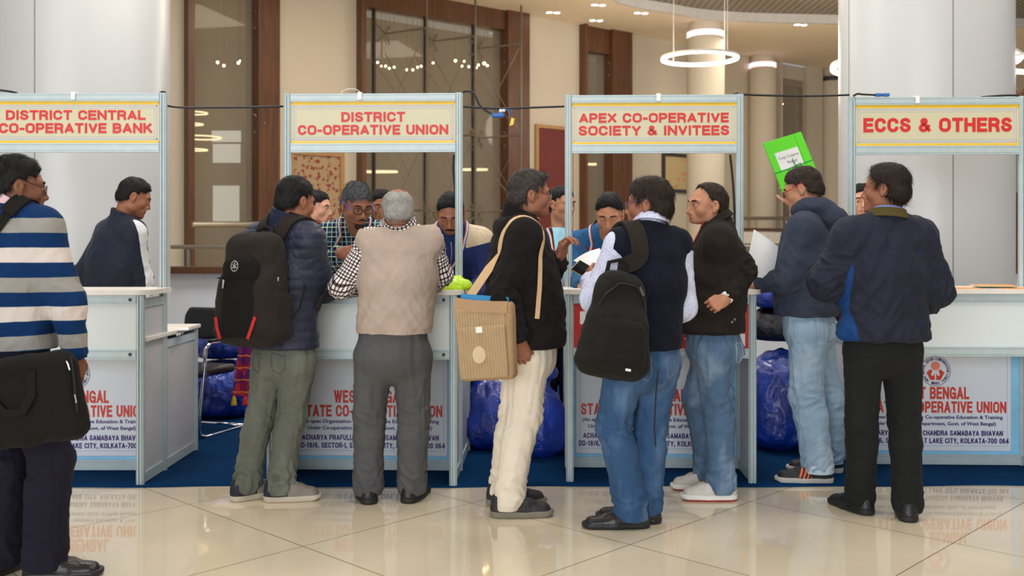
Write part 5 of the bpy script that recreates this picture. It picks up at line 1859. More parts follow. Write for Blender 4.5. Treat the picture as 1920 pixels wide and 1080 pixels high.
# ---- old man in the knitted vest
def man_vest():
    p = Person('m', 'grey-haired man in beige sleeveless pullover and grey trousers leaning on the counter', FRONT, 5.05, (737, 662), 2, (750, 458, .02), (745, 398, .0), hyaw=14, hpitch=10, sw=.172,
               L=[(640, 538, .02), (684, 540, .26)], Rr=[(826, 515, .10), (812, 540, .34)], legL=[(692, 780, .0), (690, 905, .0)], legR=[(776, 780, .02), (772, 905, .02)], foot=(16, -14),
               skin=SK1, bw=1.08, bd=1.15, belly=.02)
    p.build_body(); p.eyes()
    p.hair(HG, front=.050, slope=.75, top=-.003, thick=.011, side=.008, nape=-.062, crown_bald=.036, slen=.03, strands=1800, fluff=.002)
    p.brows(HG)
    p.glasses(plain('dark_wire_glasses', c(30, 28, 30), .3), r=.001, w=.022, hgt=.016)

    def chk(m, v):
        u = m.xyz(m.attr('guv', 'Vector'))
        def ln(cc, per, wd, ph=0.): return m.math('LESS_THAN', m.math('FRACT', m.math('ADD', m.math('DIVIDE', cc, per), 40.0 + ph)), wd)
        col = m.mix(m.math('MULTIPLY', ln(u[0], .017, .34), 0.93), c(214, 206, 202), c(40, 30, 38))
        col = m.mix(m.math('MULTIPLY', ln(u[1], .017, .36), 0.93), col, c(64, 26, 34))
        return m.mix(m.math('MULTIPLY', ln(u[0], .017, .34), ln(u[1], .017, .36)), col, c(18, 14, 18))
    cm = fabric('checked_shirt', None, colfn=chk, var=.05)
    sh = p.top('checked_shirt', cm, infl=.002, hem=-.125, ar=(.062, .056, .042), fold=.008)
    v = p.top('sleeveless_pullover', fabric('beige_knit', c(166, 148, 135, 1.25), bump=.4, weave=420), infl=.022, hem=-.100, sleeves='', fold=.008, armhole=.050, rib=1.0, shr=.062, neck_cut=-.028, seed=2)
    p.collar(cm, sh, rx=.060, ry=.062, h0=-.02, h1=.056, fold=.036, lean=.6)
    p.collar(fabric('beige_rib', c(168, 150, 133)), v, rx=.070, ry=.070, h0=-.045, h1=-.002, th=.010, gap=.2, lean=.6, name='neck_band')
    p.trousers(fabric('grey_trouser', c(76, 76, 76)), lr=(.100, .073, .068), fold=.008, top_z=.13, seat=.01, seed=4)
    p.shoes(plain('black_shoe', c(22, 21, 22), .45), plain('black_rubber', c(26, 25, 25), .6), L=.27, low=.85)
    ALL['vest'] = p


# ---- man in black jacket with the jute bag
def man_jute():
    p = Person('m', 'man in black jacket and cream trousers facing right, hand raised, jute bag on shoulder', FRONT, 4.87, (986, 660), -82, (974, 450), (994, 368), hyaw=-78, hpitch=2, sw=.168,
               L=[(1012, 548, .12), (1048, 484, .02)], Rr=[(942, 556, -.20), (972, 640, -.22)], legL=[(968, 775, .08), (942, 905, .12)], legR=[(984, 778, -.06), (951, 920, -.10)], foot=(-84, -86),
               skin=SK1, bw=1.0, bd=1.18, belly=.035, stub=.12,
               handL=dict(dir=(.35, -.15, 1), n=(-.75, .55, .1), curl=(48, 52, 50, 44), thumb=(.55, .8, -.3), thumb2=(.1, .9, -.5), spread=7),
               handR=dict(dir=(.30, -.05, -1), n=(.3, -1, .1), curl=(68, 74, 76, 76), thumb=(.5, .8, -.3)))
    p.build_body(); p.eyes()
    p.hair(HTG, front=.052, slope=.62, top=.016, thick=.013, side=.006, slen=.04, strands=2200, sweep=.002, temple=.006)
    p.brows(HBR); p.moustache(HB, .0068, .027); p.beard(HB, 'spot')
    p.glasses(plain('silver_wire', c(150, 146, 140), .25, .9), r=.0009, w=.023, hgt=.014, rim=True, arm_mat=plain('dark_wire_glasses', c(30, 28, 30), .3))
    bk = fabric('black_jacket_cloth', c(26, 23, 23), var=.18, rough=.9)
    j = p.top('jacket', bk, infl=.028, hem=-.03, ar=(.074, .068, .050), fold=.014, seed=5)
    p.collar(bk, j, rx=.066, ry=.072, h0=-.035, h1=.050, th=.014, gap=.55, flare=.014, fold=.0, lean=.6)
    p.collar(fabric('blue_inner_shirt', c(70, 104, 160)), j, rx=.056, ry=.060, h0=-.03, h1=.020, gap=.3, lean=.6, name='shirt_collar')
    # hood lying on the shoulders
    f = Fld(p.nb - A(.25, .25, .2), p.nb + A(.25, .25, .2), .007)
    b = p.nb - p.sF * .075 - A(0, 0, .035)
    f.add(ecap(b - p.sR * .08, b + p.sR * .08, .038, .038), .03); f.add(ecap(b - p.sF * .025 - A(0, 0, .09), b - A(0, 0, .02), (.09, .030), (.11, .034), p.sR), .05)
    V, Q = f.extract(); N = vnormals(V, Q); V = V + N * (.006 * ridge(V * 14))[:, None]
    qmesh('hood', V, Q, bk, j, p.org)
    p.trousers(fabric('cream_trouser', c(210, 198, 180, 1.3), var=.05, crumple=.2), lr=(.098, .078, .064), fold=.007, brk=1.4, seed=6)
    sm = NT('black_slip_on'); v = sm.obj(); sm.set(col=sm.ramp(sm.noise(v, 40, 3), [(.4, c(26, 26, 28)), (.7, c(52, 50, 52))]), rough=.7)
    p.shoes(sm.m, plain('chunky_sole', c(112, 106, 92), .7), L=.29, sporty=True, sole=.030)
    ALL['jute'] = p


# ---- man in navy vest and jeans
def man_navy_vest():
    p = Person('m', 'man in dark navy sleeveless pullover over white shirt and blue jeans, backpack on one shoulder', FRONT, 4.62, (1205, 675), 24, (1216, 466), (1216, 386), hyaw=66, hpitch=0, sw=.172,
               L=[(1116, 562, -.06), (1108, 528, .20)], Rr=[(1278, 575, .06), (1240, 565, .30)], legL=[(1150, 800, .0), (1186, 950, -.03)], legR=[(1218, 800, .05), (1208, 940, .06)], foot=(92, 70),
               skin=SK1, bw=1.05, bd=1.12, belly=.025, handL=dict(dir=(-.1, .8, .5), n=(-.8, -.4, .2), curl=(35, 45, 50, 50)))
    p.build_body(); p.eyes()
    p.hair(HBR, front=.060, slope=.9, top=.020, thick=.018, side=.010, nape=-.085, slen=.05, strands=2600, temple=.012)
    p.brows(HB)
    p.glasses(plain('blue_frame_glasses', c(52, 62, 110), .3), w=.022, hgt=.015)

    def dots(m, v):
        vo = m.n('ShaderNodeTexVoronoi', {'Scale': 170.0}); m.put(vo.inputs['Vector'], v)
        return m.mix(m.math('LESS_THAN', vo.outputs['Distance'], .30), c(198, 200, 220, 1.2), c(138, 146, 190))
    wm = fabric('white_dotted_shirt', None, colfn=dots, var=.04)
    sh = p.top('shirt', wm, infl=.000, hem=-.07, ar=(.072, .064, .048), fold=.007)
    v = p.top('sleeveless_pullover', fabric('navy_knit', c(19, 21, 32), bump=.3, weave=420), infl=.022, hem=-.05, sleeves='', fold=.006, armhole=.040, rib=.7, shr=.060, neck_cut=-.01, seed=9)
    p.collar(wm, sh, rx=.060, ry=.064, h0=-.02, h1=.050, fold=.028, lean=.5, back=.006)
    p.collar(fabric('navy_rib', c(18, 20, 30)), v, rx=.072, ry=.072, h0=-.04, h1=.010, th=.010, gap=.2, lean=.6, name='neck_band')
    p.trousers(fabric('blue_denim', c(48, 74, 106), wear=c(92, 116, 146), bump=.4), lr=(.096, .071, .072), fold=.009, seed=11, brk=1.2)
    p.pockets(fabric('denim_seam', c(120, 128, 140)))
    p.shoes(plain('black_leather_shoe', c(34, 28, 25), .35), BLK, L=.30, low=.78)
    ALL['navy'] = p


# ---- man with hand on hip
def man_hip():
    p = Person('m', 'balding man in black jacket and faded jeans facing left, hand on hip', FRONT, 5.13, (1338, 648), 80, (1346, 458), (1326, 388), hyaw=104, hpitch=0, sw=.17,
               L=[(1388, 506, -.06), (1362, 557, -.19)], Rr=[(1305, 545, .13), (1302, 590, .08)], legL=[(1346, 748, -.03), (1352, 900, -.05)], legR=[(1308, 748, .08), (1331, 890, .16)], foot=(88, 86),
               skin=SK2, bw=1.02, bd=1.1, belly=.03, stub=.2, handL=dict(dir=(-.75, -.1, -.45), n=(.1, -1, .3), curl=(70, 78, 80, 80), thumb=(.5, .8, -.35)))
    p.build_body(); p.eyes()
    p.hair(HBR, front=.020, slope=.42, top=.010, thick=.010, side=.006, slen=.026, strands=1800, temple=.000, spike=.08)
    p.brows(HB, .0034)
    bk = fabric('black_canvas', c(32, 28, 25), var=.15)
    j = p.top('jacket', bk, infl=.024, hem=-.072, ar=(.074, .068, .048), fold=.013, seed=13)
    p.collar(bk, j, rx=.064, ry=.068, h0=-.03, h1=.045, fold=.034, gap=.45, lean=.5, th=.009)
    cuff = p.arm['L'][2]
    d = nrm(cuff - p.arm['L'][1])
    MB().tube([cuff - d * .012 - p.org, cuff + d * .010 - p.org], [.040, .036], 16).build('shirt_cuff', fabric('white_cuff', c(226, 222, 220)), j, True)
    btn = plain('steel_button', c(140, 130, 120), .3, .8)
    for b in ((1388, 607, -.22), (1393, 600, -.20)):
        q = J(b[0], b[1], p.Y + b[2]); pp, nn = p.hug([q, q + A(0, 0, .01)], 'jacket', .002, 3, 0)
        MB().ball(pp[0] - p.org, (.008, .008, .008), 8).build('button', btn, j)
    p.trousers(fabric('faded_denim', c(74, 96, 122), wear=c(128, 148, 168), bump=.4), lr=(.096, .070, .062), fold=.009, seed=15, brk=1.5)
    p.pockets(fabric('pale_seam', c(168, 178, 186)), 'L')
    lg = plain('lanyard_red', c(206, 64, 58), .6)
    sm = NT('white_trainer'); x = sm.attr('sy'); sm.set(col=sm.mix(sm.noise(sm.obj(), 30, 3), c(176, 168, 158), c(204, 198, 190)), rough=.7); sm.bump(sm.noise(sm.obj(), 260, 2), .3)
    so = NT('white_red_sole'); so.set(col=so.mix(so.math('LESS_THAN', so.attr('sz'), .010), c(216, 212, 206), c(160, 60, 44)), rough=.6)
    for k in 'LR':
        s_ = p.shoe(k, sm.m, so.m, L=.275, sporty=True, sole=.030)
        if k == 'L':
            M = rotm(p.foot[k]); o = A(p.leg[k][2][0], p.leg[k][2][1], 0)
            tri = [(-.0485, .055, .035), (-.0485, .078, .035), (-.046, .058, .060)]
            MB().tube([M @ A(*t) + o - p.org for t in tri], .003, 6, True).build('triangle_mark', plain('sky_blue_mark', c(104, 164, 214), .5), s_)
    ALL['hip'] = p
    P, N = p.hug([p.nb + p.sF * .06 - p.sR * .05, p.sm + p.sF * .15 - A(0, 0, .06) - p.sR * .04, p.sm + p.sF * .2 - A(0, 0, .2)], 'jacket', .006, 14)
    MB().ribbon(P, N, .016, .0015).build('lanyard', lg, p.root, True, off=p.org)


# ---- man in the hooded sweatshirt
def man_hoodie():
    p = Person('m', 'man in slate blue hooded sweatshirt and light jeans reading papers', FRONT, 5.47, (1518, 612), 68, (1512, 434), (1505, 357), hyaw=62, hpitch=16, sw=.175,
               L=[(1474, 526, -.14), (1426, 530, .02)], Rr=[(1470, 510, .28), (1460, 505, .12)], legL=[(1512, 742, -.02), (1534, 870, -.03)], legR=[(1550, 742, .12), (1553, 862, .22)], foot=(86, 80),
               skin=SK2, bw=1.06, bd=1.12, belly=.03, handL=dict(dir=(-1, .1, -.12), n=(.1, -.5, .9), curl=(12, 16, 18, 20)), handR=dict(dir=(-.6, -.3, .5), n=(.2, .9, .3), curl=(30, 35, 40, 40)))
    p.build_body(); p.eyes()
    p.hair(HBR, front=.058, slope=.8, top=.014, thick=.014, side=.007, nape=-.055, slen=.03, strands=1900)
    p.brows(HB)
    p.glasses(plain('black_frame_glasses', c(18, 16, 18), .3), w=.024, hgt=.017, arm_mat=plain('red_temple', c(176, 40, 36), .35), r=.0016)
    fm = fabric('slate_fleece', c(54, 60, 74, 1.25), var=.12, bump=.3)
    j = p.top('hooded_sweatshirt', fm, infl=.026, hem=-.058, ar=(.074, .066, .046), fold=.010, rib=1.0, seed=17)
    f = Fld(p.nb - A(.25, .25, .22), p.nb + A(.25, .25, .16), .0065)
    for i in range(14):
        a0, a1 = math.pi * (.28 + 1.44 * i / 14), math.pi * (.28 + 1.44 * (i + 1) / 14)
        g = lambda a: p.nb + p.sF * math.cos(a) * .085 + p.sR * math.sin(a) * .085 + A(0, 0, .035 - .035 * math.cos(a) * -1 * .2) - A(0, 0, .05) * max(0, math.cos(a))
        r = .026 + .016 * (.5 - .5 * math.cos(a0))
        f.add(ecap(g(a0), g(a1), r, r), .02)
    b = p.nb - p.sF * .125 - A(0, 0, .035)
    f.add(ell(b, (.085, .085, .065)), .05)
    f.add(ecap(p.nb - A(0, 0, .04), p.nb + A(0, 0, .10), .060, .066), .012, sub=True)
    V, Q = f.extract(); N = vnormals(V, Q); V = V + N * (.005 * ridge(V * 13))[:, None]
    qmesh('hood', V, Q, fm, j, p.org)
    p.trousers(fabric('light_denim', c(128, 150, 170), wear=c(156, 172, 186), bump=.35), lr=(.100, .084, .078), fold=.008, hem=.06, seed=19)
    p.pockets(fabric('light_seam', c(104, 124, 146)), 'L')
    for k in 'LR':
        an = p.leg[k][2]
        MB().lathe([(.083, .060), (.085, .10), (.081, .11), (.079, .06), (.083, .060)], an[0] - p.org[0], an[1] - p.org[1], 24).build('turned_up_hem', fabric('denim_inside', c(168, 182, 194)), p.root, True)
    sm = NT('black_orange_trainer'); y = sm.attr('sy'); x = sm.attr('sx')
    st = sm.math('MULTIPLY', sm.math('MULTIPLY', sm.math('GREATER_THAN', y, .40), sm.math('LESS_THAN', y, .62)), sm.math('LESS_THAN', sm.math('FRACT', sm.math('MULTIPLY', sm.math('ADD', y, sm.math('MULTIPLY', sm.attr('sz'), 1.2)), 14.0)), .45))
    st = sm.math('MULTIPLY', st, sm.math('GREATER_THAN', sm.math('ABSOLUTE', x), .028))
    sm.set(col=sm.mix(st, c(26, 26, 30), c(222, 96, 50)), rough=.6)
    p.shoes(sm.m, plain('grey_sole', c(172, 166, 158), .6), L=.30, sporty=True, sole=.032)
    # wrist watch
    a, e, w = p.arm['L']; d = nrm(w - e); ctr = w + d * .012
    gold = plain('watch_gold', c(190, 152, 92), .25, .9)
    xx = nrm(np.cross(d, A(0, 0, 1))); zz = np.cross(xx, d)
    wt = MB().tube([ctr + (xx * math.cos(t) * .033 + zz * math.sin(t) * .027) - p.org for t in np.linspace(0, 2 * math.pi, 21)[:-1]], .0065, 6, True).build('watch', gold, p.root, True)
    fc = ctr + xx * -.0 + nrm(A(0, -1, .3)) * .034 - p.org
    MB().tube([fc, fc + nrm(A(0, -1, .3)) * .006], .017, 20).build('dial', plain('watch_dial', c(236, 226, 206), .3), wt, True)
    ALL['hoodie'] = p


# ---- man in the wide navy jacket on the right
def man_right():
    p = Person('m', 'man in wide dark navy jacket with blue side panels and black trousers, back to us', FRONT, 4.78, (1655, 650), 8, (1659, 450), (1660, 356), hyaw=54, hpitch=0, sw=.19,
               L=[(1552, 528, .02), (1596, 560, .26)], Rr=[(1752, 540, .03), (1735, 570, .28)], legL=[(1615, 790, .0), (1612, 945, .07)], legR=[(1696, 790, .0), (1702, 955, -.05)], foot=(22, -18),
               skin=SK1, bw=1.10, bd=1.1)
    p.build_body(); p.eyes()
    p.hair(HBR, front=.036, slope=.55, top=.014, thick=.018, side=.010, nape=-.078, slen=.05, strands=2400, recede=.15, temple=.004)
    p.brows(HB)

    def mk(s, V, guv, lat, zt): return np.where(guv[:, 2] < .5, np.where(lat < 0, -lat - .198, lat - .212) + .05 * np.clip(.35 - zt, 0, 1), -1) + np.where(zt > .75, -1, 0)
    jm = fabric('navy_shell', None, rough=.6, var=.08, bump=.15, colfn=lambda m, v: m.mix(m.math('GREATER_THAN', m.attr('side'), .0), c(34, 36, 48), c(24, 60, 110, 1.2)))
    j = p.top('jacket', jm, infl=.030, hem=-.035, ar=(.086, .080, .056), fold=.018, masks={'side': mk}, seed=21, flare=.02, shr=.058)
    p.collar(fabric('olive_collar', c(74, 64, 34)), j, rx=.068, ry=.070, h0=-.03, h1=.044, fold=.038, gap=.4, lean=.5, th=.010)
    p.collar(fabric('blue_collar', c(120, 134, 190)), j, rx=.058, ry=.060, h0=-.02, h1=.054, gap=.3, lean=.6, name='shirt_collar')
    p.trousers(fabric('black_trouser', c(30, 31, 31), rough=.9), lr=(.096, .070, .065), fold=.006, top_z=.12, seed=23)
    p.shoes(plain('black_shoe', c(22, 21, 22), .45), plain('black_rubber', c(26, 25, 25), .6), L=.275, low=.82)
    ALL['right'] = p


# ---- behind the counters
def man_plaid():
    p = Person('m', 'man in navy plaid shirt with blue-framed glasses leaning over the district union counter', BACK, 5.55, (668, 600, 1.0), 180, (666, 444, .36), (668, 387, .06), hyaw=214, hpitch=20, sw=.18,
               Rr=[(600, 505, .2), (636, 476, -.02)], L=[(742, 510, .25), (742, 548, .02)], skin=SK1, bw=1.08, bd=1.1, stub=.8, foot=(180, 180), h=.008, sway=.05, slit=.003, down=.002,
               handR=dict(dir=(1, -.1, .15), n=(0, -1, .4), curl=(45, 55, 55, 55), thumb=(.4, .9, -.4)), handL=dict(dir=(-.6, -.6, -.1), n=(0, -.3, 1)))
    p.build_body(); p.eyes()
    p.hair(HSP, front=.060, slope=.8, top=.020, thick=.012, side=.005, slen=.03, strands=2600, spike=.25, fluff=.004)
    p.brows(HB, .0034); p.moustache(HBR, .0048, .028); p.beard(HBR)
    p.glasses(plain('black_frame_glasses', c(18, 16, 18), .3), w=.025, hgt=.017, r=.0022, arm_mat=plain('bright_blue_temple', c(70, 78, 190), .35))

    def pl(m, v):
        x, y, z = m.xyz(v)
        def ln(cc, per, wd, ph): return m.math('LESS_THAN', m.math('FRACT', m.math('ADD', m.math('DIVIDE', cc, per), 40.0 + ph)), wd)
        col = m.mix(m.math('MULTIPLY', ln(x, .056, .5, 0), .6), c(26, 40, 74), c(40, 84, 100))
        col = m.mix(m.math('MULTIPLY', ln(z, .056, .5, .2), .6), col, c(14, 20, 40))
        for cc, ph, wd in ((x, .1, .10), (x, .55, .06), (z, .0, .10), (z, .5, .06)):
            col = m.mix(m.math('MULTIPLY', ln(cc, .056, wd, ph), .8), col, c(184, 200, 176))
        return col
    pm = fabric('plaid_flannel', None, colfn=pl, var=.05)
    sh = p.top('plaid_shirt', pm, infl=.012, hem=.05, ar=(.066, .058, .048), fold=.008, seed=25)
    p.collar(pm, sh, rx=.062, ry=.066, h0=-.02, h1=.040, fold=.034, gap=.4, lean=.6)
    ribboned_lanyard(p, 'plaid_shirt', end_drop=.2)
    p.trousers(fabric('charcoal_trouser', c(40, 40, 46)), h=.012); p.shoes(BLK, BLK)
    ALL['plaid'] = p


def man_blue_beige():
    p = Person('m', 'man with moustache in blue and beige jacket looking down behind the counter', BACK, 6.05, (846, 620, .50), 180, (848, 456, .02), (845, 402, -.16), hyaw=178, hpitch=32, sw=.19,
               Rr=[(792, 530, -.02), (815, 552, -.28)], L=[(908, 530, .0), (885, 552, -.28)], skin=SK1, bw=1.05, bd=1.1, foot=(180, 180), h=.008, sway=.04, stub=.3, slit=.0022, down=.003)
    p.build_body(); p.eyes()
    p.hair(HB, front=.045, slope=.55, top=.014, slen=.03, strands=1600); p.brows(HB); p.moustache(HB, .0065, .028)

    def mk(s, V, guv, lat, zt): return np.minimum(np.abs(lat) - .085, (V - s.sm)[:, 2] + .045 - .25 * (np.abs(lat) - .1))
    jm = fabric('blue_beige_shell', None, rough=.6, var=.08, colfn=lambda m, v: m.mix(m.math('MULTIPLY', m.math('GREATER_THAN', m.attr('yoke'), .0), m.math('LESS_THAN', m.attr('yoke'), 5.0)), c(38, 48, 92), c(196, 178, 150)))
    j = p.top('jacket', jm, infl=.024, hem=.05, ar=(.070, .064, .05), fold=.010, masks={'yoke': mk}, seed=27)
    p.collar(fabric('grey_lining', c(92, 82, 84)), j, rx=.064, ry=.068, h0=-.03, h1=.040, fold=.02, gap=.5, lean=.6)
    P, N = p.hug([p.sm + p.sF * .12 - A(0, 0, .02), p.sm + p.sF * .15 - A(0, 0, .3)], 'jacket', .002, 16)
    MB().ribbon(P, N, .006, .002).build('zip', plain('zip_silver', c(150, 150, 160), .3, .7), j, True, off=p.org)
    ribboned_lanyard(p, 'jacket', end_drop=.24)
    p.trousers(fabric('charcoal_trouser', c(40, 40, 46)), h=.012); p.shoes(BLK, BLK)
    ALL['blue_beige'] = p


def man_brown():
    p = Person('m', 'man in brown jacket and light blue shirt between the booths, half behind a post', BACK, 6.78, (1046, 622), 190, (1050, 464), (1053, 384), hyaw=222, hpitch=6, sw=.175,
               skin=SK2, bw=1.02, foot=(190, 190), h=.008, stub=.3)
    p.build_body(); p.eyes()
    p.hair(HB, front=.045, slope=.6, top=.012, slen=.025, strands=1300); p.brows(HB)

    def mk(s, V, guv, lat, zt): return np.where((guv[:, 2] < .5) & ((V - s.sm) @ s.sF > .0), .060 - np.abs(lat), -1)
    sm = fabric('brown_shell', None, rough=.7, var=.1, colfn=lambda m, v: m.mix(m.math('GREATER_THAN', m.attr('front'), .0), c(48, 38, 34), c(150, 196, 224)))
    j = p.top('jacket', sm, infl=.022, hem=.02, ar=(.070, .062, .05), fold=.009, masks={'front': mk}, seed=29)
    p.collar(fabric('light_blue_collar', c(156, 200, 226)), j, rx=.058, ry=.062, h0=-.02, h1=.036, fold=.026, gap=.45, lean=.5)
    ribboned_lanyard(p, 'jacket', end_drop=.3)
    p.trousers(fabric('dark_navy_trouser', c(28, 27, 38)), h=.010, lr=(.108, .094, .080)); p.shoes(BLK, BLK)
    ALL['brown'] = p


def man_teal():
    p = Person('m', 'man in blue and maroon sweater bending over papers behind the apex society counter', BACK, 6.0, (1142, 625, .50), 176, (1132, 462, .06), (1143, 403, -.2), hyaw=168, hpitch=26, sw=.18,
               Rr=[(1086, 520, -.08), (1092, 537, -.40)], L=[(1190, 535, .0), (1160, 552, -.3)], skin=SK2, bw=1.02, bd=1.05, foot=(180, 180), h=.008, sway=.05, stub=.4, slit=.0022, down=.003,
               handR=dict(dir=(.3, -.8, -.15), n=(-.4, -.2, .9), curl=(15, 18, 20, 24)))
    p.build_body(); p.eyes()
    p.hair(HB, front=.05, slope=.6, top=.014, slen=.03, strands=1600); p.brows(HB)

    def mk(s, V, guv, lat, zt): return np.where(guv[:, 2] < .5, -np.abs((V - s.sm)[:, 2] + .085 - .10 * np.abs(lat)) + .045, -1)
    def mk2(s, V, guv, lat, zt): return np.where(guv[:, 2] < .5, -np.abs((V - s.sm)[:, 2] + .045 - .10 * np.abs(lat)) + .012, -1)
    sm = fabric('blue_panel_knit', None, var=.08, bump=.35, colfn=lambda m, v: m.mix(m.math('GREATER_THAN', m.attr('redband'), .0), m.mix(m.math('GREATER_THAN', m.attr('dark'), .0), c(44, 84, 124), c(44, 44, 52)), c(120, 34, 50)))
    j = p.top('sweater', sm, infl=.020, hem=.05, ar=(.068, .06, .048), fold=.009, masks={'dark': mk, 'redband': mk2}, seed=31)
    p.collar(fabric('dark_neck_band', c(40, 44, 60)), j, rx=.062, ry=.066, h0=-.02, h1=.03, gap=.4, lean=.6)
    ribboned_lanyard(p, 'sweater', end_drop=.2)
    p.trousers(fabric('charcoal_trouser', c(40, 40, 46)), h=.012); p.shoes(BLK, BLK)
    ALL['teal'] = p


def woman(name, label, Y, hips, yaw, sh, head, hyaw, hp, cloth, skin, hair, arms=None, bun=True, hL=None, hRr=None, brow=True):
    p = Person('w', label, BACK, Y, hips, yaw, sh, head, hyaw=hyaw, hpitch=hp, sw=.155, skin=skin, bw=.92, bd=.92, hs=.94, foot=(yaw, yaw), h=.009, L=(arms or {}).get('L'), Rr=(arms or {}).get('R'), handL=hL, handR=hRr)
    p.build_body(); p.eyes()
    p.hair(hair, front=.056, slope=.75, top=.012, thick=.012, side=.006, long=.05, slen=.04, strands=900)
    if brow: p.brows(HB, .003)
    j = p.top('kurta', cloth, infl=.016, hem=.28, ar=(.056, .048, .040), fold=.008, h=.010, flare=.03)
    p.collar(cloth, j, rx=.058, ry=.06, h0=-.03, h1=.02, gap=.4, lean=.5)
    p.trousers(fabric('charcoal_trouser', c(40, 40, 46)), h=.012); p.shoes(BLK, BLK, L=.25)
    ALL[name] = p
    return p


def others():
    woman('maroon', 'woman in maroon facing right, seen between the backpack man and the plaid shirt', 6.5, (583, 625), -88, (582, 452), (594, 391), -102, 6, fabric('maroon_cloth', c(120, 26, 34)), SK4, HB)
    woman('dark', 'person with black hair mostly hidden behind the grey-haired man', 6.85, (716, 630), 170, (718, 462), (716, 387), 190, 12, fabric('dark_cloth', c(52, 40, 48)), SK1, HB)
    woman('glasses', 'person with dark hair and glasses peeking out beside the ECCS booth post', 6.62, (1622, 632), 165, (1624, 458), (1615, 378), 168, 4, fabric('plum_cloth', c(80, 44, 60)), SK4, HB)
    pm = NT('patterned_cloth'); v = pm.obj(); vo = pm.n('ShaderNodeTexVoronoi', {'Scale': 55.0}); pm.put(vo.inputs['Vector'], v)
    pm.set(col=pm.ramp(vo.outputs['Color'], [(.25, c(96, 28, 52)), (.45, c(60, 50, 130)), (.65, c(200, 130, 60)), (.8, c(110, 30, 40))], 'CONSTANT'), rough=.8)
    woman('folder', 'woman in patterned purple sleeves holding up the green folder, hidden behind the hooded man', 6.98, (1530, 622), 180, (1524, 454), (1520, 388), 170, 4, pm.m, SK4, HB,
          arms=dict(R=[(1492, 432, -.14), (1487, 384, -.14)], L=[(1545, 540, .05), (1535, 600, -.1)]), hRr=dict(dir=(-.25, 0, 1), n=(.2, -1, 0), curl=(30, 35, 40, 40)))


def make_people():
    for f in (man_stripes, man_bank, man_backpack, man_vest, man_jute, man_navy_vest, man_hip, man_hoodie, man_right, man_plaid, man_blue_beige, man_brown, man_teal, others): f()
# ------------------------------------------------------------------ bags, papers, chair and other things
def local_mesh(name, fld, M, ctr, mat, root, disp=None, attrs=None, it=1):
    V, Q = fld.extract(); V = relax(V, Q, it, .4)
    if disp is not None:
        N = vnormals(V, Q); V = V + N * disp(V)[:, None]
    at = {k: fn(V) for k, fn in (attrs or {}).items()}
    return qmesh(name, V @ np.asarray(M).T + np.asarray(ctr), Q, mat, root, root.location[:] if root is not None else None, at)


def frame(out, up=(0, 0, 1), roll=0.0):
    y = nrm(out); z = nrm(A(*up) - y * float(A(*up) @ y)); x = np.cross(y, z)
    a = R_(roll)
    return np.stack([x * math.cos(a) + z * math.sin(a), y, -x * math.sin(a) + z * math.cos(a)], 1)


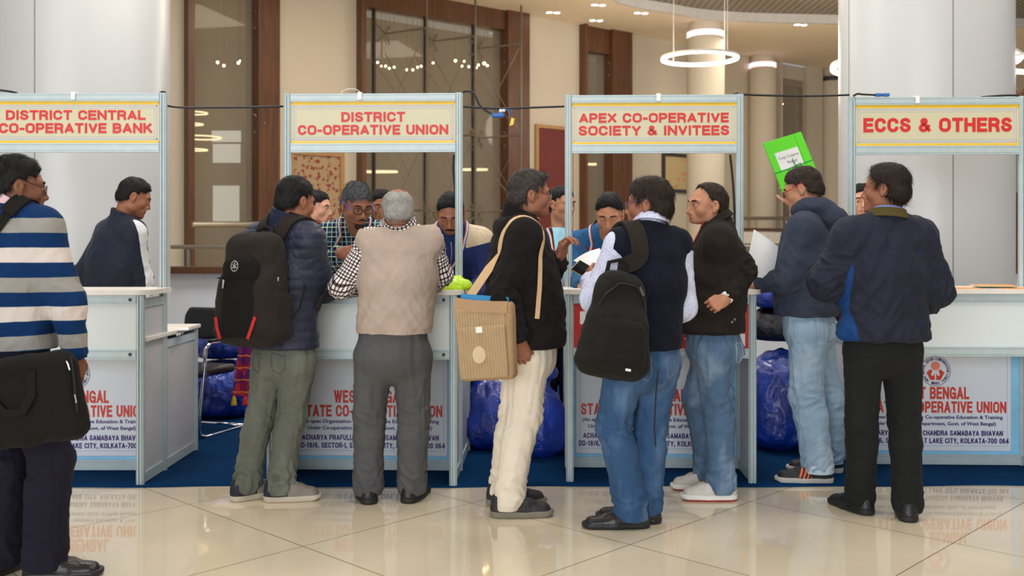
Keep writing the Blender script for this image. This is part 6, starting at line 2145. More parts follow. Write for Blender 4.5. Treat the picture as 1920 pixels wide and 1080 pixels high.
def backpack_big():
    p = ALL['backpack']
    F_ = rotm(p.syaw + 2)[:, 1]
    ctr = p.spine(.58) - F_ * .225; ctr[2] = 1.085
    M = frame(-F_ + A(0, 0, .10), roll=-2)
    root = empty('backpack', tuple(ctr), label='big black backpack with red corner stripes worn by the man in olive trousers', cat='backpack')
    cv = fabric('backpack_cloth', c(40, 35, 32), var=.12, bump=.35, weave=700)
    cb = fabric('backpack_black', c(24, 23, 23), var=.1, bump=.3, weave=700)
    f = Fld((-.2, -.14, -.32), (.2, .14, .30), .006)
    f.add(rbox((0, 0, 0), (.165, .095, .275), .085, taper=.10), .01)
    f.add(rbox((0, .03, -.10), (.172, .085, .17), .07, taper=.05), .05)
    for q in (-1, 1): f.add(rbox((q * .165, -.01, -.14), (.022, .065, .11), .02), .02)
    local_mesh('bag_body', f, M, ctr, cv, root, lambda V: .005 * ridge(V * 9) + .003 * pn(V * 22))
    f = Fld((-.19, .02, -.28), (.19, .17, .20), .005)
    f.add(rbox((0, .105, -.05), (.128, .026, .21), .06, taper=.06), .01)
    f.inter(lambda X, Y, Z: np.sqrt(X ** 2 + (np.maximum(Z - .04, 0) * 1.0) ** 2) - .128 + 0 * Y)
    pk = local_mesh('front_pocket', f, M, ctr, cb, root, lambda V: .002 * pn(V * 20))
    T = lambda *q: M @ A(*q) + ctr - A(*root.location)
    red = plain('red_trim', c(170, 34, 34), .5)
    for q in (-1, 1):
        MB().ribbon([T(q * .085, .1335, -.25), T(q * .105, .134, -.20), T(q * .122, .130, -.145)], [M @ A(0, 1, 0)] * 3, .018, .002).build('red_stripe', red, pk)
    sv = plain('zip_metal', c(190, 190, 188), .3, .8)
    for (x, y, z) in ((.075, .137, .035), (-.168, .03, .05), (.168, .07, -.09)):
        MB().tube([T(x, y, z), T(x, y + .004, z - .042)], [.006, .004], 8).build('zip_pull', sv, root)
    MB().tube([T(-.12, .130, .045), T(0, .134, .047), T(.12, .130, .045)], .0035, 6).build('zip', cb, pk)
    ring = MB().tube([T(.015 + .021 * math.cos(t), .1325, .10 + .025 * math.sin(t)) for t in np.linspace(0, 2 * math.pi, 25)[:-1]], .0022, 6, True)
    for a in (90, 210, 330): ring.tube([T(.015, .1325, .10), T(.015 + .015 * math.cos(R_(a)), .1325, .10 + .018 * math.sin(R_(a)))], .0035, 6)
    for a in (30, 150, 270): ring.tube([T(.015 + .004 * math.cos(R_(a)), .1325, .10 + .004 * math.sin(R_(a))), T(.015 + .019 * math.cos(R_(a)), .1325, .10 + .022 * math.sin(R_(a)))], .0014, 6)
    ring.build('emblem', plain('emblem_grey', c(160, 158, 152), .4, .3), pk)
    MB().tube([T(-.05, -.06, .255), T(-.045, -.065, .30), T(0, -.065, .315), T(.045, -.065, .30), T(.05, -.06, .255)], .012, 8, flat=.6).build('handle', cv, root, True)
    off = A(*root.location)
    for q in (-1, 1):
        path = [ctr + M @ A(-q * .05, -.09, .22), p.nb + p.sR * q * .08 - p.sF * .10 + A(0, 0, .01), p.nb + p.sR * q * .105 + A(0, 0, .05), p.sm + p.sR * q * .12 + p.sF * .16 - A(0, 0, .04), p.sm + p.sR * q * .14 + p.sF * .17 - A(0, 0, .22), p.sm + p.sR * q * .2 + p.sF * .02 - A(0, 0, .36)]
        P, N = p.hug(path, 'quilted_jacket', .008, 34)
        MB().ribbon(P, N, [.072] * 22 + [.03] * 12, .014).build('shoulder_strap', cv, root, True, off=off, auto=50)
    MB().tube([T(-.16, -.03, -.20), T(-.20, -.10, -.10), T(-.19, -.16, .02)], .006, 6, flat=.5).build('webbing', cb, root)


def backpack_slung():
    p = ALL['navy']
    ctr = J(1155, 600, 4.36)
    M = frame(rotm(p.syaw - 8)[:, 1] * -1 + A(0, 0, .12), roll=11)
    root = empty('backpack', tuple(ctr), label='black backpack slung from one shoulder of the man in the navy pullover', cat='backpack')
    cv = fabric('slung_bag_cloth', c(29, 27, 25), var=.14, bump=.35, weave=700)
    f = Fld((-.2, -.14, -.30), (.2, .15, .31), .006)
    f.add(rbox((0, 0, -.02), (.132, .080, .230), .075, taper=.24), .01)
    f.add(rbox((0, .04, -.09), (.134, .070, .148), .065, taper=.18), .05)
    local_mesh('bag_body', f, M, ctr, cv, root, lambda V: .006 * ridge(V * 8 + 3) + .003 * pn(V * 20))
    f = Fld((-.16, .02, -.26), (.16, .18, .10), .0055)
    f.add(rbox((0, .105, -.11), (.115, .032, .115), .05, taper=.12), .01)
    local_mesh('front_pocket', f, M, ctr, cv, root, lambda V: .003 * ridge(V * 12))
    T = lambda *q: M @ A(*q) + ctr - A(*root.location)
    bl = plain('black_tape', c(18, 18, 18), .6)
    MB().tube([T(.118, .055, .02), T(.098, .085, .09), T(.04, .09, .15), T(-.04, .09, .15), T(-.092, .08, .09), T(-.112, .055, .0)], .0045, 6).build('zip', bl, root)
    MB().tube([T(-.055, .088, .15), T(-.075, .094, .115)], .006, 6).build('zip_pull', plain('grey_pull', c(70, 68, 66), .5), root)
    MB().box(-.012, .012, -.0015, .0015, -.005, .005).build('label', WHT, root, loc=tuple(T(-.03, .140, -.215))).rotation_euler = Matrix(M.tolist()).to_euler()
    MB().tube([T(-.05, -.06, .20), T(-.05, -.05, .255), T(0, -.045, .275), T(.05, -.05, .255), T(.05, -.06, .20)], .011, 8, flat=.6).build('handle', cv, root, True)
    off = A(*root.location)
    sl = p.sj['L']
    path = [ctr + M @ A(-.02, -.10, .235), sl - p.sF * .13 + p.sR * .055 - A(0, 0, .06), sl - p.sF * .07 + p.sR * .06 + A(0, 0, .06), sl + p.sR * .06 + A(0, 0, .09), sl + p.sF * .14 + p.sR * .05 - A(0, 0, .05), sl + p.sF * .13 + p.sR * .03 - A(0, 0, .25)]
    P, N = p.hug(path, 'sleeveless_pullover', .010, 30)
    P[0] = path[0]; P[1] = lerp(path[0], P[2], .5)
    MB().ribbon(P, N, .078, .014).build('shoulder_strap', fabric('slung_strap', c(38, 33, 29), bump=.35), root, True, off=off, auto=50)
    # the free strap standing off and its loose webbing
    a = ctr + M @ A(-.075, -.07, .22)
    P = [a, a + M @ A(-.05, .0, .02), a + M @ A(-.085, .02, -.05), a + M @ A(-.07, .01, -.14), a + M @ A(-.06, -.02, -.26)]
    MB().ribbon(P, [M @ A(-.6, .8, .1)] * 5, [.06, .06, .055, .05, .03], .012).build('shoulder_strap', cv, root, True, off=off, auto=50)
    b = ctr + M @ A(-.125, .02, -.20)
    MB().tube([b, b + A(.05, -.01, .03), b + A(.085, -.02, .0), b + A(.075, -.02, -.10), b + A(.068, -.02, -.25), b + A(.074, -.02, -.33)], .006, 6, flat=.4).build('webbing', bl, root, off=off)


def shoulder_bag():
    p = ALL['stripes']
    ctr = J(44, 752, 3.66)
    M = frame(A(.20, -1, .05), roll=-7)      # x points to the viewer's left
    root = empty('messenger_bag', tuple(ctr), label='soft black bag hanging at the hip of the man in the striped sweater', cat='bag')
    bk = fabric('soft_black_bag', c(27, 25, 23), var=.12, bump=.4, weave=600)
    f = Fld((-.26, -.09, -.22), (.26, .09, .22), .006)
    f.add(rbox((0, 0, 0), (.205, .050, .165), .05, taper=.06), .01)
    local_mesh('bag_body', f, M, ctr, bk, root, lambda V: .006 * ridge(V * 7 + 1) + .003 * pn(V * 18))
    T = lambda *q: M @ A(*q) + ctr - A(*root.location)
    MB().ribbon([T(.09, .052, .11), T(.085, .062, .02), T(.05, .066, -.03), T(-.01, .066, -.035), T(-.045, .062, .02), T(-.05, .052, .11)], [M @ A(0, 1, 0)] * 6, .03, .006).build('handle', bk, root, True, auto=50)
    MB().tube([T(-.19, .045, .14), T(-.192, .05, .06), T(-.19, .05, -.06)], .004, 6).build('zip', BLK, root)
    sv = plain('zip_metal', c(190, 190, 188), .3, .8)
    MB().tube([T(-.174, .052, .125), T(-.180, .056, .112), T(-.184, .058, .092)], [.0016, .003, .0026], 8).build('zip_pull', sv, root)
    MB().tube([T(-.190, .055, .0), T(-.192, .058, -.014), T(-.193, .06, -.030)], [.0026, .0018, .0026], 8).build('zip_pull', sv, root)
    off = A(*root.location)
    path = [p.sm + p.sF * .15 + p.sR * .02 - A(0, 0, .15), p.nb + p.sR * .085 + p.sF * .05 + A(0, 0, .02), p.nb + p.sR * .10 + A(0, 0, .05), p.nb + p.sR * .08 - p.sF * .1 - A(0, 0, .01), p.sm - p.sF * .15 - p.sR * .02 - A(0, 0, .16), p.spine(.4) - p.sF * .17 - p.sR * .10]
    P, N = p.hug(path, 'sweater', .007, 34)
    MB().ribbon(P, N, .040, .004).build('strap', bk, root, True, off=off, auto=50)
    i = 15
    MB().ribbon(P[i - 2:i + 3], N[i - 2:i + 3], .062, .012).build('shoulder_pad', bk, root, True, off=off, auto=50)
    MB().ribbon([P[-1], ctr + M @ A(.19, 0, .15)], [N[-1], N[-1]], .04, .004).build('strap', bk, root, True, off=off)


def jute_bag():
    p = ALL['jute']
    ctr = J(913, 640, 4.60)
    M = frame(A(-.30, -1, 0.02), roll=-5)
    root = empty('shoulder_bag', tuple(ctr), label='ribbed straw-coloured shoulder bag with round patch at the side of the man in cream trousers', cat='bag')
    jt = NT('ribbed_jute'); v = jt.obj()
    uv = jt.xyz(jt.attr('buv', 'Vector'))
    rb = jt.math('SINE', jt.math('MULTIPLY', uv[0], 460.0))
    n = jt.noise(v, 30, 4)
    col = jt.mix(jt.math('ADD', jt.math('MULTIPLY', rb, .28), .5), c(158, 128, 92, 1.0), c(192, 166, 126, 1.0))
    jt.set(col=jt.mix(.25, col, jt.ramp(n, [(.3, c(160, 128, 92, 1.0)), (.7, c(196, 168, 128, 1.0))])), rough=.85); jt.bump(rb, .5, .002)
    tn = fabric('tan_canvas', c(178, 144, 110, 1.0), var=.08, bump=.35)
    f = Fld((-.19, -.09, -.23), (.19, .09, .23), .0055)
    f.add(rbox((0, 0, 0), (.136, .050, .178), .03, taper=-.05), .01)
    f.add(rbox((0, 0, .19), (.120, .034, .05), .02), .002, sub=True)
    local_mesh('bag_body', f, M, ctr, tn, root, lambda V: .003 * pn(V * 12), {'buv': lambda V: V})
    f = Fld((-.16, .0, -.21), (.16, .09, .19), .005)
    f.add(rbox((.008, .046, -.005), (.122, .012, .165), .012, taper=-.04), .004)
    fp = local_mesh('front_panel', f, M, ctr, jt.m, root, lambda V: .003 * pn(V * 12), {'buv': lambda V: V})
    f = Fld((-.16, .02, -.21), (.16, .10, .11), .005)
    f.add(rbox((.006, .058, -.045), (.118, .012, .122), .011, taper=-.02), .004)
    pk = local_mesh('pocket', f, M, ctr, jt.m, root, lambda V: .003 * pn(V * 12), {'buv': lambda V: V})
    T = lambda *q: M @ A(*q) + ctr - A(*root.location)
    V = [T(.018 + .031 * math.cos(t), .0755, -.055 + .039 * math.sin(t)) for t in np.linspace(0, 2 * math.pi, 29)[:-1]]
    W = [T(.018 + .031 * math.cos(t), .068, -.055 + .039 * math.sin(t)) for t in np.linspace(0, 2 * math.pi, 29)[:-1]]
    MB().add(V + W, [tuple(range(28))] + [(i, (i + 1) % 28, 28 + (i + 1) % 28, 28 + i) for i in range(28)]).build('round_patch', plain('pale_patch', c(206, 182, 144, 1.1), .8), pk)
    q = MB().add([T(x, y, z) for y in (.0755, .066) for x, z in ((-.006, .045), (.024, .045), (.024, .072), (-.006, .072))], [(0, 1, 2, 3), (0, 4, 5, 1), (1, 5, 6, 2), (2, 6, 7, 3), (3, 7, 4, 0)]).build('paper_label', plain('label_white', c(224, 216, 204), .6), pk)
    # flap rolled over the mouth
    MB().ribbon([T(.128, .038, .185), T(.06, .045, .17), T(-.06, .05, .155), T(-.125, .045, .15)], [M @ A(0, 1, .2)] * 4, .055, .008).build('flap', tn, root, True, auto=50)
    off = A(*root.location)
    st = fabric('pale_strap', c(190, 158, 120), var=.08, bump=.35)
    sj = p.sj['R']
    top = sj + p.sR * -.045 + A(0, 0, .09)
    path = [sj - p.sF * .12 - p.sR * .02 - A(0, 0, .08), sj - p.sF * .06 - p.sR * .03 + A(0, 0, .05), top, sj + p.sF * .06 - p.sR * .01 + A(0, 0, .05), sj + p.sF * .085 + p.sR * .06 - A(0, 0, .12), sj + p.sF * .075 + p.sR * .08 - A(0, 0, .26), sj + p.sF * .05 + p.sR * .09 - A(0, 0, .38)]
    P, N = p.hug(path, 'jacket', .006, 34, 4)
    e = ctr + M @ A(.09, -.02, .19)
    P = np.vstack([e, lerp(P[0], e, .66), lerp(P[0], e, .33), P]); N = np.vstack([A(-.3, -1, 0), A(-.3, -1, 0), A(-.3, -1, 0), N])
    MB().ribbon(P, N, [.040] * 16 + [.022] * 21, .004).build('strap', st, root, True, off=off, auto=50)
    # what sticks out of it
    fb = MB()
    a, b = ctr + M @ A(.115, -.012, .20), ctr + M @ A(-.115, -.012, .165)
    V = [x + M @ A(0, d, z) for d in (0, -.012) for x, z in ((a, -.12), (b, -.12), (b, .03), (a, .028))]
    o = MB().add(V, [(0, 1, 2, 3), (7, 6, 5, 4), (0, 4, 5, 1), (1, 5, 6, 2), (2, 6, 7, 3), (3, 7, 4, 0)]).build('file_folder', plain('blue_folder', c(26, 122, 172), .5))
    tag(o, 'bright blue folder sticking out of the straw-coloured bag', 'folder')
    V = [x + M @ A(0, d, z) for d in (.016, .006) for x, z in ((a, -.10), (b, -.10), (b, -.002), (a, .006))]
    o = MB().add(V, [(0, 1, 2, 3), (7, 6, 5, 4), (0, 4, 5, 1), (1, 5, 6, 2), (2, 6, 7, 3), (3, 7, 4, 0)]).build('notepad', plain('paper_white', c(226, 224, 222), .6))
    tag(o, 'white paper pad tucked in front of the blue folder in the bag', 'paper')


PAPER = None


def sheet(name, corners, label, cat, mat, bow=.012, n=10, group=None, nrm_=None):
    """curved sheet through four corner points (bottom-left, bottom-right, top-right, top-left)"""
    a, b, cc, d = [A(*q) for q in corners]
    nn = nrm(np.cross(b - a, d - a)) if nrm_ is None else A(*nrm_)
    V = []
    for s_ in (0, 1):
        for i in range(n + 1):
            for j in range(n + 1):
                u, w = i / n, j / n
                V.append(lerp(lerp(a, b, u), lerp(d, cc, u), w) + nn * (bow * math.sin(math.pi * u) + bow * .5 * math.sin(math.pi * w * .9)) - nn * .0006 * s_)
    m = (n + 1) ** 2
    Fc = []
    for i in range(n):
        for j in range(n):
            q = (i * (n + 1) + j, (i + 1) * (n + 1) + j, (i + 1) * (n + 1) + j + 1, i * (n + 1) + j + 1)
            Fc.append(q); Fc.append(tuple(m + k for k in q[::-1]))
    o = MB().add(V, Fc).build(name, mat, smooth=True)
    return tag(o, label, cat, group)


def plastic_bag(name, ctr, r, seed, label, mat, tie=True, h=.012, group=None):
    ctr = A(*ctr)
    root = None
    f = Fld(-A(*r) * 1.25, A(*r) * A(1.25, 1.25, 1.55), h)
    f.add(ell((0, 0, -.1 * r[2]), (r[0], r[1], r[2] * .9)), .05)
    f.add(ell((0, 0, -.55 * r[2]), (r[0] * .95, r[1] * .95, r[2] * .5)), .08)
    if tie:
        f.add(ecap((0, 0, .6 * r[2]), (.04, 0, 1.15 * r[2]), .30 * r[0], .10 * r[0]), .12)
        f.add(ell((.05, 0, 1.28 * r[2]), (.35 * r[0], .25 * r[0], .14 * r[2])), .05)
    f.cut(A(0, 0, -r[2] * .98), A(0, 0, -1))
    V, Q = f.extract()
    N = vnormals(V, Q)
    flat = np.clip((V[:, 2] + r[2] * .95) / .06, 0, 1)
    d = .020 * ridge(V * A(5, 5, 3.2) + seed) + .012 * ridge(V * A(13, 13, 7) + seed * 2) + .004 * pn(V * 30)
    V = V + N * (d * flat)[:, None]
    o = qmesh(name, V, Q, mat, None)
    o.location = (ctr[0], ctr[1], ctr[2])
    return tag(o, label, 'bag', group)


def make_props():
    backpack_big(); backpack_slung(); shoulder_bag(); jute_bag()
    paper = plain('paper_white', c(226, 224, 222), .6)
    # papers held by the man in the hooded sweatshirt
    Y = 5.40
    sheet('paper_sheet', (J(1394, 516, Y), J(1448, 524, Y + .02), J(1459, 463, Y + .05), J(1413, 430, Y + .02)), 'white sheets of paper held up by the man in the hooded sweatshirt', 'paper', paper, .015)
    # paper and phone by the man in the navy pullover
    tm = NT('printed_letter'); v = tm.obj()
    tm.set(col=c(226, 222, 216), rough=.6)
    Y = 5.15
    sheet('letter', (J(1104, 505, Y - .1), J(1148, 498, Y - .1), J(1124, 466, Y + .05), J(1075, 489, Y + .08)), 'white printed letter lifted above the apex society counter', 'paper', tm.m, .01)
    q = ALL['navy']
    h = J(1098, 508, 4.93)
    ph = empty('mobile_phone', tuple(h), label='dark phone with pale edge in the hand of the man in the navy pullover', cat='phone')
    MB().box(-.036, .036, -.0045, .0045, -.07, .07, bev=.004).build('case', plain('phone_edge', c(190, 180, 120), .3, .4), ph)
    MB().box(-.033, .033, -.0055, -.0044, -.065, .065, bev=.0004).build('screen', plain('phone_screen', c(18, 18, 20), .1), ph)
    ph.rotation_euler = Matrix(frame(A(.25, .75, -.6), (-.75, .3, .6)).tolist()).to_euler()
    # green file
    Y = 6.76
    g = plain('green_plastic_file', c(92, 206, 40, 1.3), .4, var=.03)
    cs = [J(1467, 360, Y + .02), J(1538, 338, Y + .02), J(1497, 245, Y), J(1430, 269, Y)]
    ctr = sum(cs) / 4
    root = empty('file_folder', tuple(ctr), label='bright green file held up above the crowd between the two right booths', cat='folder')
    n = nrm(np.cross(cs[1] - cs[0], cs[3] - cs[0]))
    ux = nrm(cs[1] - cs[0]); uy = nrm(cs[3] - cs[0])
    W, H = np.linalg.norm(cs[1] - cs[0]), np.linalg.norm(cs[3] - cs[0])
    if n[1] > 0: n = -n
    o0 = cs[0] - ctr
    def quad(x0, x1, y0, y1, d0, d1): return [o0 + ux * x + uy * y + n * d for d in (d0, d1) for x, y in ((x0, y0), (x1, y0), (x1, y1), (x0, y1))]
    bf = [(0, 1, 2, 3), (4, 7, 6, 5), (0, 4, 5, 1), (1, 5, 6, 2), (2, 6, 7, 3), (3, 7, 4, 0)]
    MB().add(quad(0, W, 0, H, -.008, .008), bf).build('cover', g, root)
    MB().add(quad(W * .80, W * .81, 0, H, .0078, .0088), bf).build('cover_fold', plain('green_fold', c(60, 160, 30, 1.2), .5), root)
    lb = MB().add(quad(W * .17, W * .77, H * .40, H * .75, .008, .0092), bf).build('paper_label', paper, root)
    for i, (txt, x0, x1, y0, y1) in enumerate((('Coop: Congress', .22, .74, .585, .655), ('Bengal', .40, .64, .47, .545))):
        t = text_mb(txt, x0 * W, x1 * W, y0 * H, y1 * H, 0, 0.0, .0004)
        V = np.concatenate(t.v)
        MB().add([o0 + ux * a[0] + uy * a[2] + n * (.0094 - a[1]) for a in V], t.f).build('lettering', plain('ink', c(60, 60, 66), .6), lb)
    tp = plain('green_tape', c(16, 120, 76), .5)
    tie = MB().tube([o0 + ux * -.002 + uy * H * .38 + n * .010, o0 + ux * W * .5 + uy * H * .40 + n * .011, o0 + ux * W * 1.002 + uy * H * .42 + n * .010], .0028, 6)
    k = o0 + ux * W * .55 + uy * H * .41 + n * .012
    for pts in (((0, 0), (.03, .02), (.045, -.015), (.02, -.03), (0, 0)), ((0, 0), (-.02, .03), (-.025, .05)), ((0, 0), (-.045, -.02), (-.05, -.07)), ((0, 0), (-.01, -.04), (-.02, -.08))):
        tie.tube([k + A(x, -.004, z) for x, z in pts], .0026, 6)
    tie.build('tie_tape', tp, root, True)

    # lime carrier bag on the district union counter
    f = Fld((-.15, -.12, -.02), (.15, .12, .16), .006)
    f.add(ell((-.03, 0, .02), (.115, .075, .045)), .02); f.add(ell((.05, 0, .022), (.075, .06, .04)), .03)
    f.add(ecap((-.045, .0, .03), (-.035, .01, .085), (.02, .03), (.008, .02)), .03); f.add(ecap((-.02, 0, .05), (.05, .01, .06), .022, .016), .02)
    f.add(ell((.0, 0, .065), (.03, .03, .02)), .004, sub=True)
    f.cut(A(0, 0, .002), A(0, 0, -1))
    V, Q = f.extract(); N = vnormals(V, Q)
    V = V + N * ((.006 * ridge(V * 16) + .003 * ridge(V * 40)) * np.clip(V[:, 2] / .015, 0, 1))[:, None]
    lm = NT('lime_carrier'); v = lm.obj(); x = lm.xyz(v)
    w = lm.math('MULTIPLY', lm.math('GREATER_THAN', lm.noise(v, 60, 1, .5, (1, 1, .3)), .55), lm.math('MULTIPLY', lm.math('LESS_THAN', lm.math('ABSOLUTE', lm.math('ADD', x[0], .065)), .032), lm.math('GREATER_THAN', x[2], .042)))
    lm.set(col=lm.mix(w, c(176, 226, 34, 1.3), c(24, 40, 16)), rough=.3, trans=.05)
    o = qmesh('carrier_bag', V, Q, lm.m); pz = J(842, 540, 5.46); o.location = (pz[0], pz[1], 1.051)
    tag(o, 'crumpled lime green carrier bag on the district union counter', 'bag')

    # papers on the counters
    for i, (px, Y, z, w_, d_, rz, lab) in enumerate(((672, 5.50, 1.051, .19, .13, 4, 'greenish paper lying on the district union counter'), (812, 5.60, 1.051, .12, .10, 8, 'white paper lying behind the lime carrier bag'), (320, 5.98, .793, .20, .27, 20, 'white papers on the inner desk of the central bank booth'))):
        p = J(px, 0, Y)
        o = MB().box(-w_ / 2, w_ / 2, -d_ / 2, d_ / 2, 0, .004).build('paper_sheet', plain('paper_green_edge', c(170, 206, 180), .6) if i == 0 else paper, loc=(p[0], Y, z))
        o.rotation_euler[2] = R_(rz); tag(o, lab, 'paper')
    # booklets on the ECCS counter
    orange = plain('booklet_orange', c(232, 150, 88), .45, var=.1, vs=30); teal = plain('booklet_teal', c(60, 150, 140), .5)
    for i, (px, Y, rz, lab) in enumerate(((1793, 5.60, 4, 'orange booklet on the ECCS counter, nearest the man in the wide jacket'), (1862, 5.66, -16, 'orange booklet lying askew in the middle of the ECCS counter'), (1905, 5.58, -6, 'orange booklet at the right end of the ECCS counter'))):
        p = J(px, 0, Y)
        r = empty('booklet', (p[0], Y, 1.0515 + (.012 if i == 1 else 0)), R_(rz), label=lab, cat='booklet', group='booklets on the ECCS counter')
        MB().box(-.105, .105, -.10, .10, 0, .006).build('pages', plain('paper_white', c(226, 224, 222), .6), r)
        MB().box(-.107, .107, -.102, .102, .006, .0075).box(-.107, .107, -.102, -.100, .0, .006).build('cover', orange, r)
        MB().box(-.107, .107, -.1035, -.102, 0, .0025).build('spine_strip', teal, r)

    # chair behind the first booth
    ch = empty('visitor_chair', (0, 0, 0), label='black padded chair with bent chrome arms behind the central bank booth', cat='chair')
    Y = 6.95
    s = F / Y
    X0 = (362 - CX) / s
    ch.location = (X0, Y, 0); ch.rotation_euler[2] = R_(-20)
    chrome = plain('chrome', c(200, 200, 205), .12, 1.0)
    pad = plain('black_leatherette', c(26, 25, 26), .4, bump=(60, .15))
    f = Fld((-.25, -.06, -.14), (.25, .06, .14), .008)
    f.add(rbox((0, 0, 0), (.225, .024, .115), .022), .01)
    f.inter(lambda X, Yy, Z: np.maximum(np.abs(X) + np.maximum(Z - .02, 0) * .55 - .235, -1) + 0 * Yy)
    V, Q = f.extract(); o = qmesh('backrest', V, Q, pad, ch); o.location = (0, .20, .735); o.rotation_euler[0] = R_(-10)
    f = Fld((-.25, -.26, -.05), (.25, .26, .05), .008); f.add(rbox((0, 0, 0), (.225, .23, .03), .028), .01)
    V, Q = f.extract(); o = qmesh('seat', V, Q, pad, ch); o.location = (0, -.04, .43)
    for q in (-1, 1):
        x = q * .255
        MB().tube([(x, .24, .012), (x, -.20, .012), (x, -.26, .03), (x, -.27, .09), (x, -.22, .40), (x, -.21, .47), (x, -.20, .60), (x, -.15, .635), (x, .10, .635), (x, .17, .62), (x * .96, .205, .70)], .0125, 10).build('side_frame', chrome, ch, True)
        MB().box(x - .02, x + .02, -.16, .12, .640, .660, bev=.009).build('armrest', pad, ch, True)
        MB().tube([(x, -.215, .43), (x * .8, -.1, .415)], .011, 8).build('bracket', chrome, ch)
    MB().tube([(-.255, .24, .012), (.255, .24, .012)], .0125, 10).build('floor_bar', chrome, ch, True)
    # thin chrome leg seen under the bag between the booths
    # sacks of blue polythene
    bl = NT('blue_polythene'); v = bl.obj()
    bl.set(col=bl.ramp(bl.noise(v, 5, 3), [(.3, c(14, 34, 112, 1.2)), (.7, c(26, 66, 176, 1.2))]), rough=.22, spec=.6, coat=.3); bl.bump(bl.noise(v, 22, 5, .65), .7, .02)
    dk = NT('black_polythene'); v = dk.obj(); dk.set(col=c(14, 16, 30), rough=.25, spec=.6); dk.bump(dk.noise(v, 22, 5, .65), .7, .02)
    def at(px, Y): return (px - CX) / F * Y
    G = 'blue polythene sacks behind the counters'
    Y = 7.55
    plastic_bag('polythene_sack', (at(415, Y), Y, .235), (.27, .24, .232), 1, 'blue polythene sack on the carpet beside the black chair', bl.m, False, group=G)
    plastic_bag('polythene_sack', (at(418, Y + .05), Y + .05, .56), (.25, .22, .12), 4, 'blue polythene sack lying on top of the sack beside the chair', bl.m, False, group=G)
    Y = 6.30
    plastic_bag('polythene_sack', (at(920, Y + .06), Y + .06, .24), (.17, .15, .24), 7, 'blue polythene sack behind the knees of the man in cream trousers, left one', bl.m, False, group=G)
    plastic_bag('polythene_sack', (at(1014, Y - .16), Y - .16, .22), (.14, .14, .23), 9, 'blue polythene sack by the post, right of the cream trousers', bl.m, True, group=G)
    Y = 6.36
    plastic_bag('polythene_sack', (at(1462, Y), Y, .34), (.21, .20, .34), 12, 'tall blue polythene sack on the carpet left of the light jeans', bl.m, False, group=G)
    plastic_bag('polythene_sack', (at(1462, Y + .12), Y + .12, .79), (.20, .18, .11), 15, 'black polythene sack squeezed between two blue ones', dk.m, False, group=G)
    plastic_bag('polythene_sack', (at(1466, Y + .10), Y + .10, .99), (.19, .18, .10), 18, 'blue polythene sack on top of the stack left of the hooded man', bl.m, False, group=G)
    # patterned scarf hanging over the sacks
    Y = 7.0
    sc_ = NT('patterned_scarf'); v = sc_.obj(); vo = sc_.n('ShaderNodeTexVoronoi', {'Scale': 26.0}); sc_.put(vo.inputs['Vector'], v)
    z = sc_.xyz(v)[2]
    col = sc_.ramp(vo.outputs['Color'], [(.2, c(150, 24, 60)), (.45, c(96, 22, 96)), (.65, c(190, 44, 60)), (.82, c(60, 40, 120))], 'CONSTANT')
    col = sc_.mix(sc_.math('LESS_THAN', sc_.math('FRACT', sc_.math('MULTIPLY', z, 12.0)), .12), col, c(214, 120, 40))
    sc_.set(col=col, rough=.8)
    r = empty('scarf', tuple(J(462, 690, Y)), label='red and purple patterned scarf with tassels hanging over the blue sacks', cat='scarf')
    V, Fc = [], []
    n, m = 12, 16
    for s_ in (0, 1):
        for i in range(n + 1):
            for j in range(m + 1):
                u, w = i / n - .5, j / m
                V.append(A(u * (.19 - .05 * w) + .02 * w, -.02 * math.sin(u * 16) - .05 * (1 - w) + s_ * .003, -.19 + w * .40))
    q = (n + 1) * (m + 1)
    for i in range(n):
        for j in range(m):
            f4 = (i * (m + 1) + j, (i + 1) * (m + 1) + j, (i + 1) * (m + 1) + j + 1, i * (m + 1) + j + 1)
            Fc.append(f4); Fc.append(tuple(q + k for k in f4[::-1]))
    MB().add(V, Fc).build('cloth', sc_.m, r, True)
    for x, col in ((-.088, c(226, 176, 40)), (-.01, c(206, 40, 50)), (.05, c(206, 40, 50))):
        MB().lathe([(0, -.19), (.008, -.20), (.014, -.215), (.020, -.25), (.022, -.262), (0, -.262)], x, 0, 12).build('tassel', plain('tassel_%d' % int(col[0] * 1000 + col[1] * 10), col, .8), r, True)
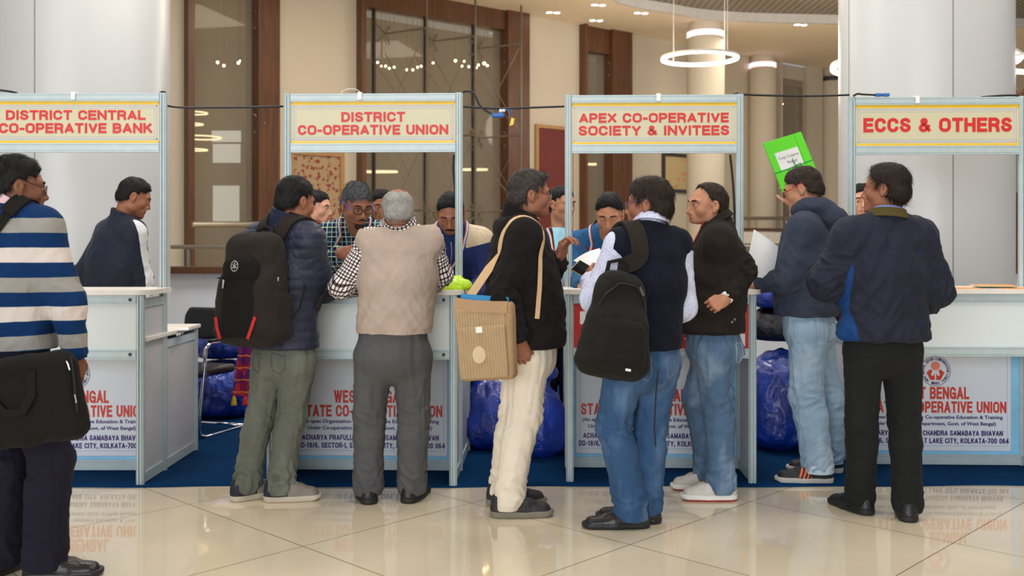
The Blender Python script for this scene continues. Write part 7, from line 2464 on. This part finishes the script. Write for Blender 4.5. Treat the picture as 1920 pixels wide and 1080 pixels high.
# ------------------------------------------------------------------ camera, light
def camera_and_light():
    cam = bpy.data.cameras.new('camera'); co = bpy.data.objects.new('camera', cam); COL.objects.link(co)
    co.location = (0, 0, HC); co.rotation_euler = (R_(90), 0, 0)
    cam.lens = 35; cam.sensor_width = 36; cam.shift_y = -(540 - HY) / 1920
    cam.clip_end = 200
    cam.dof.use_dof = True; cam.dof.focus_distance = 5.2; cam.dof.aperture_fstop = 2.8
    SC.camera = co
    w = bpy.data.worlds.new('world'); SC.world = w; w.use_nodes = True
    bg = w.node_tree.nodes['Background']
    bg.inputs[0].default_value = (.93, .96, 1.0, 1); bg.inputs[1].default_value = 0.39

    def area(name, loc, tgt, sx, sy, power, col):
        l = bpy.data.lights.new(name, 'AREA'); l.shape = 'RECTANGLE'; l.size = sx; l.size_y = sy; l.energy = power; l.color = col
        o = bpy.data.objects.new(name, l); COL.objects.link(o)
        o.location = loc
        o.rotation_euler = (Vector(tgt) - Vector(loc)).to_track_quat('-Z', 'Y').to_euler()
        return o
    # daylight from behind and left of the viewer; unseen lamp, low to fill banners
    area('daylight_front', (-3.0, -7.0, 2.5), (0, 6, 0.8), 10, 4.6, 860, (.92, .96, 1.0))
    # unseen warm lamps over the near hall, and ceiling lamps of the far hall
    for x, y, p in ((-3, 4.0, 60), (0.5, 3.6, 60), (3.6, 4.0, 60)):
        area('unseen_overhead_lamp', (x, y, 5.0), (x, y, 0), 1.2, 1.2, p, (1.0, .90, .76))
    for x in (-2.6, .6, 3.6): area('unseen_overhead_lamp', (x, 7.4, 4.9), (x, 8.9, 0), 1.2, 1.2, 95, (1.0, .96, .9))  # added, unseen lamps that brighten the parapet and big columns
    for x, y, p in ((-2.2, 12.0, 45), (1.0, 14.0, 45), (4.5, 17.0, 50)):
        area('far_ceiling_lamp', (x, y, 4.9), (x, y, 0), 1.5, 1.5, p, (1.0, .88, .72))
    # added point lights that lift ceiling and far walls; one sits at a ring lamp
    for x, y, z, p in ((2.75, 14.6, 3.85, 110), (-1.2, 11.0, 3.9, 40), (5.6, 15.5, 3.9, 90)):
        l = bpy.data.lights.new('far_hall_fill', 'POINT'); l.energy = p; l.shadow_soft_size = .5; l.color = (1.0, .90, .76)
        o = bpy.data.objects.new('far_hall_fill', l); COL.objects.link(o); o.location = (x, y, z)
    SC.view_settings.view_transform = 'Standard'; SC.view_settings.look = 'None'
    SC.view_settings.exposure = -0.1; SC.view_settings.gamma = 1.0; SC.view_settings.use_curve_mapping = False
    SC.cycles.max_bounces = 8; SC.cycles.transparent_max_bounces = 12
    SC.cycles.use_denoising = True
    SC.cycles.sample_clamp_indirect = 6.0


make_setting()
make_booths()
make_people()
make_props()
camera_and_light()
